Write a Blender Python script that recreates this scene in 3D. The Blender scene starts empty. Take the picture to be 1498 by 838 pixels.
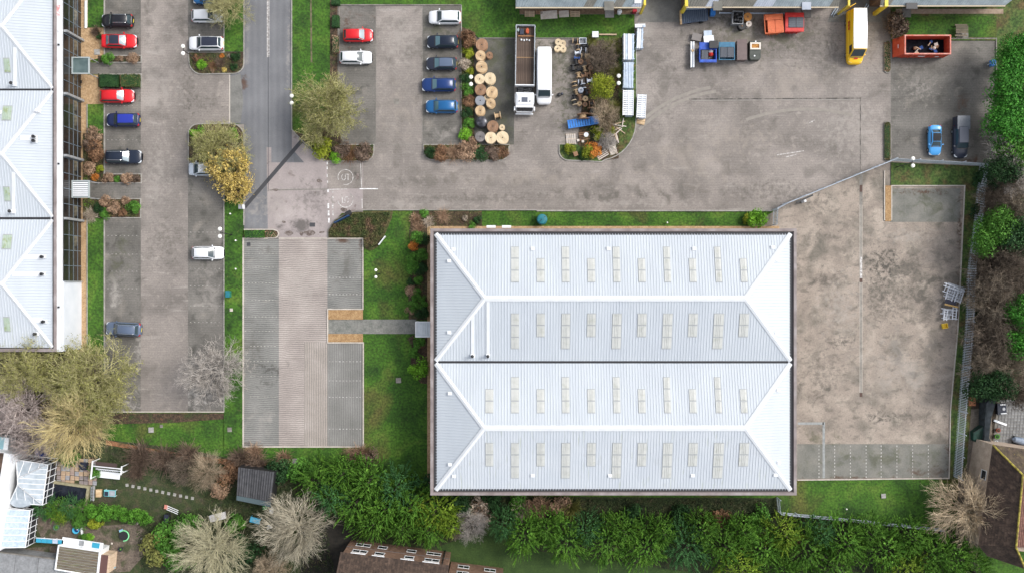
import bpy, math, random
from mathutils import Vector, Matrix
random.seed(7)
S, H, CX, CY = 10.6, 115.0, 749.0, 419.0      # px per metre on the ground, camera height, photo centre
scene = bpy.context.scene
col = scene.collection
# ---------------- camera, sky, sun, exposure
cam_d = bpy.data.cameras.new('camera'); cam = bpy.data.objects.new('camera', cam_d); col.objects.link(cam)
cam.location = (0, 0, H); cam_d.sensor_width = 36; cam_d.lens = 36*H/(1498/S); cam_d.clip_end = 2000
scene.camera = cam
SUN_EL, SUN_AZ = math.radians(44), math.radians(68)   # azimuth clockwise from +Y (top of the photo)
w = bpy.data.worlds.new('World'); scene.world = w; w.use_nodes = True
wn = w.node_tree; bg = wn.nodes['Background']; sky = wn.nodes.new('ShaderNodeTexSky')
sky.sky_type = 'NISHITA'; sky.sun_disc = False; sky.sun_elevation = SUN_EL; sky.sun_rotation = SUN_AZ
sky.dust_density = 3.0
hs = wn.nodes.new('ShaderNodeHueSaturation'); hs.inputs['Saturation'].default_value = 0.35
wn.links.new(sky.outputs[0], hs.inputs['Color']); wn.links.new(hs.outputs[0], bg.inputs[0]); bg.inputs[1].default_value = 0.15
sd = bpy.data.lights.new('sun', 'SUN'); sd.energy = 1.25; sd.angle = math.radians(18); sd.color = (1, .97, .92)
so = bpy.data.objects.new('sun', sd); col.objects.link(so)
sv = Vector((math.sin(SUN_AZ)*math.cos(SUN_EL), math.cos(SUN_AZ)*math.cos(SUN_EL), math.sin(SUN_EL)))
so.rotation_euler = sv.to_track_quat('Z', 'Y').to_euler(); so.location = sv*200
scene.view_settings.view_transform = 'Standard'; scene.view_settings.look = 'None'
scene.view_settings.exposure = 0.80; scene.view_settings.gamma = 1.0
# ---------------- helpers
def G(px, py, z=0.0):
    k = (H-z)/H/S
    return Vector(((px-CX)*k, (CY-py)*k, z))
def tag(o, label=None, cat=None, group=None, kind=None):
    if label: o['label'] = label
    if cat: o['category'] = cat
    if group: o['group'] = group
    if kind: o['kind'] = kind
    return o
def thing(name, label, cat, loc=(0, 0, 0), rz=0.0, group=None):
    o = bpy.data.objects.new(name, None); o.empty_display_size = .3; col.objects.link(o)
    o.location = loc; o.rotation_euler = (0, 0, rz)
    return tag(o, label, cat, group)
def root_loc(o):
    while o.parent: o = o.parent
    return Vector(o.location)
class MB:
    def __init__(s): s.v = []; s.f = []; s.m = []
    def add(s, vs, fs, m=0):
        b = len(s.v); s.v += [tuple(v) for v in vs]; s.f += [[b+i for i in f] for f in fs]; s.m += [m]*len(fs); return s
    def hexa(s, b4, t4, m=0):    # bottom four and top four, counter-clockwise from above
        return s.add(list(b4)+list(t4), [(3,2,1,0),(4,5,6,7),(0,1,5,4),(1,2,6,5),(2,3,7,6),(3,0,4,7)], m)
    def box(s, c, d, rz=0.0, m=0, pitch=0.0):
        R = Matrix.Rotation(rz, 3, 'Z') @ Matrix.Rotation(pitch, 3, 'Y'); c = Vector(c); x, y, z = d[0]/2, d[1]/2, d[2]/2
        P = [c+R@Vector(p) for p in ((-x,-y,-z),(x,-y,-z),(x,y,-z),(-x,y,-z),(-x,-y,z),(x,-y,z),(x,y,z),(-x,y,z))]
        return s.hexa(P[:4], P[4:], m)
    def bbox(s, x0, x1, y0, y1, z0, z1, m=0):
        return s.box(((x0+x1)/2, (y0+y1)/2, (z0+z1)/2), (abs(x1-x0), abs(y1-y0), abs(z1-z0)), 0, m)
    def prism(s, poly, z0, z1, m=0):
        a = sum(poly[i][0]*poly[(i+1) % len(poly)][1]-poly[(i+1) % len(poly)][0]*poly[i][1] for i in range(len(poly)))
        if a < 0: poly = poly[::-1]
        n = len(poly); vs = [(p[0], p[1], z0) for p in poly]+[(p[0], p[1], z1) for p in poly]
        fs = [tuple(range(n, 2*n)), tuple(range(n-1, -1, -1))]+[(i, (i+1) % n, n+(i+1) % n, n+i) for i in range(n)]
        return s.add(vs, fs, m)
    def sheet(s, poly, z, m=0):
        a = sum(poly[i][0]*poly[(i+1) % len(poly)][1]-poly[(i+1) % len(poly)][0]*poly[i][1] for i in range(len(poly)))
        if a < 0: poly = poly[::-1]
        return s.add([(p[0], p[1], z) for p in poly], [tuple(range(len(poly)))], m)
    def quad(s, a, b, c, d, m=0): return s.add([a, b, c, d], [(0,1,2,3)], m)
    def tube(s, pts, rad, n=6, m=0, cap=True):
        pts = [Vector(p) for p in pts]; k = len(pts)
        if not isinstance(rad, (list, tuple)): rad = [rad]*k
        vs = []; fs = []
        for i, p in enumerate(pts):
            d = (pts[min(i+1, k-1)]-pts[max(i-1, 0)]).normalized()
            u = d.cross(Vector((0, 0, 1)))
            if u.length < .05: u = d.cross(Vector((1, 0, 0)))
            u.normalize(); w_ = d.cross(u)
            for j in range(n):
                a = 2*math.pi*j/n; vs.append(p+(u*math.cos(a)+w_*math.sin(a))*rad[i])
        for i in range(k-1):
            for j in range(n):
                a = i*n+j; b = i*n+(j+1) % n; fs.append((a, b, b+n, a+n))
        if cap: fs += [tuple(range(n-1, -1, -1)), tuple(range((k-1)*n, k*n))]
        return s.add(vs, fs, m)
    def cyl(s, c, r, h, n=16, m=0, r2=None):
        c = Vector(c); return s.tube([c, c+Vector((0, 0, h))], [r, r if r2 is None else r2], n, m)
    def lathe(s, c, prof, n=16, m=0, axis='Z'):
        c = Vector(c); vs = []; fs = []
        for r, z in prof:
            for j in range(n):
                a = 2*math.pi*j/n; p = Vector((r*math.cos(a), r*math.sin(a), z))
                if axis == 'X': p = Vector((p.z, p.x, p.y))
                if axis == 'Y': p = Vector((p.y, p.z, p.x))
                vs.append(c+p)
        for i in range(len(prof)-1):
            for j in range(n):
                a = i*n+j; b = i*n+(j+1) % n; fs.append((a, b, b+n, a+n))
        fs += [tuple(range(n-1, -1, -1)), tuple(range((len(prof)-1)*n, len(prof)*n))]
        return s.add(vs, fs, m)
    def ball(s, c, r, n=12, m=0, sz=1.0):
        k = n//2; return s.lathe(c, [(max(.001, r*math.sin(math.pi*i/k)), -r*sz*math.cos(math.pi*i/k)) for i in range(k+1)], n, m)
    def build(s, name, mats, parent=None, smooth=False, local=False):
        if not isinstance(mats, (list, tuple)): mats = [mats]
        off = Vector((0, 0, 0)) if (local or parent is None) else root_loc(parent)
        me = bpy.data.meshes.new(name); me.from_pydata([tuple(Vector(v)-off) for v in s.v], [], s.f)
        for mt in mats: me.materials.append(mt)
        if len(mats) > 1: me.polygons.foreach_set('material_index', s.m)
        if smooth: me.polygons.foreach_set('use_smooth', [True]*len(me.polygons))
        me.update(); o = bpy.data.objects.new(name, me); col.objects.link(o)
        if parent: o.parent = parent
        return o
def kids(o): return [c for c in bpy.data.objects if c.parent == o]
KIDS = {}
def copy_tree(o, loc, rz=0.0, label=None, scale=None, mats=None, cat=None, group=None):
    if o.name not in KIDS: KIDS[o.name] = [(c, kids(c)) for c in kids(o)]
    r = o.copy(); col.objects.link(r); r.location = loc; r.rotation_euler = (0, 0, rz)
    if scale is not None: r.scale = (scale,)*3 if not isinstance(scale, (tuple, list)) else scale
    tag(r, label, cat, group)
    def rep(c):
        if mats and c.data and c.material_slots:
            for sl in c.material_slots:
                if sl.material and sl.material.name in mats:
                    nm = mats[sl.material.name]; sl.link = 'OBJECT'; sl.material = nm
    for c0, gs in KIDS[o.name]:
        c = c0.copy(); col.objects.link(c); c.parent = r; rep(c)
        for g0 in gs:
            g = g0.copy(); col.objects.link(g); g.parent = c; rep(g)
    return r
def one(name, mb, mats, label, cat, group=None, smooth=False, loc=None, rz=0.0):
    o = mb.build(name, mats, None, smooth)
    if loc is not None: o.location = loc; o.rotation_euler = (0, 0, rz)
    return tag(o, label, cat, group)
# ---------------- materials
def srgb(h):
    c = [int(h[i:i+2], 16)/255 for i in (0, 2, 4)]
    return tuple(x/12.92 if x <= .04045 else ((x+.055)/1.055)**2.4 for x in c)+(1,)
def C(c): return srgb(c) if isinstance(c, str) else (tuple(c)+(1,) if len(c) == 3 else tuple(c))
def mat(name, cols, scale=2.0, rough=.9, bump=0.0, bscale=20.0, detail=6, metal=0.0, island=0.0, spec=.5,
        fine=None, stretch=None, objvar=0.0, coat=0.0, blotch=None, stripes=None, distort=0.0, bdist=.03):
    """cols: one colour or a ramp [(pos, colour), ...] driven by noise; blotch: list of (colour, scale, lo, hi, strength)"""
    m = bpy.data.materials.new(name); m.use_nodes = True; nt = m.node_tree; N = nt.nodes; L = nt.links
    b = N['Principled BSDF']; b.inputs['Roughness'].default_value = rough; b.inputs['Metallic'].default_value = metal
    b.inputs['Specular IOR Level'].default_value = spec; b.inputs['Coat Weight'].default_value = coat
    b.inputs['Coat Roughness'].default_value = .08
    tc = N.new('ShaderNodeTexCoord'); vec = tc.outputs['Object']
    if stretch:
        mp = N.new('ShaderNodeMapping'); mp.inputs['Scale'].default_value = stretch; L.new(vec, mp.inputs['Vector']); vec = mp.outputs[0]
    def noise(sc, det=detail, v=None, ds=0.0):
        n = N.new('ShaderNodeTexNoise'); n.inputs['Scale'].default_value = sc; n.inputs['Detail'].default_value = det
        n.inputs['Distortion'].default_value = ds; L.new(v or vec, n.inputs['Vector']); return n.outputs['Fac']
    if isinstance(cols, list):
        r = N.new('ShaderNodeValToRGB'); e = r.color_ramp.elements
        e[0].position, e[0].color = cols[0][0], C(cols[0][1]); e[1].position, e[1].color = cols[-1][0], C(cols[-1][1])
        for p, c in cols[1:-1]: q = e.new(p); q.color = C(c)
        L.new(noise(scale, ds=distort), r.inputs[0]); out = r.outputs[0]
    else:
        rg = N.new('ShaderNodeRGB'); rg.outputs[0].default_value = C(cols); out = rg.outputs[0]
    for bl in (blotch or []):
        c_, sc_, lo, hi, st = bl[:5]
        v_ = vec
        if len(bl) > 5:
            mp = N.new('ShaderNodeMapping'); mp.inputs['Scale'].default_value = bl[5]; L.new(tc.outputs['Object'], mp.inputs['Vector']); v_ = mp.outputs[0]
        mr = N.new('ShaderNodeMapRange'); mr.inputs[1].default_value = lo; mr.inputs[2].default_value = hi; mr.inputs[4].default_value = st
        L.new(noise(sc_, 8, v_, .4), mr.inputs[0]); mx = N.new('ShaderNodeMix'); mx.data_type = 'RGBA'
        L.new(mr.outputs[0], mx.inputs[0]); L.new(out, mx.inputs[6]); mx.inputs[7].default_value = C(c_); out = mx.outputs[2]
    vals = []
    if fine: 
        mr = N.new('ShaderNodeMapRange'); mr.inputs[1].default_value = .3; mr.inputs[2].default_value = .7
        mr.inputs[3].default_value = 1-fine[1]; mr.inputs[4].default_value = 1+fine[1]; L.new(noise(fine[0], 3), mr.inputs[0]); vals.append(mr.outputs[0])
    if stripes:   # (direction, scale, amount) thin uneven courses
        wv = N.new('ShaderNodeTexWave'); wv.bands_direction = stripes[0]; wv.inputs['Scale'].default_value = stripes[1]
        wv.inputs['Distortion'].default_value = stripes[3] if len(stripes) > 3 else 1.0; wv.inputs['Detail'].default_value = 3; wv.inputs['Detail Scale'].default_value = .6
        L.new(tc.outputs['Object'], wv.inputs['Vector'])
        mr = N.new('ShaderNodeMapRange'); mr.inputs[3].default_value = 1-stripes[2]; mr.inputs[4].default_value = 1+stripes[2]*.6
        L.new(wv.outputs['Fac'], mr.inputs[0]); vals.append(mr.outputs[0])
    if island:
        gi = N.new('ShaderNodeNewGeometry'); mr = N.new('ShaderNodeMapRange'); mr.inputs[3].default_value = 1-island; mr.inputs[4].default_value = 1+island
        L.new(gi.outputs['Random Per Island'], mr.inputs[0]); vals.append(mr.outputs[0])
    if objvar:
        oi = N.new('ShaderNodeObjectInfo'); mr = N.new('ShaderNodeMapRange'); mr.inputs[3].default_value = 1-objvar; mr.inputs[4].default_value = 1+objvar
        L.new(oi.outputs['Random'], mr.inputs[0]); vals.append(mr.outputs[0])
    for v in vals:
        h = N.new('ShaderNodeHueSaturation'); L.new(v, h.inputs['Value']); L.new(out, h.inputs['Color']); out = h.outputs[0]
    L.new(out, b.inputs['Base Color'])
    if bump:
        bn = N.new('ShaderNodeBump'); bn.inputs['Strength'].default_value = bump; bn.inputs['Distance'].default_value = bdist
        L.new(noise(bscale, 4), bn.inputs['Height']); L.new(bn.outputs[0], b.inputs['Normal'])
    return m
# ground and paving (object coordinates are metres)
GRASS = mat('grass', [(.25, (.014,.044,.004)), (.42, (.028,.082,.006)), (.58, (.047,.118,.009)), (.78, (.095,.155,.020))], .3, .95, .6, 9, fine=(3.4, .5), distort=.5,
            blotch=[((.115,.075,.028), .14, .54, .70, .6), ((.012,.034,.005), .55, .56, .74, .6), ((.13,.10,.045), 1.9, .66, .74, .5)], bdist=.1)
GRASS_M = mat('mossy_grass', [(.3, (.03,.062,.012)), (.5, (.055,.10,.02)), (.7, (.09,.10,.03))], .8, .95, .6, 9, fine=(3.2, .5), blotch=[((.11,.065,.03), .5, .5, .66, .75)], bdist=.1)
SOIL = mat('soil', [(.3, (.030,.020,.012)), (.5, (.060,.040,.024)), (.7, (.105,.066,.04))], 2.2, .95, .7, 8, fine=(6, .5), blotch=[((.035,.055,.014), .6, .5, .62, .7), ((.15,.07,.035), 1.4, .6, .7, .6)], bdist=.1)
MULCH = mat('ground_cover_soil', [(.3, (.04,.05,.012)), (.5, (.075,.075,.025)), (.7, (.12,.085,.04))], 3, .95, .8, 6, fine=(5, .5), bdist=.1)
GRAVEL = mat('gravel', [(.3, (.30,.19,.095)), (.7, (.48,.33,.19))], 3, .95, .5, 14, fine=(9, .3), blotch=[((.2,.12,.06), .5, .55, .7, .5)])
PAVE = mat('block_paving', [(.28, (.150,.134,.120)), (.5, (.218,.193,.174)), (.72, (.295,.260,.234))], .17, .9, .4, 8, fine=(5, .14), stripes=('Y', .9, .05, 3), distort=.5,
           blotch=[((.33,.29,.255), 1.3, .55, .70, .45), ((.105,.095,.082), .4, .54, .70, .5), ((.09,.08,.07), 2.2, .66, .74, .6, (.5, 1.4, 1)), ((.34,.31,.28), .6, .62, .72, .5, (.35, 1.5, 1))])
PAVE_D = mat('block_paving_dark', [(.28, (.088,.083,.073)), (.5, (.136,.127,.114)), (.72, (.185,.172,.154))], .25, .9, .4, 8, fine=(5, .15), stripes=('Y', .9, .06, 3), distort=.5,
             blotch=[((.24,.215,.185), .38, .58, .72, .65), ((.045,.045,.036), .6, .56, .70, .6), ((.27,.24,.21), 1.6, .64, .74, .5)])
WORN = mat('salt_worn_paving', [(.35, (.15,.14,.125)), (.5, (.25,.225,.20)), (.62, (.40,.37,.335))], .9, .9, .4, 8, fine=(5, .2), distort=.8, blotch=[((.085,.082,.07), .7, .50, .60, .8)])
PAVE_M = mat('block_paving_mossy', [(.3, (.055,.055,.046)), (.5, (.09,.088,.076)), (.7, (.125,.118,.1))], .4, .9, .4, 8, fine=(5, .15), blotch=[((.055,.065,.03), .8, .55, .7, .6)])
PINK = mat('pink_block_paving', [(.3, (.255,.222,.215)), (.5, (.305,.265,.255)), (.7, (.36,.315,.30))], .35, .9, .4, 8, fine=(5, .08),
           blotch=[((.12,.09,.075), .9, .64, .72, .6), ((.40,.36,.34), .5, .58, .7, .4)])
LOT_P = mat('pink_lined_paving', [(.3, (.27,.235,.215)), (.5, (.32,.28,.255)), (.7, (.38,.335,.305))], .3, .9, .4, 8, fine=(5, .10), stripes=('Y', 1.15, .3, 5),
            blotch=[((.15,.13,.115), 1.0, .60, .74, .5, (.12, 2.2, 1))])
LOT_G = mat('grey_lined_paving', [(.3, (.155,.155,.145)), (.5, (.195,.193,.18)), (.7, (.235,.23,.215))], .3, .9, .4, 8, fine=(5, .10), stripes=('Y', 1.15, .3, 5),
            blotch=[((.10,.09,.075), 1.0, .60, .74, .6, (.12, 2.2, 1)), ((.28,.26,.23), .7, .6, .75, .4)])
LOT_V = mat('cross_lined_paving', [(.3, (.25,.225,.20)), (.5, (.30,.265,.235)), (.7, (.36,.32,.29))], .3, .9, .4, 8, fine=(5, .10), stripes=('X', 1.0, .25, 2))
LOT_GV = mat('cross_lined_grey_paving', [(.3, (.16,.158,.145)), (.5, (.195,.19,.177)), (.7, (.235,.23,.215))], .3, .9, .4, 8, fine=(5, .10), stripes=('X', 1.0, .2, 2))
TARMAC = mat('tarmac', [(.3, (.125,.127,.135)), (.5, (.152,.154,.163)), (.7, (.185,.187,.195))], .25, .9, .4, 10, fine=(6, .07), stripes=('X', .35, .06, 2),
             blotch=[((.235,.232,.23), .35, .60, .75, .4), ((.085,.08,.075), 1.1, .68, .76, .4)])
TARMAC_D = mat('dark_tarmac', [(.3, (.105,.108,.115)), (.7, (.15,.153,.163))], .5, .9, .4, 10, fine=(6, .08))
CRACK = mat('tar_seal', (.05,.05,.055), rough=.8)
YARD = mat('concrete_yard', [(.3, (.235,.198,.166)), (.5, (.30,.252,.210)), (.7, (.37,.315,.263))], .35, .95, .5, 8, fine=(5, .14), distort=.6,
           blotch=[((.125,.115,.095), .30, .50, .68, .75), ((.095,.088,.072), 1.1, .54, .70, .6, (.7, 1.1, 1)), ((.40,.345,.285), .8, .58, .72, .55), ((.07,.065,.052), 3.5, .62, .72, .6)])
YARD_D = mat('stained_concrete', [(.3, (.10,.10,.092)), (.5, (.15,.145,.13)), (.7, (.225,.205,.175))], .35, .95, .5, 8, fine=(5, .2), distort=.8,
             blotch=[((.085,.085,.075), .9, .52, .68, .7), ((.27,.235,.19), .5, .58, .72, .6)])
YARD_B = mat('grey_bay_paving', [(.3, (.135,.135,.118)), (.5, (.175,.172,.152)), (.7, (.215,.205,.18))], .6, .95, .5, 8, fine=(5, .12), blotch=[((.11,.115,.08), .5, .55, .7, .6)])
APRON = mat('concrete_apron', [(.3, (.13,.128,.118)), (.7, (.2,.195,.18))], .8, .9, .3, 8, fine=(5, .12))
KERB = mat('kerb_stone', [(.3, (.22,.21,.19)), (.7, (.34,.32,.29))], 1.2, .9, fine=(6, .1))
KERB_P = mat('pale_kerb_stone', [(.3, (.40,.36,.31)), (.7, (.54,.49,.43))], 1.2, .9, fine=(6, .08))
KERB_D = mat('dark_kerb_stone', [(.3, (.13,.12,.105)), (.7, (.24,.225,.20))], 1.2, .9, fine=(6, .1))
PAINT = mat('white_road_paint', [(.4, (.5,.49,.48)), (.6, (.8,.8,.8))], 3, .8)
PAINT_F = mat('faded_road_paint', [(.42, (.30,.275,.26)), (.62, (.62,.6,.58))], 4, .9)
PAINT_B = mat('faint_bay_paint', [(.4, (.22,.21,.195)), (.6, (.42,.40,.36))], 4, .9)
STRAW = mat('orange_gravel', [(.3, (.26,.15,.065)), (.7, (.40,.26,.13))], 3, .95, .7, 14, fine=(9, .35))
# ---------------- ground sheets
def P(pts, z=0): return [G(x, y, z)[:2] for x, y in pts]
LV = {}
def sheet(name, pts, m, lev, kind='structure', rect=False):
    if len(pts) == 4 and not hasattr(pts[0], '__len__'):
        x0, y0, x1, y1 = pts; pts = [(x0, y0), (x1, y0), (x1, y1), (x0, y1)]
    mb = MB(); mb.sheet(P(pts), lev*.004); return tag(mb.build(name, m), kind=kind)
def arc(cx, cy, r, a0, a1, n=8):
    return [(cx+r*math.cos(math.radians(a0+(a1-a0)*i/n)), cy-r*math.sin(math.radians(a0+(a1-a0)*i/n))) for i in range(n+1)]
def raised(name, pts, m, h=.10, kind='structure'):
    if len(pts) == 4 and not hasattr(pts[0], '__len__'):
        x0, y0, x1, y1 = pts; pts = [(x0, y0), (x1, y0), (x1, y1), (x0, y1)]
    mb = MB(); mb.prism(P(pts), -.02, h); return tag(mb.build(name, m), kind=kind)
def kerb(pts, m=None, wd=.14, h=.125, name='kerb', closed=False):
    """a mitred strip of kerb stones about 0.9 m long with a joint between them"""
    q = [Vector(p) for p in P(pts)]; mb = MB()
    if closed: q.append(q[0])
    q = [q[0]]+[b for a, b in zip(q, q[1:]) if (b-a).length > .02]
    n = len(q)
    def off(i, s):
        if closed and i in (0, n-1): a, b = (q[0]-q[-2]).normalized(), (q[1]-q[0]).normalized()
        else: a = (q[i]-q[max(i-1, 0)]); b = (q[min(i+1, n-1)]-q[i]); a = (a if a.length else b).normalized(); b = (b if b.length else a).normalized()
        t = (a+b); t = t.normalized() if t.length > .01 else a; nn = Vector((-t.y, t.x)); k = max(.5, nn.dot(Vector((-a.y, a.x))))
        return q[i]+nn*s/k
    for i in range(n-1):
        a0, a1, b0, b1 = off(i, -wd/2), off(i, wd/2), off(i+1, -wd/2), off(i+1, wd/2)
        ln = (q[i+1]-q[i]).length; k = max(1, round(ln/.92)); g = min(.012/ln, .02)
        for j in range(k):
            s, e = j/k+(g if j else 0), (j+1)/k-(g if j < k-1 else 0); dz = random.uniform(-.004, .004)
            c = [a0.lerp(b0, s), a0.lerp(b0, e), a1.lerp(b1, e), a1.lerp(b1, s)]
            mb.hexa([(p.x, p.y, -.02) for p in c], [(p.x, p.y, h+dz) for p in c])
    return tag(mb.build(name, m or KERB), kind='structure')
gm = MB(); gm.sheet([(-400, -400), (400, -400), (400, 400), (-400, 400)], -.03); tag(gm.build('ground', GRASS), kind='structure')
# left car park
sheet('car_park_surface', [(150, -20), (357, -20), (357, 80), (336, 110), (336, 182), (357, 182), (357, 200), (330, 200), (330, 602), (154, 602), (150, 330)], PAVE, 0)
for r in ((154, -20, 206, 82), (154, 126, 206, 255), (154, 320, 206, 602), (275, -20, 328, 80), (275, 252, 329, 602)):
    sheet('parking_bays', r, PAVE_D, 1)
sheet('footpath', (118, 92, 207, 109), PAVE_D, 2)
sheet('footpath', (128, 269, 206, 290), PAVE_D, 2)
sheet('gravel_strip', (112, -20, 128, 515), GRAVEL, 1)
raised('gravel_bed', [(118, 41), (152, 41), (152, 84), (118, 92)], GRAVEL, .05)
raised('gravel_bed', [(118, 110), (146, 110), (146, 130), (152, 130), (152, 153), (118, 153)], GRAVEL, .05)
for r in ((128, -20, 152, 41), (128, 153, 152, 196), (128, 320, 153, 512)): raised('grass_verge', r, GRASS)
raised('planting_bed', (122, 196, 152, 268), SOIL, .1)
raised('planting_bed', (152, 255, 206, 268), SOIL, .1)
raised('planting_bed', [(122, 291), (206, 291), (206, 319), (150, 319), (122, 322)], SOIL, .1)
raised('planting_bed', (144, 82, 206, 92), SOIL, .1)
raised('planting_bed', (144, 108, 206, 128), SOIL, .1)
kerb([(153, -20), (153, 82), (207, 82), (207, 92), (150, 92)], KERB)
kerb([(146, 109), (207, 109), (207, 128), (153, 128), (153, 255), (207, 255), (207, 268), (132, 268)])
kerb([(132, 291), (206, 291), (206, 319), (153, 319), (153, 601)])
kerb([(153, 602), (328, 602)], KERB_P)
kerb([(128, -20), (128, 41)], KERB_P); kerb([(128, 153), (128, 196)]); kerb([(128, 320), (128, 512)])
raised('grass_verge', [(328, -20), (357, -20), (357, 76), (328, 76)], GRASS)
isl1 = [(276, 77), (357, 77)]+[(357, 88)]+arc(342, 93, 15, 0, -90, 6)+arc(296, 90, 19, -90, -180, 6)
raised('planting_bed', isl1, SOIL, .11)
kerb([(357, -20), (357, 76)]+isl1[2:]+[(276, 77), (328, 77), (328, -20)])
isl2 = arc(290, 196, 14, 180, 90, 5)+arc(338, 200, 19, 90, 0, 6)+[(357, 330)]
raised('planting_bed', isl2+[(357, 340), (328, 340), (328, 252), (276, 235)], SOIL, .11)
kerb([(328, 602), (328, 262), (300, 258), (276, 240)]+isl2+[(357, 330)])
raised('grass_verge', [(328, 290), (357, 290), (357, 344), (356, 344), (356, 655), (328, 655)], GRASS, .12)
raised('hedge_bed', [(356, 336), (400, 336), (407, 338), (408, 342), (407, 348), (356, 348)], SOIL, .12)
kerb([(357, 336), (400, 336), (406, 338), (408, 342), (406, 347), (400, 348.5), (357, 348.5)], KERB_P)
# road
sheet('road', [(425, 185), (448, 214), (448, 242), (425, 242)], TARMAC_D, 0)
sheet('road', [(336, 110), (345, 108), (357, 90), (357, -20), (427, -20), (427, 190), (430, 240), (430, 340), (357, 340), (357, 182), (336, 180)], TARMAC, 1)
sheet('worn_road_patch', [(337, 112), (352, 108), (356, 150), (352, 180), (337, 180)], APRON, 2)
sheet('road_centre_strip', (390.5, -20, 394, 84), PAINT_F, 3)
sheet('road_centre_seam', (392, -20, 392.8, 280), CRACK, 4)
kerb([(336, 110), (336, 180)], KERB_P, h=.03)
pinkp = [(390, 216), (397, 216), (397, 238), (445, 238), (427, 218), (427, 190), (445, 212), (478, 237), (531, 237), (531, 312), (500, 312), (480, 335), (480, 349), (392, 349)]
sheet('pink_paving', pinkp, PINK, 2)
sheet('pink_paving_bay', (479, 237, 530, 276), TARMAC_D if False else PAVE, 3)
sheet('tar_seam', [(439, 205), (443, 209), (360, 305), (357, 300)], CRACK, 4)
sheet('tar_seam', [(394, 277.6), (480, 276.2), (480, 277.6), (394, 279.4)], KERB_D, 4)
sheet('manhole_cover', (453, 326, 461, 332), CRACK, 4)
mb = MB()
for x, y, rx, ry in ((423, 341, 6, 4), (454, 341, 9, 5), (441, 342, 3, 4), (467, 265, 5, 3), (403, 278, 5, 2), (471, 340, 4, 2), (523, 258, 2.5, 7), (503, 307, 5, 3), (415, 325, 3, 2)):
    mb.sheet([G(x+rx*math.cos(t*.628)*random.uniform(.7, 1.2), y+ry*math.sin(t*.628)*random.uniform(.7, 1.2))[:2] for t in range(10)], .0165)
tag(mb.build('oil_stains', mat('stain', [(.4, (.10,.075,.065)), (.6, (.2,.17,.155))], 3)), kind='structure')
# markings
def strips(name, segs, m, lev, wd=1.3):
    mb = MB()
    for x0, y0, x1, y1 in segs:
        a, b = G(x0, y0), G(x1, y1); d = (b-a).normalized(); n = Vector((-d.y, d.x, 0))*(wd/S/2)
        mb.sheet([(a-n)[:2], (b-n)[:2], (b+n)[:2], (a+n)[:2]], lev*.004)
    return tag(mb.build(name, m), kind='structure')
strips('give_way_line', [(478.7, 237, 478.7, 241), (478.7, 244, 478.7, 248), (478.7, 255, 478.7, 259.5), (479.2, 265, 479.2, 268)], PAINT, 5, 1.2)
strips('give_way_line', [(480, 277.5, 480, 281.5), (480.4, 298, 480.4, 305), (480.8, 308.5, 480.8, 315.5), (481.2, 319, 481.2, 326)], PAINT, 5, 2.4)
strips('give_way_line', [(486.5, 279, 486.5, 282), (487, 288, 487, 292), (486.8, 298, 486.8, 305), (487.3, 308.5, 487.3, 315.5)], PAINT_F, 5, 2.2)
strips('centre_line', [(526, 276.5, 553, 276.5)], PAINT, 6, 1.4); strips('centre_line', [(482, 277.6, 508, 276.8)], PAINT_F, 6, .8)
strips('paving_joint', [(527.5, 238, 529, 275), (529.5, 290, 530, 305)], PAINT_F, 5, 1.0)
def ring(cx, cy, r, a0, a1, m, w_=1.1):
    pts = arc(cx, cy, r, a0, a1, 28); strips('speed_roundel', [pts[i]+pts[i+1] for i in range(28)], m, 5, w_)
ring(505.5, 259.5, 11, 200, -110, PAINT_F, 1.1); ring(505.5, 292.5, 11, 190, 350, PAINT_F, 1.2); ring(505.5, 292.5, 11, 60, -10, PAINT_B, 1.0)
def five(cx, cy, m, s=1, flip=1):      # the figure 5 read from the road
    pts = [(4.2, 4.5), (4.2, -4.2), (0, -4.2), (.6, 1.5), (-.6, 4), (-3.3, 4.2), (-5, 1.5), (-5, -2), (-3.4, -4)]
    q = [(cx+flip*s*a, cy+flip*s*b) for a, b in pts]
    strips('speed_figure', [q[i]+q[i+1] for i in range(len(q)-1)], m, 6, 1.0)
five(505, 259.5, PAINT_F); five(505, 292.5, PAINT_F, 1, -1)
# upper car park and yards
sheet('yard_surface', [(478, 8), (675, 8), (675, 45), (760, 45), (760, -20), (1480, -20), (1480, 240), (1310, 238), (1145, 300), (1136, 308), (528, 308), (528, 238), (478, 238), (432, 200), (495, 190)], PAVE, 0)
sheet('parking_bays', (497, 8, 550, 212), PAVE_D, 1); sheet('parking_bays', (618, 8, 674, 212), PAVE_D, 1)
sheet('reel_store_surface', [(694, 52), (752, 52), (752, 212), (694, 212)], PAVE_M, 1)
sheet('far_yard_surface', [(1303, 60), (1458, 60), (1458, 240), (1303, 236)], PAVE_D, 1)
sheet('concrete_apron', [(952, -20), (1000, -20), (994, 33), (932, 33)], APRON, 3); sheet('concrete_apron', [(1234, -20), (1290, -20), (1290, 33), (1210, 33)], APRON, 3)
kerb([(495, 190), (495, 8), (675, 8)], KERB_D); kerb([(675, 8), (675, 212)], KERB, h=.11)
strips('paving_edge', [(550, 8, 550, 212), (618, 8, 618, 212), (500, 212, 744, 212)], KERB_D, 4, .8)
GUL = mat('worn_gully', [(.40, (.045,.042,.038)), (.62, (.20,.18,.16))], 1.4, .9)
strips('yard_gully', [(1008, 145.5, 1260, 144)], GUL, 4, 1.5); strips('yard_gully', [(1012, 147.4, 1258, 146)], KERB, 4, .7)
strips('yard_gully', [(1258.6, 144, 1258.6, 250)], GUL, 4, 1.0)
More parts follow.
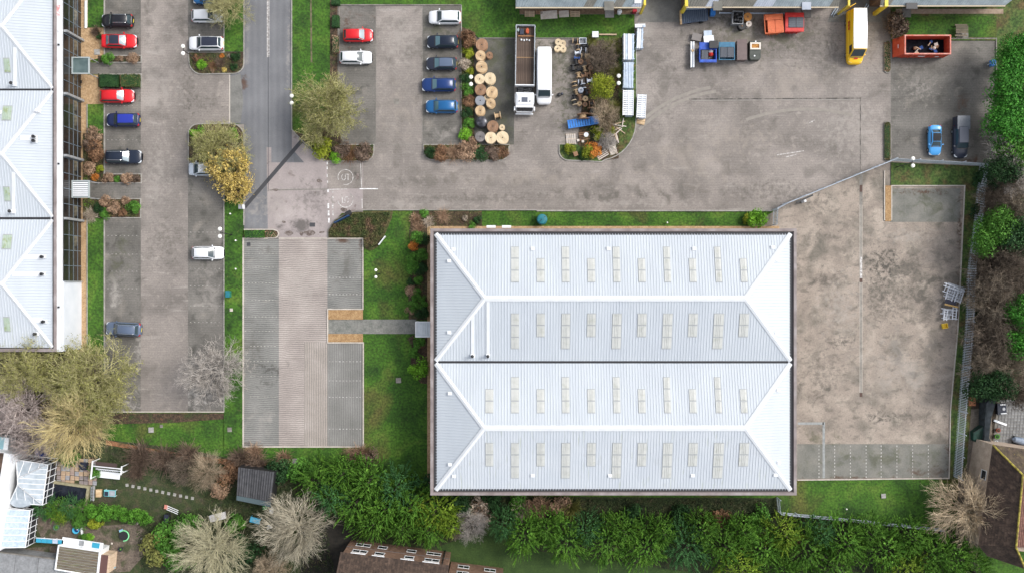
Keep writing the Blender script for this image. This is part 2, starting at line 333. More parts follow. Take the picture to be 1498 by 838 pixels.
strips('tyre_marks', [a+b for q in (arc(1075, 330, 205, 100, 140, 14), arc(1075, 330, 198, 98, 135, 14), arc(1180, 420, 260, 75, 110, 14)) for a, b in zip(q, q[1:])], mat('dusty_tyre_marks', [(.4, (.225,.205,.18)), (.65, (.265,.238,.208))], 1.5), 3, 4.5)
strips('scuffs', [(1137, 227, 1176, 221), (1150, 230, 1166, 226), (1184, 180, 1192, 176)], PAINT_F, 4, 1.2)
raised('grass_verge', [(427, -20), (483, -20), (483, 190), (478, 236), (470, 231), (445, 209), (427, 190)], GRASS)
raised('planting_bed', [(483, -20), (496, -20), (496, 180), (483, 180)], SOIL, .11)
b1 = [(427, 190), (445, 209), (470, 231), (478, 236)]+arc(533, 222, 14, -90, 0, 6)+[(547, 212)]
raised('planting_bed', b1+[(500, 212), (496, 180), (470, 180), (450, 200)], SOIL, .115)
strips('worn_grass_line', [(455, -10, 455.5, 40), (455.5, 40, 456, 92)], mat('bare_earth_line', [(.35, (.05,.065,.02)), (.6, (.15,.12,.075))], 1.5), 26, 2.4)
kerb([(427, -20), (427, 190)]+b1[1:]+[(497, 212)])
raised('grass_verge', [(675, -60), (760, -60), (760, 22), (928, 22), (928, 56), (835, 56), (700, 56), (688, 45), (675, 40)], GRASS)
raised('grass_verge', [(495, -60), (675, -60), (675, 7), (495, 7)], GRASS)
kerb([(700, 56.5), (850, 56.5)], KERB_D, h=.11)
raised('gravel_strip', [(745, -30), (930, -30), (930, 21), (745, 21)], mat('brown_gravel', [(.3, (.13,.085,.055)), (.7, (.24,.16,.10))], 3, .95, .5, 14, fine=(9, .3)), .07)
b2 = [(620, 212)]+arc(632, 222, 12, 180, 270, 5)+arc(731, 222, 13, 270, 360, 5)+[(745, 212)]
raised('planting_bed', b2, SOIL, .11); raised('planting_bed', [(675, 40), (694, 48), (694, 212), (675, 212)], SOIL, .11)
kerb([(619, 212)]+b2[1:]+[(619, 212)]); 
b3 = [(818, 212)]+arc(832, 221, 14, 180, 260, 5)+[(880, 237)]+arc(875, 180, 55, -80, -5, 8)+[(931, 60)]
raised('planting_bed', b3+[(928, 56), (862, 56), (862, 160), (845, 212)], GRASS_M, .11); raised('planting_soil', [(862, 60), (905, 60), (905, 232), (880, 235), (845, 212)], SOIL, .12)
kerb([(818, 212)]+b3[1:-1]+[(931, 165), (931, 60)])
raised('grass_verge', [(1303, -60), (1600, -60), (1600, 300), (1458, 243), (1457, 60), (1303, 60)], GRASS_M, .09)
raised('grass_verge', [(1303, 24), (1457, 24), (1457, 55), (1303, 55)], GRASS, .11)
kerb([(1303, 57), (1457, 57), (1457, 243)], KERB_D)
for y0, y1 in ((60, 107), (178, 236)):
    p = arc(1298, y0+5, 5, 180, 0, 5)+arc(1298, y1-5, 5, 0, -180, 5); raised('kerbed_island', p, MULCH, .11); kerb(p, KERB_D, closed=True)
# fenced compound
sheet('compound_surface', [(1131, 310), (1145, 300), (1302, 236), (1432, 242), (1411, 272), (1405, 400), (1401, 480), (1390, 600), (1388, 699), (1100, 702), (1100, 330)], YARD, 1)
sheet('compound_bays', (1302, 276, 1405, 325), YARD_B, 2); sheet('compound_bays', [(1166, 649), (1389, 649), (1388, 698), (1166, 700)], YARD_B, 2)
strips('gully', [(1259.5, 250, 1259.5, 580)], KERB_D, 3, 4.4); strips('gully', [(1258, 300, 1258, 578), (1261, 300, 1261, 578)], KERB_P, 4, .8); strips('gully', [(1259.5, 376, 1259.5, 407)], PAINT_F, 5, 3.2)
strips('gully', [(1259.5, 271, 1259.5, 281), (1259.5, 407, 1259.5, 413), (1259.5, 574, 1259.5, 580)], mat('rusty_gully', (.09,.055,.045)), 6, 4)
gp = mat('grey_trench_fill', [(.3, (.2,.21,.21)), (.7, (.33,.34,.33))], 2)
strips('trench_repair', [(1167, 619, 1205, 619), (1205, 617, 1205, 699)], gp, 4, 3.6)
strips('bay_markings', [(x, y, x, y+2.2) for x in (1198, 1221, 1244, 1267, 1289, 1312, 1335, 1358) for y in range(651, 697, 5)], PAINT_F, 4, 1.0)
raised('grass_verge', [(1303, 238), (1442, 244), (1434, 420), (1412, 700), (1388, 700), (1390, 600), (1401, 480), (1405, 400), (1411, 272), (1303, 272)], GRASS_M, .1)
raised('planter_strip', (1294.5, 272, 1303, 324), STRAW, .13)
kerb([(1293.5, 250), (1293.5, 322), (1304, 322), (1304, 272), (1411, 272), (1405, 400), (1401, 480), (1390, 600), (1388, 699), (1166, 701.5)], KERB_P, wd=.13)
# centre lot
sheet('lot_bays', (356, 349, 408, 652), LOT_G, 1); sheet('lot_aisle', (408, 349, 479, 652), LOT_P, 1); sheet('lot_bays', (479, 349, 530, 452), LOT_G, 1)
sheet('lot_bays', (479, 501, 530, 652), LOT_GV, 1); sheet('lot_aisle_patch', (445, 500, 479, 652), LOT_V, 2)
sheet('footpath', (479, 467, 609, 488), mat('grey_path_paving', [(.3, (.13,.135,.12)), (.7, (.22,.215,.195))], 1.2, .9, .4, 8, fine=(5, .2)), 2)
raised('planter_strip', (480, 453, 531, 467), STRAW, .12); raised('planter_strip', (480, 488, 531, 500), STRAW, .12)
kerb([(392, 349), (356, 349), (356, 653), (531.5, 653), (531.5, 501), (479, 501)], KERB_P, wd=.17); kerb([(408, 349), (531, 349), (531, 452), (479.5, 452), (479.5, 501)], KERB_P, wd=.15)
strips('bay_markings', [(x, y, x+2.2, y) for y in (371, 391, 414, 439, 463, 484) for x in range(358, 406, 5)]+[(x, y, x+2.4, y) for y in (506, 528, 550, 580) for x in range(366, 406, 5)], PAINT_B, 5, .9)
strips('bay_markings', [(x, y, x+2.2, y) for y in (406, 430.5, 528.5, 556.5, 580.5, 627) for x in range(481, 529, 5)], PAINT_F, 5, .9)
strips('bay_markings', [(x, y, x+2.0, y) for y in (345, 372, 397, 422) for x in range(157, 205, 6)]+[(x, y, x+2.0, y) for y in (340, 366, 393, 418, 447, 471) for x in range(278, 326, 6)]+[(x, y, x+2, y) for y in (205, 155) for x in range(157, 205, 6)], PAINT_B, 5, .8)
# beds round the main building
tri = [(480, 349), (480, 337), (490, 322), (510, 311), (575, 308), (573, 320), (560, 350), (552, 362), (543, 367), (534, 364), (531, 349)]
raised('planting_bed', tri, MULCH, .11); kerb([(480, 349), (480, 337), (490, 322), (510, 311), (530, 308)], KERB_D)
kerb([(530, 307.5), (785, 307.5)], KERB, wd=.12); kerb([(785, 308.5), (1130, 308.5)], KERB, wd=.2)
sheet('planting_soil', [(604, 309), (705, 309), (705, 334), (630, 334), (630, 468), (598, 468), (597, 420), (603, 380), (598, 340)], SOIL, 1)
sheet('planting_soil', [(603, 490), (630, 490), (630, 562), (615, 560), (600, 540)], SOIL, 1)
mb = MB(); 
for a in ((625, 331, 1140, 336), (625, 331, 631, 722)): mb.bbox(*[q for q in (G(a[0], 0)[0], G(a[2], 0)[0], G(0, a[3])[1], G(0, a[1])[1])], -.02, .03 if a[2] > 700 else .027)
tag(mb.build('gravel_strip', GRAVEL), kind='structure')
# strips at the bottom
sheet('hedge_bottom_soil', [(480, 700), (630, 725), (1140, 728), (1140, 748), (1400, 775), (1460, 870), (640, 870), (560, 830), (470, 830)], mat('dark_leaf_litter', [(.3, (.012,.022,.006)), (.6, (.03,.04,.012)), (.75, (.06,.045,.02))], 1.5, .95, .6, 8, fine=(5, .5), bdist=.1), 1)
sheet('house_lawn', [(640, 800), (720, 770), (790, 806), (1020, 838), (1020, 900), (640, 900)], mat('dark_green_lawn', [(.3, (.02,.045,.008)), (.7, (.04,.075,.014))], .8, .95, .5, 9, fine=(5, .3)), 2)  # this lawn is a darker green than the other grass
GARD = mat('garden_grass', [(.3, (.02,.032,.01)), (.5, (.035,.05,.015)), (.7, (.065,.06,.028))], .9, .95, .7, 7, fine=(5, .4), blotch=[((.07,.055,.04), .6, .52, .66, .7)], bdist=.1)
sheet('garden_ground', [(-60, 640), (150, 642), (260, 655), (330, 668), (420, 690), (480, 705), (480, 900), (-60, 900)], GARD, 1)
sheet('wood_floor', [(1440, 244), (1425, 420), (1404, 700), (1420, 760), (1700, 760), (1700, 244)], mat('woodland_floor', [(.3, (.025,.02,.012)), (.7, (.07,.05,.035))], 1, .95, .7, 7, fine=(5, .4), bdist=.1), 2)
sheet('wood_floor', [(-60, 517), (150, 517), (150, 645), (-60, 645)], mat('leafy_soil', [(.3, (.06,.045,.035)), (.7, (.13,.095,.08))], 1, .95, .7, 7, fine=(5, .4), blotch=[((.03,.04,.012), .6, .5, .66, .6)], bdist=.1), 1)
sheet('soil_strip', [(155, 604), (330, 604), (335, 612), (250, 618), (155, 620)], SOIL, 1)

def spot_group():
    g = bpy.data.node_groups.new('soft_spot', 'ShaderNodeTree'); I = g.interface
    for nm, t in (('Color', 'NodeSocketColor'), ('Vector', 'NodeSocketVector'), ('Noise', 'NodeSocketFloat'), ('Centre', 'NodeSocketVector'), ('Inverse', 'NodeSocketVector'), ('Spot', 'NodeSocketColor'), ('Strength', 'NodeSocketFloat')): I.new_socket(nm, in_out='INPUT', socket_type=t)
    I.new_socket('Color', in_out='OUTPUT', socket_type='NodeSocketColor'); N = g.nodes; L = g.links; gi = N.new('NodeGroupInput'); go = N.new('NodeGroupOutput'); o = gi.outputs
    a = N.new('ShaderNodeVectorMath'); a.operation = 'SUBTRACT'; L.new(o[1], a.inputs[0]); L.new(o[3], a.inputs[1])
    b = N.new('ShaderNodeVectorMath'); b.operation = 'MULTIPLY'; L.new(a.outputs[0], b.inputs[0]); L.new(o[4], b.inputs[1])
    c = N.new('ShaderNodeVectorMath'); c.operation = 'LENGTH'; L.new(b.outputs[0], c.inputs[0])
    d = N.new('ShaderNodeMath'); d.operation = 'SUBTRACT'; L.new(o[2], d.inputs[0]); L.new(c.outputs['Value'], d.inputs[1])
    e = N.new('ShaderNodeMapRange'); e.interpolation_type = 'SMOOTHSTEP'; e.inputs[1].default_value = -1.0; e.inputs[2].default_value = .05; L.new(d.outputs[0], e.inputs[0]); L.new(o[6], e.inputs[4])
    m = N.new('ShaderNodeMix'); m.data_type = 'RGBA'; L.new(e.outputs[0], m.inputs[0]); L.new(o[0], m.inputs[6]); L.new(o[5], m.inputs[7]); L.new(m.outputs[2], go.inputs[0]); return g
SG = spot_group()
D_DARK = ((.085,.078,.066), .52); D_PALE = ((.34,.31,.28), .45); D_MOSS = ((.07,.075,.04), .6); D_LEAF = ((.085,.045,.028), .9); D_SALT = ((.42,.39,.355), .6); D_OIL = ((.045,.042,.036), .7); D_TAN = ((.30,.26,.22), .4)
SPOTS = ((250,590,80,18,D_SALT),(235,565,40,22,D_SALT),(290,575,40,26,D_SALT),(168,430,12,34,D_SALT),(205,510,10,60,D_SALT),(240,470,40,50,D_PALE),(180,590,30,14,D_SALT),(305,420,26,60,D_PALE),(176,380,22,50,D_MOSS),(265,40,20,60,D_DARK),(235,120,40,60,D_PALE),(230,260,34,90,D_PALE),(300,150,40,22,D_DARK),(216,35,8,60,D_DARK),(276,130,20,60,D_DARK),(206,420,7,120,D_DARK),(240,350,40,60,D_DARK),(345,150,10,26,D_PALE),(357,120,7,18,D_LEAF),(360,235,8,22,D_LEAF),(352,110,8,8,D_OIL),
          (362,60,5,60,D_PALE),(422,60,5,90,D_PALE),(370,310,14,24,D_PALE),(400,300,40,40,D_PALE),(460,290,40,40,D_DARK),(440,330,44,16,D_OIL),(520,255,9,12,D_OIL),
          (585,60,40,60,D_PALE),(585,170,40,60,D_TAN),(520,25,24,18,D_LEAF),(506,50,8,40,D_LEAF),(520,170,30,40,D_DARK),(650,195,24,18,D_PALE),(640,40,30,40,D_MOSS),(652,95,26,90,D_DARK),(620,120,8,100,D_DARK),(730,85,28,40,D_MOSS),(735,180,22,30,D_MOSS),(835,120,20,70,D_DARK),(820,90,30,40,D_MOSS),(775,60,30,30,D_DARK),
          (700,225,60,12,D_DARK),(790,85,70,60,D_MOSS),(795,100,60,60,D_DARK),(830,150,30,80,D_MOSS),(775,150,40,50,D_DARK),(840,100,24,60,D_DARK),(1080,55,95,48,D_DARK),(1040,70,60,40,D_DARK),(1150,45,70,36,D_MOSS),(700,292,200,14,D_DARK),(900,288,150,12,D_DARK),(600,300,160,9,D_PALE),(900,298,220,8,D_PALE),(780,260,200,20,D_TAN),(640,265,140,18,D_DARK),(1010,240,120,50,D_TAN),(1080,200,110,40,D_TAN),(1150,120,90,40,D_TAN),(970,120,40,90,D_DARK),(1090,50,90,46,D_MOSS),(1060,100,70,20,D_DARK),(1180,60,50,60,D_DARK),(1050,25,60,14,D_OIL),(1220,90,26,50,D_DARK),(1240,180,70,80,D_PALE),(1130,280,90,26,D_DARK),(1090,57,40,12,D_TAN),(950,40,20,30,D_PALE),(1185,180,12,4,D_PALE),(1275,60,14,50,D_DARK),(905,280,200,14,D_DARK),(1230,145,60,6,D_DARK),(1060,145,60,5,D_DARK),
          (1370,130,60,60,D_DARK),(1350,130,40,30,D_PALE),(1440,180,24,70,D_DARK),(1408,150,12,18,D_LEAF),(1330,90,40,20,D_DARK),(1420,235,50,9,D_LEAF),(1360,100,90,12,D_DARK),
          (1350,281,60,6,D_LEAF),(1404,330,6,60,D_LEAF),(1402,440,6,90,D_LEAF),(1360,690,40,10,D_LEAF),(1388,660,7,50,D_LEAF),(1250,698,90,4,D_LEAF),(1330,400,70,50,D_DARK),(1315,395,60,36,D_DARK),(1350,430,60,44,D_DARK),(1285,420,36,60,D_DARK),(1385,400,26,60,D_DARK),(1300,440,50,50,D_DARK),(1360,450,50,40,D_DARK),(1290,380,40,30,D_OIL),(1210,350,50,40,D_DARK),(1205,540,50,40,D_DARK),(1190,570,30,30,D_OIL),(1320,540,80,60,D_PALE),(1230,450,40,70,D_PALE),(1330,610,60,20,D_DARK),(1290,560,40,50,D_TAN),(1360,300,50,24,D_MOSS),(1330,345,60,16,D_PALE),(1200,300,40,20,D_DARK),(1210,410,36,20,D_OIL),(1230,500,30,14,D_OIL),(1345,520,50,20,D_DARK),(1285,610,30,14,D_OIL),(1200,640,34,20,D_MOSS),(1290,670,100,18,D_MOSS),
          (370,500,26,40,D_DARK),(400,540,34,12,D_OIL),(390,560,20,10,D_OIL),(385,620,26,26,D_PALE),(500,352,24,6,D_LEAF),(528,360,5,20,D_LEAF),(505,395,24,40,D_DARK),(362,650,8,6,D_LEAF),(526,648,8,7,D_LEAF),(440,420,40,60,D_PALE),(395,365,30,8,D_DARK),(505,600,24,40,D_DARK),(570,478,40,10,D_DARK))
def stain(m, box):
    """old stains and wear that belong to the paving, soft edged, mixed into its colour"""
    nt = m.node_tree; N = nt.nodes; L = nt.links; b = N['Principled BSDF']; src = b.inputs['Base Color'].links[0].from_socket; tc = N.new('ShaderNodeTexCoord')
    def nz(sc, ds):
        n = N.new('ShaderNodeTexNoise'); n.inputs['Scale'].default_value = sc; n.inputs['Detail'].default_value = 9; n.inputs['Roughness'].default_value = .68; n.inputs['Distortion'].default_value = ds; L.new(tc.outputs['Object'], n.inputs['Vector'])
        r = N.new('ShaderNodeMapRange'); r.inputs[1].default_value = .30; r.inputs[2].default_value = .70; r.inputs[3].default_value = -1.25; r.inputs[4].default_value = .65; r.clamp = False; L.new(n.outputs['Fac'], r.inputs[0]); return r.outputs[0]
    ns = (nz(.55, .6), nz(1.6, .4)); k = 0
    for x, y, rx, ry, (c, st) in SPOTS:
        if not (box[0]-rx < x < box[2]+rx and box[1]-ry < y < box[3]+ry): continue
        g = N.new('ShaderNodeGroup'); g.node_tree = SG; p = G(x, y); k += 1; L.new(src, g.inputs[0]); L.new(tc.outputs['Object'], g.inputs[1]); L.new(ns[(k+(c[0] < .1)) % 2], g.inputs[2])
        g.inputs[3].default_value = (p.x, p.y, 0); g.inputs[4].default_value = (S/rx*.9, S/ry*.9, 0); g.inputs[5].default_value = C(c); g.inputs[6].default_value = st; src = g.outputs[0]
    L.new(src, b.inputs['Base Color'])
stain(PAVE, (150, 0, 1480, 308)); stain(PAVE_D, (150, 0, 1480, 600)); stain(PAVE_M, (690, 0, 1220, 220)); stain(YARD, (1131, 240, 1420, 702)); stain(YARD_B, (1166, 270, 1410, 702))
stain(TARMAC, (336, 0, 430, 340)); stain(PINK, (390, 190, 531, 349)); stain(LOT_G, (356, 349, 530, 652)); stain(LOT_P, (400, 349, 480, 652))
# ================= BUILDINGS =================
ROOFW = mat('white_metal_sheet', [(.3, (.425,.46,.50)), (.7, (.48,.515,.545))], .25, .55, fine=(.7, .03), stretch=(1, .3, 1), blotch=[((.42,.45,.47), .8, .62, .75, .35)])
ROOFS = mat('white_metal_sheet_streaked', [(.3, (.44,.475,.515)), (.7, (.50,.53,.56))], .25, .55, blotch=[((.33,.36,.27), .9, .58, .72, .5, (2.5, .3, 1)), ((.4,.42,.44), .5, .6, .7, .4)])
RIBM = mat('metal_rib', (.44,.475,.515), rough=.6)
CAPM = mat('white_ridge_flashing', [(.3, (.58,.60,.62)), (.7, (.64,.655,.67))], 1, .5)
CREAM = mat('rooflight_sheet', [(.3, (.46,.47,.445)), (.7, (.52,.525,.50))], 1.5, .4, blotch=[((.38,.39,.33), 1.2, .55, .7, .5)])
GREENISH = mat('green_rooflight_sheet', [(.3, (.30,.38,.30)), (.7, (.42,.48,.40))], 1.5, .35, blotch=[((.25,.3,.12), 1.6, .5, .65, .7)])
MAUVE = mat('brown_coping', [(.3, (.155,.125,.12)), (.5, (.225,.19,.185)), (.7, (.30,.27,.265))], 1.3, .7, stretch=(.4, .4, 1), fine=(4, .1))
DARKM = mat('dark_gutter', (.022,.022,.026), rough=.7)
CLAD = mat('brown_cladding', [(.3, (.11,.09,.085)), (.7, (.16,.13,.12))], 1, .7)
WHITEP = mat('white_paint', [(.3, (.68,.70,.72)), (.7, (.78,.79,.80))], 1.5, .5)
GREYM = mat('grey_metal', [(.3, (.25,.26,.27)), (.7, (.36,.37,.38))], 2, .5, metal=.3)
GALV = mat('galvanised_steel', [(.3, (.34,.37,.40)), (.7, (.52,.55,.58))], 2, .45, metal=.4)
GLASSD = mat('dark_glass', [(.3, (.012,.014,.02)), (.7, (.035,.038,.045))], .6, .12, spec=.6)
GLASSB = mat('brown_glass', [(.35, (.014,.013,.014)), (.5, (.035,.028,.022)), (.7, (.075,.055,.04))], .35, .15, spec=.5, stretch=(1, .6, 1))
BLACK = mat('black_plastic', (.018,.018,.02), rough=.5)
CONC = mat('concrete', [(.3, (.26,.25,.23)), (.7, (.36,.35,.33))], 2, .9, fine=(6, .1))
def rib_plane(mb, base, dirv, nrm, L, wd=.10, ht=.04):
    """one raised rib from base along dirv"""
    u = dirv.normalized(); s = u.cross(nrm).normalized(); e = base+u*L; n = nrm*ht
    v = [base-s*wd/2, base-s*wd/4+n, base+s*wd/4+n, base+s*wd/2, e-s*wd/2, e-s*wd/4+n, e+s*wd/4+n, e+s*wd/2]
    mb.add(v, [(0,1,5,4), (1,2,6,5), (2,3,7,6), (0,3,2,1), (4,5,6,7)], 1)
SKYF = mat('rooflight_frame', (.33,.345,.35), rough=.6)
class Hip:
    def __init__(s, parent, px0, px1, py0, py1, pxl, pxr, pyr, ze, zr, openleft=False, mats=(None, None), pitch=.37, cw=.30):
        a, b = G(px0, py0, ze), G(px1, py1, ze); l, r = G(pxl, pyr, zr), G(pxr, pyr, zr)
        s.X0, s.X1, s.Y0, s.Y1, s.Xl, s.Xr, s.Yr, s.ze, s.zr = a.x, b.x, a.y, b.y, l.x, r.x, l.y, ze, zr
        X0, X1, Y0, Y1, Xl, Xr, Yr = s.X0, s.X1, s.Y0, s.Y1, s.Xl, s.Xr, s.Yr; V = Vector
        if openleft: Xl = s.Xl = X0
        faces = {'N': [V((X1,Y0,ze)), V((X0,Y0,ze)), V((Xl,Yr,zr)), V((Xr,Yr,zr))], 'S': [V((X0,Y1,ze)), V((X1,Y1,ze)), V((Xr,Yr,zr)), V((Xl,Yr,zr))],
                 'E': [V((X1,Y1,ze)), V((X1,Y0,ze)), V((Xr,Yr,zr))], 'W': [V((X0,Y0,ze)), V((X0,Y1,ze)), V((Xl,Yr,zr))]}
        s.parts = {}
        for k, f in faces.items():
            if k == 'W' and openleft: continue
            mb = MB(); n = (f[1]-f[0]).cross(f[2]-f[0]).normalized()
            if n.z < 0: n = -n
            mb.add(f, [tuple(range(len(f)))], 0)
            if k in 'NS':
                ye = Y0 if k == 'N' else Y1; x = X0+pitch/2
                while x < X1:
                    t = 1.0
                    if x < Xl: t = (x-X0)/(Xl-X0)
                    elif x > Xr: t = (X1-x)/(X1-Xr)
                    p, q = V((x, ye, ze)), V((x, ye+(Yr-ye)*t, ze+(zr-ze)*t)); x += pitch
                    if (q-p).length > .3: rib_plane(mb, p, q-p, n, (q-p).length-.05)
            else:
                xe, xp = (X1, Xr) if k == 'E' else (X0, Xl); y = Y1+pitch/2
                while y < Y0:
                    t = (y-Y1)/(Yr-Y1) if y < Yr else (Y0-y)/(Y0-Yr)
                    p, q = V((xe, y, ze)), V((xe+(xp-xe)*t, y, ze+(zr-ze)*t)); y += pitch
                    if (q-p).length > .3: rib_plane(mb, p, q-p, n, (q-p).length-.05)
            s.parts[k] = mb.build('roof_slope', [mats[0] if k != 'S' or mats[1] is None else mats[1], RIBM], parent)
        def cap(a, b, wd=cw):
            m2 = MB(); d = (b-a).normalized(); sd = d.cross(V((0, 0, 1))).normalized()*wd; up = V((0, 0, .11)); dn = V((0, 0, -.0))
            m2.add([a-sd+dn*2+V((0,0,.0)), a+up, a+sd, b-sd, b+up, b+sd, a-sd-V((0,0,.12)), a+sd-V((0,0,.12)), b-sd-V((0,0,.12)), b+sd-V((0,0,.12))],
                   [(0,1,4,3), (1,2,5,4), (0,3,8,6), (2,7,9,5), (0,6,7,2,1), (3,4,5,9,8)]); return m2.build('ridge_flashing', CAPM, parent)
        z = V((0, 0, .04))
        cap(V((Xl,Yr,zr))+z, V((Xr,Yr,zr))+z, cw*1.2)
        for cx_, cy_ in ((X1, Y0), (X1, Y1)): cap(V((Xr,Yr,zr))+z, V((cx_,cy_,ze))+z)
        if not openleft:
            for cx_, cy_ in ((X0, Y0), (X0, Y1)): cap(V((Xl,Yr,zr))+z, V((cx_,cy_,ze))+z)
    def z(s, X, Y):
        zs = [s.ze+(s.Y0-Y)/(s.Y0-s.Yr)*(s.zr-s.ze), s.ze+(Y-s.Y1)/(s.Yr-s.Y1)*(s.zr-s.ze), s.ze+(s.X1-X)/(s.X1-s.Xr)*(s.zr-s.ze)]
        if s.Xl > s.X0: zs.append(s.ze+(X-s.X0)/(s.Xl-s.X0)*(s.zr-s.ze))
        return min(zs)
    def at(s, px, py):
        z = s.ze
        for _ in range(6): p = G(px, py, z); z = s.z(p.x, p.y)
        return Vector((p.x, p.y, z))
    def light(s, px, y0, y1, n, wpx, mt, parent):
        a, b = s.at(px-wpx/2, y0), s.at(px+wpx/2, y1); mb = MB(); xm = (a.x+b.x)/2; hw = abs(b.x-a.x)/2
        top, bot = Vector((xm, a.y, a.z)), Vector((xm, b.y, b.z)); X = Vector((1, 0, 0)); nv = (bot-top).cross(X).normalized(); nv = nv if nv.z > 0 else -nv
        def slab(mb, p, q, hx, h0, h1):
            A, B, C_, D = q-X*hx, q+X*hx, p+X*hx, p-X*hx
            mb.hexa([v+nv*h0 for v in (A, B, C_, D)], [v+nv*h1 for v in (A, B, C_, D)])
        slab(mb, top, bot, hw, -.02, .055); f = mb.build('skylight', SKYF, parent)
        for i in range(n):
            pm = MB(); p = top.lerp(bot, (i+.06)/n); q = top.lerp(bot, (i+.94)/n); slab(pm, p, q, hw*.93, .04, .085)
            for r_ in (-.35, 0, .35):
                c = Vector((xm+hw*r_, 0, 0))
                A, B = Vector((c.x, p.y, p.z))+nv*.085, Vector((c.x, q.y, q.z))+nv*.085
                pm.hexa([B-X*.04, B+X*.04, A+X*.04, A-X*.04], [v+nv*.035 for v in (B-X*.04, B+X*.04, A+X*.04, A-X*.04)])
            pm.build('pane', mt, f)
        return f
def ring_walls(mb, x0, x1, y0, y1, t, z0, z1, m=0):   # four butted walls; outer rectangle
    mb.bbox(x0, x1, y1-t, y1, z0, z1, m); mb.bbox(x0, x1, y0, y0+t, z0, z1, m)
    mb.bbox(x0, x0+t, y0+t, y1-t, z0, z1, m); mb.bbox(x1-t, x1, y0+t, y1-t, z0, z1, m)
# ---- main warehouse
ZE = 6.0; o1, o2 = G(629.5, 334.5, ZE+.25), G(1165.5, 724, ZE+.25)
wh = thing('warehouse', 'large warehouse in the middle with a white ribbed double hipped roof and cream skylights', 'warehouse', ((o1.x+o2.x)/2, (o1.y+o2.y)/2, 0))
mb = MB(); ring_walls(mb, o1.x+.05, o2.x-.05, o2.y+.05, o1.y-.05, .4, -.02, ZE+.1); mb.build('wall', CLAD, wh)
mb = MB(); ring_walls(mb, o1.x, o2.x, o2.y, o1.y, .36, ZE-.3, ZE+.25); mb.build('parapet', MAUVE, wh)
mb = MB(); ring_walls(mb, o1.x+.36, o2.x-.36, o2.y+.36, o1.y-.36, .50, ZE-.25, ZE+.06); mb.build('gutter', DARKM, wh)
hipA = Hip(wh, 637.5, 1156.5, 342, 527.6, 709, 1090, 436.5, ZE+.02, ZE+1.9, mats=(ROOFW, None))
hipB = Hip(wh, 637.5, 1156.5, 531, 716.5, 708, 1090, 626, ZE+.02, ZE+1.9, mats=(ROOFW, ROOFS))
a, b = G(635, 527.4, ZE), G(1160, 531.2, ZE); MB().bbox(a.x, b.x, b.y, a.y, ZE-.2, ZE-.02).build('valley_gutter', DARKM, wh)
xs = [716, 753.5, 791, 827.5, 865, 902, 939, 976, 1013.5, 1050.5, 1088]
for i, x in enumerate(xs):
    three = i % 2 == 1
    if i: hipA.light(x, 361 if three else 378, 413, 3 if three else 2, 12, CREAM, wh); hipA.light(x, 458, 510 if three else 492.5, 3 if three else 2, 12, CREAM, wh)
    hipB.light(x, 551 if three else 568.5, 604, 3 if three else 2, 12, CREAM, wh); hipB.light(x, 647, 699 if three else 681.5, 3 if three else 2, 12, CREAM, wh)
for hp, pts in ((hipA, ((663,365),(657,382),(779,364),(890,364),(1015,364),(1130,362),(1136,380),(1136,488),(657,486))),
                (hipB, ((658,575),(658,679),(664,696),(779,695),(892,695),(1013,695),(1134,694),(1139,676),(1138,570)))):
    for x, y in pts:
        p = hp.at(x, y); m2 = MB(); m2.box(p+Vector((0, 0, .06)), (.5, .42, .16)); m2.box(p+Vector((0, 0, .16)), (.34, .3, .06)); m2.build('roof_vent', WHITEP, wh)
def duct(hp, x, y0, y1, parent, w_=.42):
    p, q = hp.at(x, y0), hp.at(x, y1); m2 = MB(); X = Vector((w_/2, 0, 0)); u = Vector((0, 0, .1)); d = Vector((0, 0, -.05))
    m2.hexa([q-X+d, q+X+d, p+X+d, p-X+d], [q-X+u, q+X+u, p+X+u, p-X+u]); f = m2.build('flashing_strip', CAPM, parent)
    m2 = MB(); m2.box(q+Vector((0, 0, .15)), (.5, .5, .3)); m2.cyl(q+Vector((0, 0, .2)), .13, .7, 10); m2.build('flue', WHITEP, f)
    m2 = MB(); m2.lathe(q+Vector((0, 0, .88)), [(.22, 0), (.22, .12), (.05, .2)], 12); m2.build('cowl', BLACK, f)
duct(hipA, 691.5, 462, 520, wh); duct(hipA, 714, 441, 520, wh)
# entrance canopy of the warehouse
c0, c1 = G(607.5, 470, 2.8), G(629, 493, 2.8); mb = MB(); ring_walls(mb, c0.x, c1.x+.5, c1.y, c0.y, .12, 2.6, 2.85); f = mb.build('entrance_canopy', WHITEP, wh)
mb = MB(); mb.bbox(c0.x+.12, c1.x+.38, c1.y+.12, c0.y-.12, 2.66, 2.70); mb.build('canopy_glazing', mat('clouded_glazing', [(.3, (.5,.55,.58)), (.7, (.62,.66,.68))], 1.5, .3), f)
mb = MB()
for i in range(6): x = c0.x+.12+(c1.x-c0.x)*(i+.5)/6; mb.bbox(x-.03, x+.03, c1.y+.13, c0.y-.13, 2.7, 2.78)
mb.build('glazing_bar', CAPM, f)
mb = MB(); mb.bbox(c0.x+.02, c0.x+.12, c0.y-.12, c0.y-.02, 0, 2.6); mb.bbox(c0.x+.02, c0.x+.12, c1.y+.02, c1.y+.12, 0, 2.6); mb.build('post', WHITEP, f)
for x in (718.5, 741):
    p = G(x, 334, 5.2); MB().bbox(p.x-.6, p.x+.6, p.y-.02+.05, p.y+.35, 5.0, 5.4).build('flood_light', WHITEP, wh)
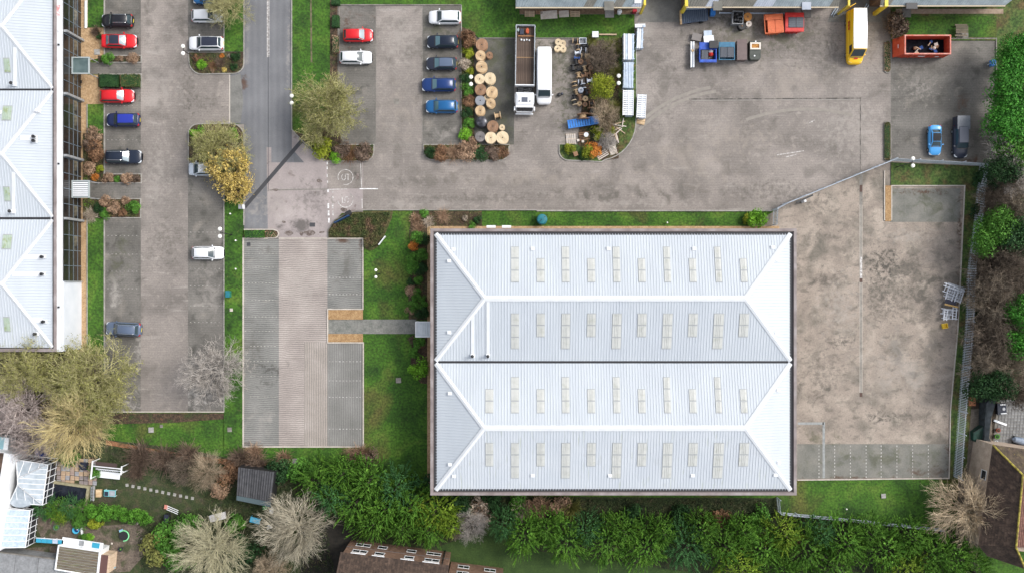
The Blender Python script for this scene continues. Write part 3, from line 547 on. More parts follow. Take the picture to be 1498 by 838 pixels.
# ---- left office and warehouse block
ZO = 4.9; wallx = G(90, 0, ZO).x
ofc = thing('office_block', 'long building on the left edge with white ribbed roofs and a dark glass front', 'office building', (wallx, 0, 0))
yb = G(0, 514, ZO).y; yt = G(0, -60, ZO).y; xl = G(-60, 0, ZO).x
mb = MB(); mb.bbox(xl, wallx-.02, yb+.02, yt, -.02, ZO-.3); mb.build('wall', CLAD, ofc)
mb = MB(); mb.bbox(G(79.5, 0, ZO+.1).x, G(82.5, 0, ZO+.1).x, yb, yt, ZO-.3, ZO+.3); mb.bbox(xl, G(79.5, 0, ZO+.1).x, yb, yb+.42, ZO-.3, ZO+.3); mb.build('parapet', MAUVE, ofc)
mb = MB(); mb.bbox(G(82.5, 0, ZO).x, wallx, yb, yt, ZO-.35, ZO); mb.build('eaves_soffit', CAPM, ofc)
mb = MB(); mb.bbox(G(76.5, 0, ZO).x, G(79.5, 0, ZO+.1).x, yb+.42, yt, ZO-.25, ZO-.02); mb.bbox(xl, G(76.5, 0, ZO).x, yb+.42, yb+.7, ZO-.25, ZO-.02); mb.build('gutter', DARKM, ofc)
hps = []
for y0, y1, yr in ((-58, 130, 38), (133, 318, 225), (321.5, 508, 415)):
    hps.append(Hip(ofc, -70, 77, y0, y1, -60, 2, yr, ZO-.02, ZO+1.4, openleft=True, cw=.24, mats=(ROOFW, ROOFS if y0 > 300 else None)))
for y in (131.5, 319.7):
    a = G(-60, y-1.6, ZO); b = G(77, y+1.6, ZO); MB().bbox(a.x, b.x, b.y, a.y, ZO-.25, ZO-.05).build('valley_gutter', DARKM, ofc)
for y, hp in ((96, hps[0]), (166, hps[1]), (284, hps[1]), (354, hps[2]), (474, hps[2])): hp.light(10.5, y-11, y+11, 1, 11.5, GREENISH, ofc)
duct(hps[0], 22, 70, 124, ofc); duct(hps[1], 20, 252, 310, ofc)
for hp, pts in ((hps[1], ((52,201),(52,207),(57,163),(0,165))), (hps[2], ((64,376),(64,401),(66,470),(54,488)))):
    for x, y in pts:
        p = hp.at(x, y); m2 = MB(); m2.box(p+Vector((0, 0, .12)), (.5, .45, .24)); m2.build('vent_base', WHITEP, ofc); m2 = MB(); m2.cyl(p+Vector((0, 0, .2)), .17, .45, 10, 0, .22); m2.build('vent_cowl', BLACK if y != 163 else WHITEP, ofc)
for y, x in ((202, 30), (376, 33), (401, 18), (468, 48)):
    hp = hps[1] if y < 320 else hps[2]; p, q = hp.at(x, y), hp.at(62 if y > 300 else 50, y); m2 = MB(); z_ = Vector((0, 0, .06)); s_ = Vector((0, .3, 0))
    m2.hexa([p-s_-z_, q-s_-z_, q+s_-z_, p+s_-z_], [p-s_+z_, q-s_+z_, q+s_+z_, p+s_+z_]); m2.build('flashing_strip', CAPM, ofc)
# glass front: three rows of panes between mullions
yg = G(0, 411, 0).y*((H-ZO)/H)
ybays = []; y = yt
mb = MB(); mb.bbox(wallx, wallx+.06, yg, yt, .02, ZO-.36); mb.build('curtain_wall_backing', BLACK, ofc)
ph = 2.05; n = int((yt-yg)/ph); rows = [(.12, 1.0), (1.06, 2.1), (2.16, 3.2), (3.26, ZO-.42)]
pane_meshes = {}
for j in range(n):
    y0 = yg+j*ph; 
    if y0+ph > G(0, -25, 0).y: break
    for r_, (z0, z1) in enumerate(rows):
        pale_pane = r_ == 1 and random.random() < .5  # random panes of one row get a paler, mottled glass colour
        key = (r_, pale_pane)
        if key not in pane_meshes:
            m2 = MB(); m2.bbox(.06, .10, .04, ph-.04, z0, z1); o = m2.build('pane', GLASSB if not pale_pane else mat('mottled_pale_glass', [(.35, (.02,.02,.02)), (.6, (.16,.14,.10))], 1.2, .15), ofc, local=True)
            pane_meshes[key] = o.data; o.location = (0, y0, 0)
        else:
            o = bpy.data.objects.new('pane', pane_meshes[key]); col.objects.link(o); o.parent = ofc; o.location = (0, y0, 0)
        o.location.y = y0
mb = MB()
for j in range(n+1):
    y0 = yg+j*ph
    if y0 < yt: mb.bbox(wallx+.06, wallx+.16, y0-.03, y0+.03, .1, ZO-.36)
for z in (1.03, 2.13, 3.23): mb.bbox(wallx+.065, wallx+.14, yg, yt, z-.025, z+.025)
mb.build('mullion', mat('blue_grey_frame', (.13,.17,.21), rough=.4), ofc)
for py in (-35, 60, 148, 235, 323.5):
    y0 = G(0, py, 0).y; MB().bbox(wallx+.06, wallx+.55, y0-.15, y0+.15, 0, ZO-.36).build('fin', GREYM, ofc)
mb = MB(); mb.bbox(wallx+.001, wallx+.12, yb+.02, yg-.01, 0, ZO-.36); mb.build('white_panel_wall', mat('pale_blue_panel', [(.3, (.52,.55,.60)), (.7, (.6,.62,.66))], .6, .5), ofc)
MB().bbox(wallx+.13, wallx+.3, yg-.12, yg+.02, 0, ZO-.36).build('downpipe', GREYM, ofc)
for nm, x0, y0, x1, y1, slats in (('a', 104.5, 83.5, 130.5, 108.5, 0), ('b', 104.5, 264, 130.5, 289.5, 1)):
    zc = 2.75; p0, p1 = G(x0, y0, zc), G(x1, y1, zc); X0 = max(p0.x, wallx+.17)
    mb = MB(); ring_walls(mb, X0, p1.x, p1.y, p0.y, .16, zc-.22, zc); f = mb.build('entrance_canopy', mat('canopy_frame', (.33,.37,.37), rough=.5), ofc)
    if slats:
        mb = MB(); mb.bbox(X0+.16, p1.x-.16, p1.y+.16, p0.y-.16, zc-.2, zc-.16); mb.build('canopy_deck', mat('grey_deck', (.15,.16,.17)), f)  # plain dark grey deck under the white slats
        for i in range(7):
            y = p1.y+.2+(p0.y-p1.y-.4)*(i+.5)/7; MB().bbox(X0+.17, p1.x-.17, y-.085, y+.085, zc-.12, zc-.03).build('slat', WHITEP, f)
    else:
        mb = MB(); mb.bbox(X0+.16, p1.x-.16, p1.y+.16, p0.y-.16, zc-.15, zc-.1); mb.build('canopy_glass', mat('canopy_glass', [(.4, (.07,.105,.105)), (.7, (.12,.165,.165))], .9, .15), f)
    mb = MB(); 
    for yy in (p0.y-.13, p1.y+.03): mb.bbox(p1.x-.13, p1.x-.03, yy, yy+.1, 0, zc-.22)
    mb.build('post', GREYM, f)
ps = G(85.5, 15, ZO); sg = MB(); sg.bbox(ps.x-.25, ps.x+.25, G(0,24,ZO).y, G(0,8,ZO).y, ZO, ZO+.03); sg.build('sign_strip', mat('faded_pink_sign', [(.45, (.72,.66,.66)), (.6, (.6,.25,.25))], 2.5, .6), ofc)
for y in (45, 66, 88, 240, 345, 449):
    ps = G(86, y, ZO); MB().box((ps.x, ps.y, ZO+.06), (.22, .22, .12)).build('roof_fitting', BLACK if y in (66, 449, 240) else WHITEP, ofc)
# ---- industrial units along the top
UR = {'a': mat('weathered_blue_sheet', [(.3, (.145,.18,.20)), (.7, (.23,.27,.29))], .8, .6, fine=(3, .08), island=.12), 'b': mat('weathered_brown_sheet', [(.3, (.10,.10,.085)), (.7, (.16,.15,.13))], .8, .7, fine=(3, .08), island=.1),
      'c': mat('pale_lilac_sheet', [(.3, (.26,.29,.35)), (.7, (.36,.39,.44))], .8, .6, island=.1)}
YELL = mat('yellow_trim', [(.3, (.62,.46,.03)), (.7, (.72,.56,.06))], 2, .5)
EAVE = mat('cream_gutter', (.50,.42,.30), rough=.7)
BRICKW = mat('brown_brick', [(.3, (.12,.075,.05)), (.7, (.19,.12,.085))], 4, .9, fine=(12, .2))
def unit(label, x0, x1, yeave, bands, lcut=0, rcut=0):
    z = 3.6; a = G(x0, yeave, z); b = G(x1, yeave, z); yN = G(0, -60, z).y; n = len(bands)
    u = thing('industrial_unit', label, 'industrial unit', ((a.x+b.x)/2, a.y, 0))
    MB().bbox(a.x+.05, b.x-.05, a.y+1.0, yN, -.02, z-.15).build('wall', BRICKW, u)
    for i in range(n):
        m2 = MB(); xa, xb = a.x+(b.x-a.x)*i/n, a.x+(b.x-a.x)*(i+1)/n; zt = z+1.5; sk = 4.0 if lcut else 4.0
        ex = (xb-xa)*.0
        p = [Vector((xa+.004, a.y, z)), Vector((xb-.004, a.y, z)), Vector((xb-.004+sk, yN, zt)), Vector((xa+.004+sk, yN, zt))]
        if i == 0 : p[3] = Vector((xa, yN, zt))
        if i == n-1: p[2] = Vector((xb+rcut, yN, zt))
        m2.hexa([v-Vector((0, 0, .06)) for v in p], p)
        k = 4
        for j in range(k):
            s = (j+.5)/k; A, B = p[0].lerp(p[1], s), p[3].lerp(p[2], s); rib_plane(m2, A, B-A, Vector((0, -.1, 1)).normalized(), (B-A).length, .09, .05)
        m2.m = [0]*len(m2.m); m2.build('roof_sheet', UR[bands[i]], u)
    MB().bbox(a.x, b.x, a.y-.16, a.y-.01, z-.2, z-.03).build('gutter', EAVE, u)
    return u, a, b, z
u1, a1, b1_, z1 = unit('industrial unit at the top centre with pallets and a grey door slab along its front', 754.5, 938, 10.5, 'aaaaaaabaabac')
def yellow_post(px0, py0, px1, py1, parent, wd=.3, lab=None):      # a post standing at the ground end, seen leaning outward
    p = G(px1, py1, 0); MB().box((p.x, p.y, 1.9), (wd, wd, 3.8)).build('corner_post', YELL, parent)
    q = Vector((p.x, p.y, 3.8)); 
    MB().bbox(p.x-wd/2, p.x+wd/2, p.y+wd/2, p.y+4, 3.5, 3.8).build('verge_trim', YELL, parent)
yellow_post(948, 0, 937, 20, u1)
s_ = G(933, 2, 3.7); MB().box((s_.x, s_.y, 3.82), (.9, .7, .1)).build('white_sign', WHITEP, u1)
u2, *_ = unit('wide industrial unit at the top right behind the row of small skips', 1004, 1227, 10, 'bbcbbbbccaaaaaab')
yellow_post(1007, 0, 996, 21, u2, .4); yellow_post(1238, 0, 1226, 21, u2, .25)
u3, *_ = unit('industrial unit in the top right corner above the red open skip', 1288, 1471, 8, 'baaaaaaaaaaaa', rcut=8)
yellow_post(1302, 0, 1279, 21, u3, .45)
# loading bays between the units: recessed wall and roller door
for lab, x0, x1, par in (('a', 950, 996, u2), ('b', 1238, 1284, u3)):
    a, b = G(x0, 0, 0), G(x1, 0, 0); yb_ = G(0, 3, 0).y+1.2
    f = MB().bbox(a.x, b.x, yb_, yb_+.2, 0, 3.2).build('roller_door', mat('roller_door', [(.4, (.07,.07,.07)), (.6, (.13,.13,.13))], .3, .6, stretch=(.1, .1, 9)), par)
    MB().bbox(a.x-1, b.x+1, yb_+.2, yb_+8, 3.4, 3.6).build('bay_roof', UR['b'] if x0 == 950 else CAPM, par)
    if x0 > 1000:
        for i in range(6):
            xx = a.x+(b.x-a.x)*(i+.5)/6; MB().bbox(xx-.28, xx+.28, yb_+.5, yb_+1.3, 3.6, 3.66).build('bay_rooflight', mat('dark_grille', (.06,.06,.10)), par)
MB().box(G(891.5, 20, .1)+Vector((0, 0, .02)), (1.25, 1.2, .12)).build('door_slab', CONC, u1)
s_ = G(891, 9, 3.8); MB().box((s_.x, s_.y, 3.75), (1.3, 1.2, .12)).build('door_hood', UR['b'], u1)
s_ = G(1050, 9, 3.8); MB().box((s_.x, s_.y, 3.75), (1.2, 1.2, .12)).build('door_hood', UR['b'], u2)
s_ = G(1180, 9, 3.8); MB().box((s_.x, s_.y, 3.75), (1.2, 1.0, .12)).build('door_hood', UR['c'], u2); MB().box(G(1180, 19, .1), (1.2, 1.3, .12)).build('door_slab', APRON, u2)
s_ = G(1334, 9, 3.8); MB().box((s_.x, s_.y, 3.75), (1.5, .8, .12)).build('door_hood', BLACK, u3); MB().box(G(1326, 19, .1), (1.2, 1.3, .12)).build('door_slab', APRON, u3)
MB().bbox(G(1310, 0).x, G(1467, 0).x, G(0, 21).y, G(0, 14).y, 0, .13).build('brick_plinth', mat('pale_brick_edge', [(.3, (.24,.17,.12)), (.7, (.36,.28,.21))], 3), u3)
# ---- houses
TILE = mat('brown_roof_tile', [(.3, (.034,.022,.016)), (.5, (.056,.036,.026)), (.7, (.088,.058,.042))], 1.2, .9, .3, 9, fine=(5, .25), island=.3)
TILEM = mat('mossy_brown_tile', [(.3, (.05,.036,.026)), (.5, (.078,.056,.04)), (.7, (.12,.095,.05))], 1.5, .9, .3, 9, fine=(5, .25), island=.3, blotch=[((.22,.17,.03), 2.5, .64, .72, .7)])
BRICK = mat('house_brick', [(.3, (.13,.075,.05)), (.5, (.19,.11,.072)), (.7, (.25,.155,.105))], 2, .9, .3, 12, fine=(9, .18))
MOSS = mat('yellow_lichen', [(.4, (.18,.14,.03)), (.6, (.42,.35,.06))], 3, .9)
def tiled(name, e0, e1, r1, r0, m, parent, row=.34, thick=.05, cols_=None):
    """a pitched plane in real courses of tiles; e0-e1 the eaves, r0-r1 the ridge"""
    n = max(1, int(((r0-e0).length)/row)); mb = MB(); up = (e1-e0).cross(r0-e0).normalized(); up = up if up.z > 0 else -up
    for i in range(n):
        a, b, c, d = e0.lerp(r0, i/n), e1.lerp(r1, i/n), e1.lerp(r1, (i+1)/n), e0.lerp(r0, (i+1)/n)
        k = max(1, int((b-a).length/.33)) 
        for j in range(k):
            s, t = j/k, (j+1)/k; g = .02/max(.1, (b-a).length)
            A, B, C_, D = a.lerp(b, s+g), a.lerp(b, t-g), d.lerp(c, t-g), d.lerp(c, s+g); h = up*(thick+random.uniform(0, .012))
            mb.add([A+h, B+h, C_+up*.012, D+up*.012, A, B], [(0,1,2,3), (4,5,1,0)])
        mb.add([a-up*.01, b-up*.01, c-up*.01, d-up*.01], [(0,1,2,3)])
    o = mb.build(name, m, parent); return tag(o, kind='stuff')
def house_window(p, d, n, wd, ht, parent, halves=2):
    """p: centre of the window on the wall face, d: along the wall, n: outward"""
    z = Vector((0, 0, 1)); m2 = MB()
    def bar(c, L, hgt, t=.10): m2.hexa([c-d*L/2-z*hgt/2, c+d*L/2-z*hgt/2, c+d*L/2-z*hgt/2+n*t, c-d*L/2-z*hgt/2+n*t], [c-d*L/2+z*hgt/2, c+d*L/2+z*hgt/2, c+d*L/2+z*hgt/2+n*t, c-d*L/2+z*hgt/2+n*t])
    bar(p+z*(ht/2-.05), wd, .1, .05); bar(p-z*(ht/2-.03), wd+.06, .06, .06)
    for s in ([-1, 0, 1] if halves == 2 else [-1, 1]): bar(p+d*s*(wd/2-.05), .07, ht-.18, .05)
    f = m2.build('window', WHITEP, parent)
    for s in ((-1, 1) if halves == 2 else (0,)):
        m2 = MB(); c = p+d*s*wd/4; bar(c, (wd/halves)-.14, ht-.2, .03); m2.build('pane', GLASSD, f)
# house at bottom centre (wall faces the warehouse)
zh = 6.3; A, B = G(500.5, 807, zh), G(655, 826, zh); d = (B-A); d.z = 0; d.normalize(); n = Vector((-d.y, d.x, 0))
hs_ = thing('house', 'brown brick house at the bottom with two rows of white windows', 'house', ((A.x+B.x)/2, (A.y+B.y)/2, 0))
def dz(v, z): return Vector((v.x, v.y, z))
bk = -n*9
A2, B2 = A-n*.3, B-n*.3
mb = MB(); mb.hexa([dz(A2+bk, 0), dz(B2+bk, 0), dz(B2, 0), dz(A2, 0)], [dz(A2+bk, zh-.1), dz(B2+bk, zh-.1), dz(B2, zh-.1), dz(A2, zh-.1)]); mb.build('wall', BRICK, hs_)
mb = MB(); mb.hexa([dz(A2, 2.9), dz(B2, 2.9), dz(B2+n*.05, 2.9), dz(A2+n*.05, 2.9)], [dz(A2, 3.05), dz(B2, 3.05), dz(B2+n*.05, 3.05), dz(A2+n*.05, 3.05)]); mb.build('brick_band', CLAD, hs_)
tiled('roof', A-d*.2, B+d*.2, dz(B-n*4.6+d*.2, zh+2.6), dz(A-n*4.6-d*.2, zh+2.6), TILE, hs_); tiled('roof', dz(B-n*9.2+d*.2, zh), dz(A-n*9.2-d*.2, zh), dz(A-n*4.6-d*.2, zh+2.6), dz(B-n*4.6+d*.2, zh+2.6), TILE, hs_)
L = (B-A).length
for s, wd, hv in ((.145, 2.0, 2), (.335, 1.3, 1), (.62, 1.3, 1), (.84, 2.0, 2)):
    for zc in (1.75, 4.35): house_window(dz(A2.lerp(B2, s), zc), d, n, wd, 1.05, hs_, hv)
MB().tube([dz(A2.lerp(B2, .945)+n*.1, 0), dz(A2.lerp(B2, .945)+n*.1, zh-.2)], .07, 8).build('downpipe', BLACK, hs_)
mb = MB()
for s, t in ((.08, .22), (.28, .40), (.55, .68), (.76, .92)): a_, b_ = dz(A.lerp(B, s)+n*.0, zh-.1), dz(A.lerp(B, t), zh-.1); mb.hexa([a_, b_, b_+n*.1, a_+n*.1], [v+Vector((0, 0, .1)) for v in (a_, b_, b_+n*.1, a_+n*.1)])
mb.build('eaves_board', WHITEP, hs_)
A, B = G(656, 838, 5.6), G(736, 848, 5.6); hs2 = thing('house', 'lower brick house at the bottom edge, right of the taller brown house', 'house', ((A.x+B.x)/2, (A.y+B.y)/2, 0)); A2, B2 = A-n*.3, B-n*.3
mb = MB(); mb.hexa([dz(A2+bk, 0), dz(B2+bk, 0), dz(B2, 0), dz(A2, 0)], [dz(A2+bk, 5.5), dz(B2+bk, 5.5), dz(B2, 5.5), dz(A2, 5.5)]); mb.build('wall', BRICK, hs2)
tiled('roof', A, B, dz(B-n*4.6, 8), dz(A-n*4.6, 8), TILE, hs2)
for s in (.25, .75): house_window(dz(A2.lerp(B2, s), 4.0), d, n, 1.6, 1.1, hs2, 2); house_window(dz(A2.lerp(B2, s), 1.6), d, n, 1.6, 1.1, hs2, 2)
# house at right
zr_ = 5.0; E0, E1 = G(1452, 650, zr_), G(1431, 797, zr_); R0, R1 = G(1496, 694, zr_+2.6), G(1486, 800, zr_+2.6)
hr = thing('house', 'house at the right edge with a brown hipped roof and yellow lichen ridges', 'house', ((E0.x+E1.x)/2+2, (E0.y+E1.y)/2, 0))
d = (E0-E1); d.z = 0; d.normalize(); n = Vector((-d.y, d.x, 0)); w0, w1 = E0-n*.25, E1-n*.25; far = -n*11
mb = MB(); mb.hexa([dz(w1, 0), dz(w1+far, 0), dz(w0+far, 0), dz(w0, 0)], [dz(w1, zr_-.1), dz(w1+far, zr_-.1), dz(w0+far, zr_-.1), dz(w0, zr_-.1)]); mb.build('wall', mat('buff_brick', [(.3, (.36,.28,.215)), (.7, (.50,.40,.32))], 1.2, .9, fine=(8, .12)), hr)
tiled('roof', E1, E0, R0, R1, TILE, hr); tiled('roof', E0, E0+far-n*.5, R0+far*.8, R0, TILEM, hr, cols_=1)
tiled('roof', G(1445, 813, zr_), E1+Vector((.0, -.02, 0)), R1, G(1500, 832, zr_+1.6), TILE, hr); tiled('roof', dz(R1-n*.05, zr_+2.6), dz(R0-n*.05, zr_+2.6), dz(R0-n*6, zr_+.1), dz(R1-n*6, zr_+.1), mat('redder_tile', [(.3, (.10,.045,.035)), (.7, (.17,.08,.06))], 1.5, .9, island=.3), hr)
mb = MB()
for p, q in ((E0, R0), (R0, R1), (R1, G(1500, 832, zr_+1.9)), (R1, E1)):
    if q is not E1: mb.tube([p+Vector((0, 0, .08)), q+Vector((0, 0, .08))], .13, 6)
mb.build('ridge_tiles', MOSS, hr)
house_window(dz(w0.lerp(w1, .32), 3.6), d, n, 1.3, 1.2, hr, 1)
# ================= VEHICLES =================
def paint(name, c, flake=0): return mat(name, C(c), rough=.3, coat=.25, metal=flake, spec=.35)
P_BLACK = paint('black_paint', (.012,.013,.017)); P_NAVY = paint('navy_paint', (.012,.02,.07)); P_DNAVY = paint('dark_navy_paint', (.010,.016,.032)); P_RED = paint('red_paint', (.55,.012,.018))
P_WHITE = paint('white_car_paint', (.72,.73,.75)); P_GREY = paint('slate_grey_paint', (.09,.12,.18)); P_BLUE = paint('mid_blue_paint', (.012,.10,.26)); P_DBLUE = paint('deep_blue_paint', (.010,.035,.14))
P_SILV = paint('pale_silver_paint', (.55,.60,.66), .2); P_LBLUE = paint('sky_blue_paint', (.07,.33,.70)); P_CHAR = paint('charcoal_paint', (.022,.027,.045)); P_YEL = paint('yellow_van_paint', (.80,.47,.012))
P_INDIGO = paint('bright_blue_paint', (.02,.035,.30))
GLASSW = mat('windscreen_glass', (.035,.055,.065), rough=.08, spec=.5); GLASST = mat('teal_windscreen', (.08,.17,.20), rough=.08, spec=.7); GLASSP = mat('pale_windscreen', (.16,.22,.25), rough=.08, spec=.9); RUBBER = mat('tyre_rubber', (.012,.012,.012), rough=.8); ALLOY = mat('alloy', (.35,.36,.38), rough=.35, metal=.6)
LAMP = mat('headlamp_lens', (.60,.64,.68), rough=.12); TAILR = mat('tail_lamp', (.38,.01,.01), rough=.2); PLATE_Y = mat('yellow_plate', (.7,.55,.05), rough=.5); PLATE_W = mat('white_plate', (.75,.75,.72), rough=.5); CHROME = mat('chrome', (.6,.62,.64), rough=.2, metal=.8)
def lerp(a, b, t): return a+(b-a)*t
def interp(tab, t):
    for (a, *x), (b, *y) in zip(tab, tab[1:]):
        if t <= b: s = (t-a)/(b-a) if b > a else 0; s = max(0, s); return [lerp(p, q, s) for p, q in zip(x, y)]
    return list(tab[-1][1:])
def car(label, px, py, head, paint_, lng=4.4, wid=1.82, kind='hatch', roof=None, rails=None, glass=None, cat='car', name='parked_car', group=None, hgt=None):
    """head: degrees, 0 = nose to the right of the photo, 90 = nose up"""
    K = {'hatch': dict(h=1.48, belt=.93, rear=-.94, rr=-.74, fr=.10, fw=.44, nose=.72, tail=.95),
         'suv': dict(h=1.68, belt=1.05, rear=-.93, rr=-.80, fr=.14, fw=.44, nose=.86, tail=1.05),
         'estate': dict(h=1.50, belt=.95, rear=-.95, rr=-.84, fr=.06, fw=.36, nose=.74, tail=.97),
         'saloon': dict(h=1.42, belt=.90, rear=-.72, rr=-.44, fr=.10, fw=.42, nose=.68, tail=.92),
         'van': dict(h=2.25, belt=1.25, rear=-.985, rr=-.97, fr=.56, fw=.76, nose=1.05, tail=1.25),
         'mpv': dict(h=1.65, belt=1.0, rear=-.96, rr=-.88, fr=.20, fw=.56, nose=.8, tail=1.0)}[kind]
    h, belt = hgt or K['h'], K['belt']; hl, hw = lng/2, wid/2
    c = G(px, py, .8); r = thing(name, label, cat, (c.x, c.y, 0), math.radians(head), group)
    # outline: half width factor and top height along the length
    tab = [(-1, .60, K['tail']-.28), (-.985, .76, K['tail']-.14), (-.94, .89, K['tail']-.03), (-.86, .955, K['tail']), (-.72, .985, K['tail']), (-.4, 1, belt), (K['fw']-.04, 1, belt), (K['fw']+.06, .99, belt-.015),
           (.72, .955, lerp(belt, K['nose'], .5)), (.84, .89, K['nose']), (.92, .78, K['nose']-.08), (.97, .62, K['nose']-.20), (1.0, .40, K['nose']-.34)]
    if kind == 'van': tab = [(-1, .96, h*.5), (-.985, .985, h*.55), (-.4, 1, belt), (.7, 1, belt), (.82, .96, lerp(belt, K['nose'], .8)), (.93, .88, K['nose']-.08), (.98, .72, K['nose']-.2), (1, .56, K['nose']-.4)]
    ts = sorted(set([t for t, *_ in tab]+[-.9, -.6, -.2, 0, .2, .55, .65, .82, .92])); mb = MB(); sec = []
    for t in ts:
        w_, zt = interp(tab, t); y = w_*hw; x = t*hl; zb = .24 if abs(t) < .93 else .32; cr = .05
        sec.append([(x, -y*.93, zb), (x, -y, zb+.22), (x, -y*.995, lerp(zb, zt, .72)), (x, -y*.93, zt-.03), (x, -y*.72, zt+cr*.4), (x, -y*.30, zt+cr), (x, y*.30, zt+cr), (x, y*.72, zt+cr*.4), (x, y*.93, zt-.03), (x, y*.995, lerp(zb, zt, .72)), (x, y, zb+.22), (x, y*.93, zb)])
    n = 12; mb.v = [p for s in sec for p in s]
    for i in range(len(sec)-1):
        for j in range(n): mb.f.append([i*n+j, i*n+(j+1) % n, (i+1)*n+(j+1) % n, (i+1)*n+j])
    mb.f += [list(range(n-1, -1, -1)), list(range((len(sec)-1)*n, len(sec)*n))]; mb.m = [0]*len(mb.f)
    # greenhouse shell joined to the body
    xr, xrr, xfr, xfw = K['rear']*hl, K['rr']*hl, K['fr']*hl, K['fw']*hl
    wb, wt = hw*.90, hw*(.86 if kind == 'van' else .68)
    def gh(ins=0.0, up=0.0):
        rows = []
        for x, z, w_ in ((xr, belt+.03, wb*.93), (lerp(xr, xrr, .55), lerp(belt, h, .6), lerp(wb*.95, wt*.93, .6)), (xrr, h-.03, wt*.93), (lerp(xrr, xfr, .5), h+.02, wt), (xfr, h-.03, wt*.96), (lerp(xfr, xfw, .5), lerp(belt, h, .52), lerp(wt*.97, wb*.96, .5)), (xfw, belt+.03, wb*.95)): rows.append((x, z, w_))
        return rows
    rows = gh(); m2 = []
    base = len(mb.v)
    for i, (x, z, w_) in enumerate(rows):
        edge = i in (0, 6)
        bx = x; mb.v += [(bx, -lerp(wb, w_, 0 if not edge else 1)*1.0, belt), (x, -w_, z-.02), (x, -w_*.6, z+.025), (x, 0, z+.04), (x, w_*.6, z+.025), (x, w_, z-.02), (bx, lerp(wb, w_, 0 if not edge else 1), belt)]
    for i in range(6):
        for j in range(6): mb.f.append([base+i*7+j, base+i*7+j+1, base+(i+1)*7+j+1, base+(i+1)*7+j]); mb.m.append(0)
    b = mb.build('body', paint_, r, smooth=True, local=True)
    g = glass or GLASSW
    def screen(i0, i1, s0, s1, nm, gm, ki=.90):
        m3 = MB(); A, B_ = rows[i0], rows[i1]
        def pt(s, j, k):   # s along, j across
            x, z, w_ = [lerp(A[q], B_[q], s) for q in range(3)]
            if i1-i0 == 2:
                M_ = rows[i0+1]; x, z, w_ = [lerp(A[q], M_[q], s*2) if s < .5 else lerp(M_[q], B_[q], s*2-1) for q in range(3)]
            return Vector((x, w_*j*ki, z+(.04-.045*abs(j)**2)+.014))
        js = (-1, -.6, -.2, .2, .6, 1); ss = [lerp(s0, s1, q/4) for q in range(5)]
        m3.v = [tuple(pt(s, j, 0)) for s in ss for j in js]
        for a in range(4):
            for q in range(5): m3.f.append([a*6+q, a*6+q+1, (a+1)*6+q+1, (a+1)*6+q]); m3.m.append(0)
        return m3.build(nm, gm, r, smooth=True, local=True)
    screen(4, 6, .06, .93, 'windscreen', g)
    if kind != 'van': screen(0, 2, .14, .90, 'rear_window', GLASSW if kind != 'saloon' else g, .86)
    if roof or kind == 'van': screen(2, 4, .01 if not kind == 'van' else .004, .99, 'roof_panel', roof or paint_, .95 if kind != 'van' else 1.0)
    for s in (-1, 1):
        m3 = MB()
        q = [(xr+.18*(xrr-xr), belt+.09), (xrr+.1, h-.13), (xfr-.05, h-.13), (xfw-.16, belt+.09)] if kind != 'van' else [(xfr-.75, belt+.12), (xfr-.75, h-.5), (xfr+.12, h-.55), (xfw-.3, belt+.12)]
        def sy(z): return s*(lerp(wb, wt, (z-belt)/(h-belt))+.012)
        m3.v = [(x, sy(z), z) for x, z in q]+[(x, sy(z)-s*.02, z) for x, z in q]; m3.f = [[0,1,2,3], [4,5,6,7], [0,1,5,4], [1,2,6,5], [2,3,7,6], [3,0,4,7]]; m3.m = [0]*6
        m3.build('side_window', GLASSW if kind != 'van' else GLASSD, r, local=True)
        m3 = MB(); m3.box((xfw-.28, s*(hw+.06), belt+.04), (.13, .22, .15), s*.2); m3.build('mirror', paint_, r, local=True)
        m3 = MB(); zt = K['nose']-.06; m3.hexa([(hl*.86, s*hw*.62, zt-.16), (hl*.965, s*hw*.50, zt-.18), (hl*.93, s*hw*.80, zt-.18), (hl*.80, s*hw*.94, zt-.14)], [(hl*.84, s*hw*.60, zt+.045), (hl*.955, s*hw*.48, zt-.03), (hl*.925, s*hw*.81, zt-.03), (hl*.79, s*hw*.93, zt+.05)]); m3.build('headlight', LAMP, r, local=True)
        m3 = MB(); zt = K['tail']-.1; m3.hexa([(-hl*.985, s*hw*.60, zt-.2), (-hl*.99, s*hw*.80, zt-.2), (-hl*.92, s*hw*.96, zt-.2), (-hl*.92, s*hw*.6, zt-.2)], [(-hl*.985, s*hw*.62, zt+.02), (-hl*.975, s*hw*.83, zt+.02), (-hl*.90, s*hw*.955, zt+.05), (-hl*.92, s*hw*.66, zt+.08)]); m3.build('tail_light', TAILR, r, local=True)
        for x in (-.60, .62):
            m3 = MB(); m3.lathe((x*hl, s*(hw-.11), .32), [(.2, -.1), (.32, -.1), (.33, 0), (.32, .1), (.2, .1)], 16, 0, 'Y'); wl = m3.build('wheel', RUBBER, r, local=True)
            m3 = MB(); m3.lathe((x*hl, s*(hw-.11), .32), [(.05, -.105), (.19, -.105), (.19, .105), (.05, .105)], 10, 0, 'Y'); m3.build('rim', ALLOY, wl, local=True)
        if rails:
            m3 = MB(); m3.tube([(xrr+.12, s*wt*.86, h), (xrr+.2, s*wt*.88, h+.07), (xfr-.2, s*wt*.9, h+.07), (xfr-.1, s*wt*.88, h)], .028, 6); m3.build('roof_rail', rails, r, local=True)
    m3 = MB(); m3.box((hl-.02, 0, .42), (.04, .52, .11)); m3.build('number_plate', PLATE_W, r, local=True); m3 = MB(); m3.box((-hl-.005, 0, .62), (.04, .52, .11)); m3.build('number_plate', PLATE_Y, r, local=True)
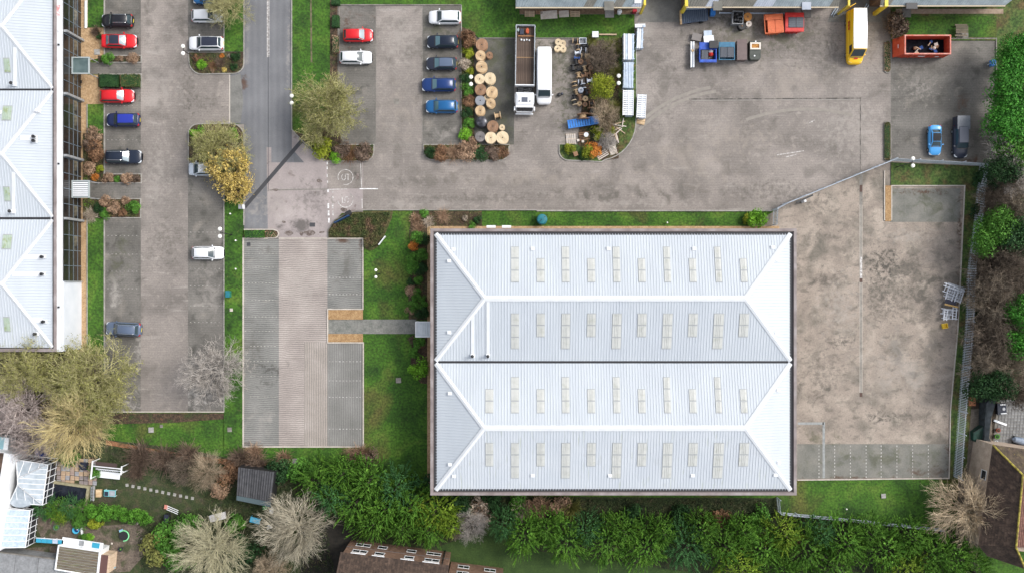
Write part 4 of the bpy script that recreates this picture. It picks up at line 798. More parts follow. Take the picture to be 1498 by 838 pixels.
    m3 = MB(); m3.box((hl*.975, 0, .50), (.1, hw*1.0, .18)); m3.build('grille', BLACK, r, local=True)
    m3 = MB(); m3.box((xfw+.01, 0, belt+.055), (.12, wb*1.7, .012)); m3.build('scuttle', BLACK, r, local=True)
    return r
car('black estate car with silver roof rails parked by the grass at the top left', 171, 30.5, 180, P_BLACK, 4.35, 1.8, 'suv', None, CHROME)
car('red car with a black roof parked beside the gravel, nose towards the aisle', 174, 60, 0, P_RED, 4.9, 1.9, 'saloon', P_CHAR, None, GLASSP)
car('plain red hatchback below the clipped hedge blocks at the left building', 171, 140.5, 0, P_RED, 4.75, 1.84, 'hatch', None, None, GLASSP)
car('bright navy blue hatchback with its tail lights towards the aisle, below the red hatchback', 179.5, 175.5, 180, P_NAVY, 4.6, 1.84, 'suv', P_INDIGO)
car('dark estate car with chrome roof rails and pale windscreen beside the russet shrubs', 180.5, 229.5, 0, P_DNAVY, 5.0, 1.9, 'estate', None, CHROME, GLASSP)
car('slate grey car parked askew near the bottom of the left car park', 180, 481, 177, P_GREY, 4.9, 1.88, 'suv', None, CHROME)
car('blue car cut off by the top edge of the photo under bare branches', 304, -4, 180, P_BLUE, 4.3, 1.8, 'hatch')
car('white hatchback under the bare branches, second from the top edge', 303.5, 23, 0, P_WHITE, 4.4, 1.82, 'hatch')
car('white car with a black roof beside the twin lamp at the planted island', 301, 63.5, 180, P_WHITE, 4.8, 1.9, 'suv', P_CHAR)
car('pale silver car half hidden by the yellow leaved tree', 298, 247.5, 180, P_SILV, 4.4, 1.8, 'mpv', P_WHITE, None, None)
car('white car parked alone against the grass strip in the left car park', 304, 370, 0, P_WHITE, 4.4, 1.8, 'hatch')
car('small red hatchback parked alone above the white saloon by the hedge', 524, 51.5, 0, P_RED, 4.15, 1.78, 'hatch', None, None, GLASSP)
car('white car below the small red hatchback near the olive tree', 520.5, 84, 0, P_WHITE, 4.5, 1.8, 'hatch')
car('white estate at the top of the row of five cars', 650.5, 25.5, 180, P_WHITE, 4.45, 1.85, 'suv')
car('black hatchback second in the row of five, below the white estate', 647, 61, 180, P_DNAVY, 4.35, 1.78, 'hatch', None, None, GLASST)
car('charcoal hatchback with silver bonnet edges in the middle of the row of five', 645.5, 93, 180, P_CHAR, 4.25, 1.76, 'hatch', P_GREY, None, GLASST)
car('long deep blue estate fourth in the row of five', 641.5, 124, 180, P_DBLUE, 4.75, 1.86, 'estate', None, None, GLASST)
car('mid blue car at the bottom of the row of five', 646, 156, 180, P_BLUE, 4.45, 1.8, 'suv', None, None, GLASST)
# roadster
rd = car('small sky blue roadster with a black soft top', 1368.5, 205.5, -90, P_LBLUE, 4.2, 1.72, 'saloon', mat('black_soft_top', (.012,.012,.014), rough=.8), hgt=1.25)
# dark pickup with a load bed cover
pk = car('long charcoal pickup with a flat grey bed cover beside the roadster', 1405.5, 207, -90, P_CHAR, 4.6, 1.95, 'suv', mat('grey_pickup_roof', (.10,.11,.14), rough=.5), name='pickup', cat='pickup')
mb = MB(); mb.bbox(-3.3, -1.6, -.9, .9, .4, 1.55); mb.build('load_bed', P_CHAR, pk, local=True); mb = MB(); mb.bbox(-3.35, -1.5, -.86, .86, 1.552, 1.62); mb.build('bed_cover', mat('grey_bed_cover', [(.3, (.09,.105,.13)), (.7, (.13,.145,.17))], 4, .4), pk, local=True)
# vans
wv = car('long white panel van parked beside the white lorry', 795.8, 112.5, -90, P_WHITE, 7.6, 2.15, 'van', WHITEP, name='panel_van', cat='van')
yv = car('yellow panel van with a white roof and one rear door open at the loading bay', 1250.5, 56, -90, P_YEL, 7.2, 2.2, 'van', WHITEP, name='panel_van', cat='van', hgt=2.7)
mb = MB(); mb.box((-3.95, -.95, 1.5), (.07, .95, 2.0), .5); mb.build('rear_door', P_YEL, yv, local=True)
MB().box((2.93, -.02, 1.235), (.16, .5, .02), 0).build('bonnet_print', mat('red_print', (.5,.02,.02)), yv, local=True)
mb = MB()
for i in range(3): mb.box((-1.9+i*.42, -1.115, 1.5), (.34, .012, .36))
mb.build('side_print', mat('red_print_side', (.5,.02,.02)), yv, local=True)
# white flatbed lorry, nose down
LX, LY = 768, 101; c = G(LX, LY, 1.2); lo = thing('flatbed_lorry', 'white flatbed lorry with brown board floor and low silver sides', 'lorry', (c.x, c.y, 0), math.radians(-90.8))
hl = 5.9
mb = MB(); mb.bbox(-5.6, 5.0, -.42, .42, .55, .92); mb.bbox(2.55, 3.35, -1.1, 1.1, .6, .95); mb.build('chassis', BLACK, lo, local=True)
BOARD = mat('lorry_floor_board', [(.3, (.062,.042,.032)), (.5, (.092,.064,.049)), (.7, (.135,.095,.07))], 1.2, .9, stretch=(.4, 3, 1), fine=(6, .15), objvar=.15)
fb = MB().bbox(-5.75, 2.35, -1.24, 1.24, .95, 1.1).build('load_floor', mat('lorry_subfloor', (.04,.03,.025)), lo, local=True)
bd = None
for i in range(11):
    y = -1.19+i*2.38/10
    if bd is None: m2 = MB(); m2.bbox(-5.7, 2.3, -.105, .105, 1.102, 1.13); b0 = m2.build('board', BOARD, fb, local=True); bd = b0.data; b0.location = (0, y, 0)
    else: o = bpy.data.objects.new('board', bd); col.objects.link(o); o.parent = fb; o.location = (0, y, 0)
for s in (-1, 1):
    m2 = MB(); m2.bbox(-5.75, 2.35, s*1.27-.05, s*1.27+.05, 1.0, 1.72); 
    for x in range(9): m2.bbox(-5.7+x, -5.58+x, s*1.34-.02, s*1.34+.02, 1.0, 1.7)
    m2.build('drop_side', GALV, lo, local=True)
MB().bbox(-5.85, -5.75, -1.3, 1.3, 1.0, 1.75).build('tailboard', GALV, lo, local=True); MB().bbox(2.35, 2.47, -1.3, 1.3, 1.0, 2.1).build('headboard', WHITEP, lo, local=True)
MB().bbox(-1.6, -1.5, -1.2, 1.2, 1.14, 1.18).build('floor_strap', mat('tan_strap', (.30,.19,.10)), lo, local=True)
m2 = MB(); m2.bbox(3.55, 5.55, -1.2, 1.2, .95, 2.55); m2.hexa([(5.55, -1.2, .5), (6.05, -1.05, .5), (6.05, 1.05, .5), (5.55, 1.2, .5)], [(5.55, -1.2, 1.62), (5.98, -1.05, 1.6), (5.98, 1.05, 1.6), (5.55, 1.2, 1.62)])
m2.hexa([(3.6, -1.15, 2.552), (5.3, -1.15, 2.552), (5.3, 1.15, 2.552), (3.6, 1.15, 2.552)], [(3.9, -1.0, 2.72), (5.15, -.95, 2.68), (5.15, .95, 2.68), (3.9, 1.0, 2.72)]); m2.build('cab', P_WHITE, lo, local=True)
m2 = MB(); m2.hexa([(5.56, -1.08, 1.63), (5.90, -1.0, 1.63), (5.90, 1.0, 1.63), (5.56, 1.08, 1.63)], [(5.56, -1.08, 2.4), (5.6, -1.0, 2.4), (5.6, 1.0, 2.4), (5.56, 1.08, 2.4)]); m2.build('windscreen', GLASSD, lo, local=True)
MB().bbox(6.0, 6.15, -1.2, 1.2, .35, .8).build('bumper', WHITEP, lo, local=True); MB().box((4.55, .0, 2.74), (.62, .78, .06)).build('roof_hatch', mat('grey_hatch', (.09,.10,.13), rough=.4), lo, local=True)
for s in (-1, 1):
    MB().bbox(5.4, 5.9, s*1.33-.09, s*1.33+.09, 1.5, 2.3).build('mirror', WHITEP, lo, local=True); MB().box((4.75, s*.72, 2.76), (.16, .12, .1)).build('beacon', BLACK, lo, local=True)
    MB().bbox(3.7, 4.9, s*1.28-.07, s*1.28+.07, 1.2, 2.45).build('side_fairing', GREYM, lo, local=True)
    for x in (5.0, -3.0, -4.2):
        m3 = MB(); m3.lathe((x, s*1.08, .48), [(.25, -.13), (.47, -.13), (.48, 0), (.47, .13), (.25, .13)], 16, 0, 'Y'); m3.build('wheel', RUBBER, lo, local=True)
m2 = MB(); random.seed(3)
for i in range(9): m2.tube([(2.6+random.random()*.8, random.uniform(-1, 1), 1.0+random.random()*.7), (2.7+random.random()*.7, random.uniform(-1, 1), 1.1+random.random()*.7)], .05, 6)
m2.bbox(2.6, 3.3, -.9, -.2, .95, 1.5); m2.bbox(2.7, 3.2, .3, .9, .95, 1.4); m2.build('engine_gear', mat('black_machinery', [(.4, (.01,.01,.012)), (.7, (.08,.085,.09))], 4, .4), lo, local=True)
# rubbish loaded at the tail of the lorry
for (x, y, l_, w_, hh, cc, lab, cat) in ((-5.1, .25, .7, .5, .35, (.5,.10,.04), 'orange bundle on the lorry floor at its tail', 'bundle'), (-5.0, -.5, .9, .6, .25, (.05,.06,.09), 'dark crumpled sheet on the lorry floor beside the orange bundle', 'sheet'), (-4.45, .1, .16, 2.2, .16, (.30,.15,.07), 'brown timber laid across the lorry floor near its tail', 'timber'), (-5.25, -1.0, .5, .3, .3, (.35,.42,.42), 'pale green bag in the tail corner of the lorry', 'bag')):
    M_ = lo.matrix_basis if False else Matrix.Translation(lo.location) @ Matrix.Rotation(math.radians(-90.8), 4, 'Z'); p = M_ @ Vector((x, y, 1.14)); m2 = MB()
    m2.lathe((0, 0, 0), [(.5, 0), (.52, .3*hh/.3), (.3, hh)], 9); m2.v = [(a*l_*1.0*random.uniform(.8, 1.15), b*w_*random.uniform(.8, 1.15), c_) for a, b, c_ in m2.v]
    if cat == 'timber': m2 = MB(); m2.box((0, 0, .08), (l_, w_, hh))
    o = one({'bundle': 'bundle', 'sheet': 'tarpaulin', 'timber': 'timber', 'bag': 'bag'}[cat], m2, mat(lab[:20].replace(' ', '_'), [(.3, tuple(.7*q for q in cc)), (.7, cc)], 5), lab, cat); o.location = p; o.rotation_euler.z = math.radians(-90.8)
for i in range(4):
    p = Matrix.Translation(lo.location) @ Matrix.Rotation(math.radians(-90.8), 4, 'Z') @ Vector((-3.95+.06*(i % 2), -.55+i*.36, 1.14)); m2 = MB(); m2.lathe((0, 0, 0), [(.11, 0), (.12, .1), (.05, .16)], 7)
    o = one('white_scrap', m2, WHITEP, 'small white scrap in the line of scraps across the lorry floor', 'scrap', 'white scraps on the lorry floor'); o.location = p; o.scale.y = random.uniform(.8, 1.4)
# ================= YARD OBJECTS =================
WOOD = mat('reel_wood', [(.3, (.36,.235,.125)), (.5, (.50,.35,.20)), (.7, (.60,.45,.28))], 1.5, .85, fine=(5, .12), stretch=(.5, 3, 1), objvar=.14)
WOODP = mat('pale_reel_wood', [(.3, (.52,.40,.25)), (.7, (.68,.56,.38))], 1.5, .85, fine=(5, .1), stretch=(.5, 3, 1), objvar=.08)
WOODB = mat('brown_reel_wood', [(.3, (.20,.11,.06)), (.7, (.34,.20,.12))], 1.5, .85, fine=(5, .2), stretch=(.5, 3, 1), objvar=.12)
WOODG = mat('grey_reel', [(.3, (.12,.11,.11)), (.7, (.24,.22,.21))], 1.5, .8, fine=(5, .15)); CABLE = mat('black_cable', (.02,.02,.022), rough=.6)
def reel(px, py, r, m, label, ht=1.0, up=True, rz=None, z0=0, drum=None, group='wooden cable reels beside the bed', cat='cable reel'):
    R = r/S; zt = z0+(ht if up else R); c = G(px, py, zt); o = thing('cable_reel', label, cat, (c.x, c.y, z0), rz if rz is not None else random.uniform(0, 3.1), group)
    T = Matrix.Identity(4) if up else (Matrix.Translation((0, 0, R)) @ Matrix.Rotation(math.pi/2, 4, 'X') @ Matrix.Translation((0, 0, -ht/2)))
    def put(mb, nm, mt, p): mb.v = [tuple(T @ Vector(v)) for v in mb.v]; return mb.build(nm, mt, p, local=True)
    for z in (0, ht-.09):
        d = MB(); k = 7
        for i in range(k):    # a flange of planks
            y0, y1 = -R+2*R*i/k+.008, -R+2*R*(i+1)/k-.008; xa, xb = math.sqrt(max(.0001, R*R-y0*y0)), math.sqrt(max(.0001, R*R-y1*y1)); ym = (y0+y1)/2; xm = math.sqrt(R*R-ym*ym)
            d.prism([(-xa, y0), (xa, y0), (xm, ym), (xb, y1), (-xb, y1), (-xm, ym)], z, z+.08+random.uniform(0, .01))
        f = put(d, 'flange', m, o)
        if z: 
            d = MB(); d.lathe((0, 0, 0), [(.09, ht-.03), (.09, ht+.005)], 10); put(d, 'hub_hole', BLACK, f)
            if R > .5:
                d = MB()
                for a in range(4): t = a*1.57+.4; d.lathe((R*.42*math.cos(t), R*.42*math.sin(t), ht-.0), [(.03, -.02), (.03, .02)], 6)
                put(d, 'bolt', GREYM, f)
    d = MB(); d.lathe((0, 0, 0), [(R*.55, .082), (R*.55, ht-.092)], 14); put(d, 'drum', drum or m, o)
    return o
RL = [(704.8,65.5,8.8,WOODB,'upright brown cable reel at the top of the line of reels'), (703,81.6,7.4,WOOD,'tan cable reel with a loose board, second down the left line'), (716,81,5,WOODB,'small brown reel right of the second reel in the line'),
  (704.5,98,8.4,WOOD,'tan cable reel third down the left line of reels'), (701.6,116,7.4,WOODP,'pale reel with a dark centre left of the largest clean reel'), (716.8,114.8,8.4,WOODP,'clean pale reel at the top of the right line of reels'),
  (703,131.6,8.3,WOODB,'greyish brown reel at the twin lamp'), (719.6,135,8.4,WOOD,'tan reel with dark spokes right of the greyish brown reel'), (718,151,6.9,WOOD,'orange tan reel below the spoked reel'),
  (712,143,4,WOODP,'tiny pale reel squeezed between four larger reels'), (702.5,162,7.4,WOOD,'tan reel holding a white coil above the black wrapped drum'), (721,185,8.4,WOODB,'orange brown reel right of the black wrapped drum'),
  (734.5,186.6,4.2,WOODP,'small pink tinted reel at the right end of the group'), (702.5,200,7.4,WOODG,'grey reel at the bottom left of the group'), (718,201.8,8.5,WOODP,'pale reel at the bottom middle of the group'), (735,201.5,9.2,WOODP,'largest pale reel at the bottom right corner of the group')]
for x, y, r, m, l in RL: reel(x, y, r, m, l, .95 if r > 6 else .6)
reel(702.5, 147.4, 7.3, ALLOY, 'silver rimmed metal reel with a brown coil in the left line', .8, drum=WOODB)
dr = G(704.5, 178, 1.2); mb = MB(); mb.lathe((0, 0, 0), [(.74, 0), (.78, .08), (.76, 1.1), (.66, 1.22), (.2, 1.25)], 18); o = one('wrapped_drum', mb, mat('black_wrap', [(.4, (.02,.02,.025)), (.7, (.12,.12,.14))], 2.2, .3), 'black plastic wrapped drum in the left line of reels', 'drum', smooth=True); o.location = (dr.x, dr.y, 0)
reel(728, 169.4, 5.4, WOOD, 'small reel lying on its side right of the black wrapped drum', .85, up=False, rz=1.75)
for x, y, l in ((816.8,61.6,'upper left reel of the clover of four pale reels'), (823.3,63.6,'upper right reel of the clover of four pale reels'), (815.5,71.4,'lower left reel of the clover of four pale reels'), (823.9,71.8,'lower right reel of the clover of four pale reels')): reel(x, y, 4.7, WOODP, l, .5, group='four pale reels right of the van')
random.seed(12)
BLUEC = mat('blue_plastic', (.02,.07,.25), rough=.5); WB = mat('white_blue_plastic', [(.4, (.5,.55,.65)), (.6, (.7,.72,.75))], 4, .5)
SM = [(90,85,'t'),(107,125,'t'),(105,157,'w'),(140,140,'w'),(140,178,'t'),(100,192,'u'),(170,180,'t'),(172,218,'b'),(118,260,'k'),(147,257,'t'),(185,250,'b'),(110,295,'t'),(145,298,'b'),(85,350,'t'),(120,338,'w'),(178,328,'w'),(125,385,'w'),(97,400,'t'),(140,362,'w'),(85,430,'k'),(120,435,'b'),(152,438,'t'),(85,462,'p'),(117,468,'t'),(150,474,'b'),(190,470,'b'),(95,215,'k'),(125,210,'b'),(160,400,'k'),(75,250,'k'),(165,285,'b'),(150,115,'k')]
for i, (x, y, k) in enumerate(SM):
    mt = {'t': WOOD, 'w': WB, 'b': WOODB, 'u': BLUEC, 'k': CABLE, 'p': WOODP}[k]; lb = {'t': 'small tan reel', 'w': 'small white and blue reel', 'b': 'small brown reel', 'u': 'blue reel', 'k': 'black cable drum', 'p': 'pale cream reel'}[k]
    reel(820+x/4.19, 40+y/4.19, random.uniform(3.4, 4.1), mt, lb+' in the jumble of small reels left of the green tree' if k not in 'up' else lb+' at the '+('left edge' if k == 'u' else 'bottom left')+' of the jumble of small reels', random.uniform(.55, .85), up=random.random() < .35, rz=random.choice((0.05, 1.5, .2, 1.7)), drum=CABLE if random.random() < .6 else None, group='jumble of small reels'+(' '+k), cat='cable reel')
reel(853, 171, 9, WOODB, 'thin large reel standing on edge above the blue ramp', .7, up=False, rz=.05, drum=WOOD, group='large reels above the blue ramp'); reel(867, 164, 8.5, WOODB, 'dark reel on edge between the blue ramp and the green tree', .9, up=False, rz=-.15, drum=CABLE, group='large reels above the blue ramp')
def generic(name, label, cat, px, py, rz, z0=0, zt=0, group=None):
    c = G(px, py, zt or z0); return thing(name, label, cat, (c.x, c.y, z0), math.radians(rz), group)
def lb(mb, nm, m, p): return mb.build(nm, m, p, local=True)
def pallet(px, py, l, w_, rz, label, m=WOODP, z0=0, n=6, solid=False, group=None):
    o = generic('wooden_pallet', label, 'pallet', px, py, rz, z0, z0+.14, group)
    for i in range(n): lb(MB().bbox(-l/2, l/2, -w_/2+w_*(i+.08)/n, -w_/2+w_*(i+(.98 if solid else .72))/n, .12, .145), 'slat', m, o)
    mb = MB(); [mb.bbox(x-.06, x+.06, -w_/2, w_/2, 0, .118) for x in (-l/2+.06, 0, l/2-.06)]; lb(mb, 'bearer', WOOD, o); return o
TIMB = mat('new_timber', [(.3, (.42,.30,.20)), (.7, (.58,.45,.33))], 2, .85, stretch=(.4, 3, 1), fine=(6, .1), objvar=.1); TIMW = mat('bleached_timber', [(.3, (.5,.43,.37)), (.7, (.68,.62,.56))], 2, .85, objvar=.08)
pallet(774.8, 20.5, 1.35, .85, 0, 'pallet with brown slats leaning at the left end of the row below the unit', TIMB); pallet(789, 18.5, .9, .5, 0, 'narrow dark pallet second in the row below the unit', WOODB, n=4)
pallet(803, 22.2, 2.3, 1.1, 4, 'largest pallet stacked with pale boards in the row below the unit', TIMW, n=8, solid=True); pallet(825, 20.8, 1.35, .9, 3, 'pale boarded pallet between the largest pallet and the framed one', TIMW, n=7, solid=True); pallet(841.3, 20.6, 1.3, .85, 0, 'open framed pallet at the right end of the row below the unit', TIMB, n=3)
pallet(835, 203.5, 1.4, 1.35, 92, 'open slatted pallet below the blue ramp', TIMW, n=5); pallet(855, 199, 1.5, 1.2, 8, 'brown pallet under the white table top', WOODB, n=5); pallet(896.5, 218, 1.55, 1.0, 105, 'pale boarded pallet leaning at the kerb of the reel island', TIMW, n=6, solid=True)
pallet(881, 226, 1.6, 1.0, 30, 'broken pale pallet lying at the bottom kerb of the reel island', TIMW, n=4)
o = generic('round_table', 'small round white table top on the brown pallet', 'table', 857, 198.5, 0, .15); lb(MB().cyl((0, 0, .6), .32, .04, 18), 'tabletop', WHITEP, o); lb(MB().cyl((0, 0, 0), .05, .6, 8), 'leg', GREYM, o)
for x, y, l in ((845.5, 206, 'small white block left of the round table'), (852.5, 207.5, 'small pale block below the round table')): o = generic('block', l, 'block', x, y, 10); mb = MB(); mb.prism([(-.17, -.15), (.15, -.17), (.18, .14), (-.14, .17)], 0, .28); lb(mb, 'block_body', TIMW, o)
random.seed(5)
for i, (x, y, a, l) in enumerate(((906, 180, 15, 1.7), (907, 184, -8, 1.8), (905, 188, 25, 1.6), (908, 191, -35, 1.5), (903, 194, 40, 1.6), (911, 180, 80, 1.3), (900, 199, -70, 1.5), (903, 203, -75, 1.3))):
    o = one('timber_plank', MB().box((0, 0, .1+.03*i), (l, .13, .04), 0, 0, random.uniform(-.08, .08)), TIMW if i % 3 else TIMB, 'loose plank in the heap of pale timber at the right of the reel island', 'plank', 'loose planks in the timber heap'); p = G(x, y, .2); o.location = (p.x, p.y, .05); o.rotation_euler.z = math.radians(a)
# blue ramp
o = generic('metal_ramp', 'bright blue slatted metal ramp tilted below the jumble of reels', 'ramp', 853, 179, 9, 0, .9); BLU = mat('bright_blue_steel', [(.3, (.02,.15,.50)), (.7, (.05,.25,.65))], 2, .45)
mb = MB(); [mb.bbox(-2.15, 2.15, s*.52-.04, s*.52+.04, .72, .98) for s in (-1, 1)]; lb(mb, 'side_rail', BLU, o)
for i in range(12): lb(MB().bbox(-2.1+i*.35, -2.1+i*.35+.27, -.48, .48, .78, .86), 'slat', BLU, o)
lb(MB().bbox(1.2, 2.15, -.48, .48, .87, .98), 'top_plate', BLU, o); mb = MB(); [mb.bbox(x, x+.08, s*.5-.04, s*.5+.04, 0, .72) for x in (-2, 1.9) for s in (-1, 1)]; lb(mb, 'leg', BLU, o)
o = generic('old_chair', 'brown upholstered chair thrown among the yellow shrubs of the reel island', 'chair', 842, 226, 20); lb(MB().box((0, 0, .42), (.55, .6, .12)), 'seat', WOODB, o); lb(MB().box((-.3, 0, .75), (.1, .6, .6)), 'backrest', WOODB, o); mb = MB(); [mb.bbox(x-.03, x+.03, y-.03, y+.03, 0, .36) for x in (-.22, .22) for y in (-.24, .24)]; lb(mb, 'leg', WOODB, o)
o = generic('metal_cabinet', 'pale cabinet at the top corner of the reel island', 'cabinet', 871, 50.5, 0, 0, .9); lb(MB().box((0, 0, .45), (.78, .72, .86)), 'body', WB, o); lb(MB().box((0, 0, .9), (.86, .8, .04)), 'lid', WHITEP, o)
one('timber_beam', MB().box((0, 0, .16), (2.4, .18, .16)), TIMB, 'long thin timber beam lying right of the pale cabinet', 'beam', loc=G(889, 51.5, .1))
o = generic('storage_crate', 'pale grey open crate at the top of the reel jumble', 'crate', 852.7, 60, 0, 0, .7); mb = MB(); ring_walls(mb, -.48, .48, -.42, .42, .06, .1, .7); lb(mb, 'sides', WB, o); lb(MB().bbox(-.42, .42, -.36, .36, .1, .16), 'floor', GREYM, o); lb(MB().bbox(-.03, .03, -.36, .36, .5, .6), 'divider', GREYM, o)
# stacks of white steel lengths
PALEB = mat('pale_blue_steel', [(.3, (.36,.45,.56)), (.7, (.56,.63,.72))], 2.5, .4)
def rack(px, py, l, w_, rz, label, h=1.1, n=6, m=None, posts=True, z0=0):
    o = generic('steel_rack', label, 'rack', px, py, rz, z0, h); k = 0
    for i in range(n):
        y = -w_/2+w_*(i+.5)/n; lb(MB().bbox(-l/2, l/2, y-w_/n*.40, y+w_/n*.40, .15, h-.05*(i % 2)), 'steel_length', m or (WHITEP if i % 3 != 0 else PALEB), o)
    mb = MB()
    for x in [-l/2+.1+(l-.2)*j/3 for j in range(4)]: mb.bbox(x-.05, x+.05, -w_/2-.05, w_/2+.05, 0, .14); [mb.bbox(x-.04, x+.04, s*(w_/2+.05)-.03, s*(w_/2+.05)+.03, .14, h+.05) for s in (-1, 1)]
    lb(mb, 'stillage_frame', PALEB, o); return o
def slatrack(px, py, l, w_, rz, label, h=1.1, n=12):
    o = generic('steel_rack', label, 'rack', px, py, rz, 0, h)
    lb(MB().bbox(-l/2, l/2, -w_/2, w_/2*.45, .15, h-.12), 'base_stack', PALEB, o)
    for i in range(n): x = -l/2+l*(i+.5)/n; lb(MB().bbox(x-l/n*.33, x+l/n*.33, -w_/2, w_/2, h-.11, h), 'rung', WHITEP, o)
    mb = MB(); [mb.bbox(-l/2, l/2, y-.04, y+.04, h-.13, h+.04) for y in (-w_/2, w_/2, 0)]; lb(mb, 'side_bar', WHITEP, o); return o
rack(920, 68.5, 3.5, 1.45, 90, 'uppermost of three big white steel racks at the reel island, solid white side', 1.6, 5)
rack(919.5, 110, 3.5, 1.35, 89, 'middle rack of blue white steel lengths at the reel island, beside the twin lamp', 1.4, 6, PALEB); slatrack(919, 150.5, 3.45, 1.4, 89, 'lowest rack of the three by the reel island, topped with cross bars', 1.4, 12)
rack(936.5, 53, 3.3, .85, 88, 'narrow rack of white lengths with a cross head standing alone near the apron', 1.0, 3); MBx = generic('cross_head_bar', 'white cross bar laid on the upper end of the narrow rack', 'bar', 936.5, 38, 3, 1.1, 1.2); lb(MB().box((0, 0, .1), (1.4, .45, .16)), 'bar_body', WHITEP, MBx); lb(MB().box((.5, -.1, .22), (.3, .3, .1)), 'bracket', PALEB, MBx)
slatrack(938.5, 155.5, 3.2, 1.15, 87, 'rack with cross bars standing in the road beside the reel island', 1.2, 11); pallet(937.5, 178, 1.1, .8, -12, 'tan wooden pallet end sticking out below the rack in the road', WOOD, n=5, solid=True)
# small skips
def skip(px, py, l, w_, rz, label, m, lids=None, h=1.35, inner=None, name='skip', zc=None, lidm=None, plates=()):
    o = generic(name, label, 'skip', px, py, rz, 0, zc or h*.8); t = .07; a, b = l/2, w_/2; lo_ = .72
    mb = MB()
    B = [(-a*lo_, -b*.88, .12), (a*lo_, -b*.88, .12), (a*lo_, b*.88, .12), (-a*lo_, b*.88, .12)]; T = [(-a, -b, h), (a, -b, h), (a, b, h), (-a, b, h)]
    Bi = [(x*.94, y*.94, .2) for x, y, z in B]; Ti = [(x*.95, y*.93, h) for x, y, z in T]
    mb.add(B+T+Bi+Ti, [(3,2,1,0), (0,1,5,4), (1,2,6,5), (2,3,7,6), (3,0,4,7), (8,9,10,11), (9,8,12,13), (10,9,13,14), (11,10,14,15), (8,11,15,12), (4,5,13,12), (5,6,14,13), (6,7,15,14), (7,4,12,15)])
    for s in (-1, 1):
        for x in (-a*.5, 0, a*.5): mb.box((x, s*(b*.97), h*.55), (.08, .06, h*.7))
    lb(mb, 'shell', m, o); mb = MB(); ring_walls(mb, -a-.04, a+.04, -b-.04, b+.04, .09, h, h+.07); lb(mb, 'rim', m, o)
    mb = MB(); [mb.tube([(x, s*(b+.02), h*.6), (x, s*(b+.16), h*.6)], .04, 6) for s in (-1, 1) for x in (-a*.4, a*.4)]; lb(mb, 'lifting_lug', m, o)
    for (x0, x1, y0, y1) in (lids or []):
        mb = MB(); mb.bbox(x0*a, x1*a, y0*b, y1*b, h+.075, h+.12); k = 5
        for i in range(k): y = lerp(y0*b, y1*b, (i+.5)/k); mb.bbox(x0*a+.03, x1*a-.03, y-.03, y+.03, h+.12, h+.15)
        lb(mb, 'lid', lidm or mat('slatted_grey_lid', (.07,.08,.10), rough=.5), o)
    for (x0, x1, y0, y1) in plates: lb(MB().bbox(x0*a, x1*a, y0*b, y1*b, h+.072, h+.10), 'cover_plate', m, o)
    if inner: lb(MB().bbox(-a*.8, a*.8, -b*.8, b*.8, .21, h*.5), 'contents', inner, o)
    return o
SK_B = mat('cobalt_skip_paint', [(.3, (.01,.05,.33)), (.7, (.02,.10,.50))], 2, .5); SK_T = mat('teal_skip_paint', [(.3, (.02,.10,.19)), (.7, (.03,.17,.28))], 2, .5); SK_O = mat('orange_skip_paint', [(.3, (.50,.09,.025)), (.6, (.62,.14,.045)), (.75, (.28,.08,.03))], 1.2, .6); SK_R = mat('red_skip_paint', [(.3, (.42,.012,.01)), (.7, (.58,.025,.018))], 2, .5)
JUNK = mat('mixed_scrap', [(.35, (.02,.02,.025)), (.5, (.15,.10,.07)), (.6, (.35,.33,.32)), (.75, (.05,.05,.07))], 5, .9, .6, 9)
skip(1035, 78, 2.65, 2.25, 90, 'cobalt blue skip with half its lid open on red scrap', SK_B, [(-.72, .22, .02, .80)], 1.35, JUNK, plates=[(.28, .97, -.95, .95), (-.97, -.74, -.95, .95)])
o = generic('black_box', 'black box lying on the upper right corner of the cobalt blue skip', 'box', 1043.5, 66, 0, 1.5, 1.7); lb(MB().box((0, 0, .2), (1.1, .95, .4)), 'body', BLACK, o); lb(MB().box((0, 0, .42), (1.14, .99, .04)), 'lid', BLACK, o)
for x, y, cc, l in ((1041, 79, (.55,.03,.02), 'red scrap in the open half of the cobalt skip'), (1040.5, 74, (.7,.7,.72), 'white scrap in the open half of the cobalt skip')):
    p = G(x, y, 1.2); mb = MB(); mb.lathe((0, 0, 0), [(.35, 0), (.38, .2), (.1, .4)], 7); o = one('scrap_sheet', mb, mat(l[:9].replace(' ', '_'), cc), l, 'scrap', loc=(p.x, p.y, .75)); o.scale = (1, .8, 1)
skip(1062.5, 76, 2.35, 2.1, 90, 'teal blue skip with two closed grey slatted lids', SK_T, [(-.75, .42, -.88, -.03), (-.75, .42, .03, .88)], 1.35, plates=[(.46, .97, -.95, .95)])
skip(1131, 36, 2.5, 2.5, 4, 'orange rust worn skip with closed ribbed lids', SK_O, [(-.7, .1, -.95, .35), (.14, .95, -.95, .35)], 1.4, lidm=SK_O, plates=[(-.9, .97, .4, .96)])
skip(1161, 34, 2.5, 2.5, 0, 'bright red skip with two dark slatted lids', SK_R, [(-.66, .14, -.59, .5), (.18, .97, -.59, .5)], 1.45, plates=[(-.97, .97, .54, .97), (-.97, .97, -.97, -.63), (-.97, -.7, -.6, .52)])
o = generic('steel_container', 'long plum brown covered container between the teal skip and the bin with the white frame', 'container', 1085.5, 73, 90, 0, 1.3); PL = mat('plum_steel', [(.3, (.095,.065,.062)), (.7, (.135,.095,.09))], 1.5, .5); lb(MB().bbox(-1.3, 1.3, -.62, .62, .1, 1.25), 'body', PL, o); lb(MB().bbox(-1.4, 1.4, -.68, .68, 1.26, 1.32), 'lid', PL, o); mb = MB(); [mb.bbox(x-.05, x+.05, -.66, .66, .05, .1) for x in (-1, 0, 1)]; lb(mb, 'runner', BLACK, o)
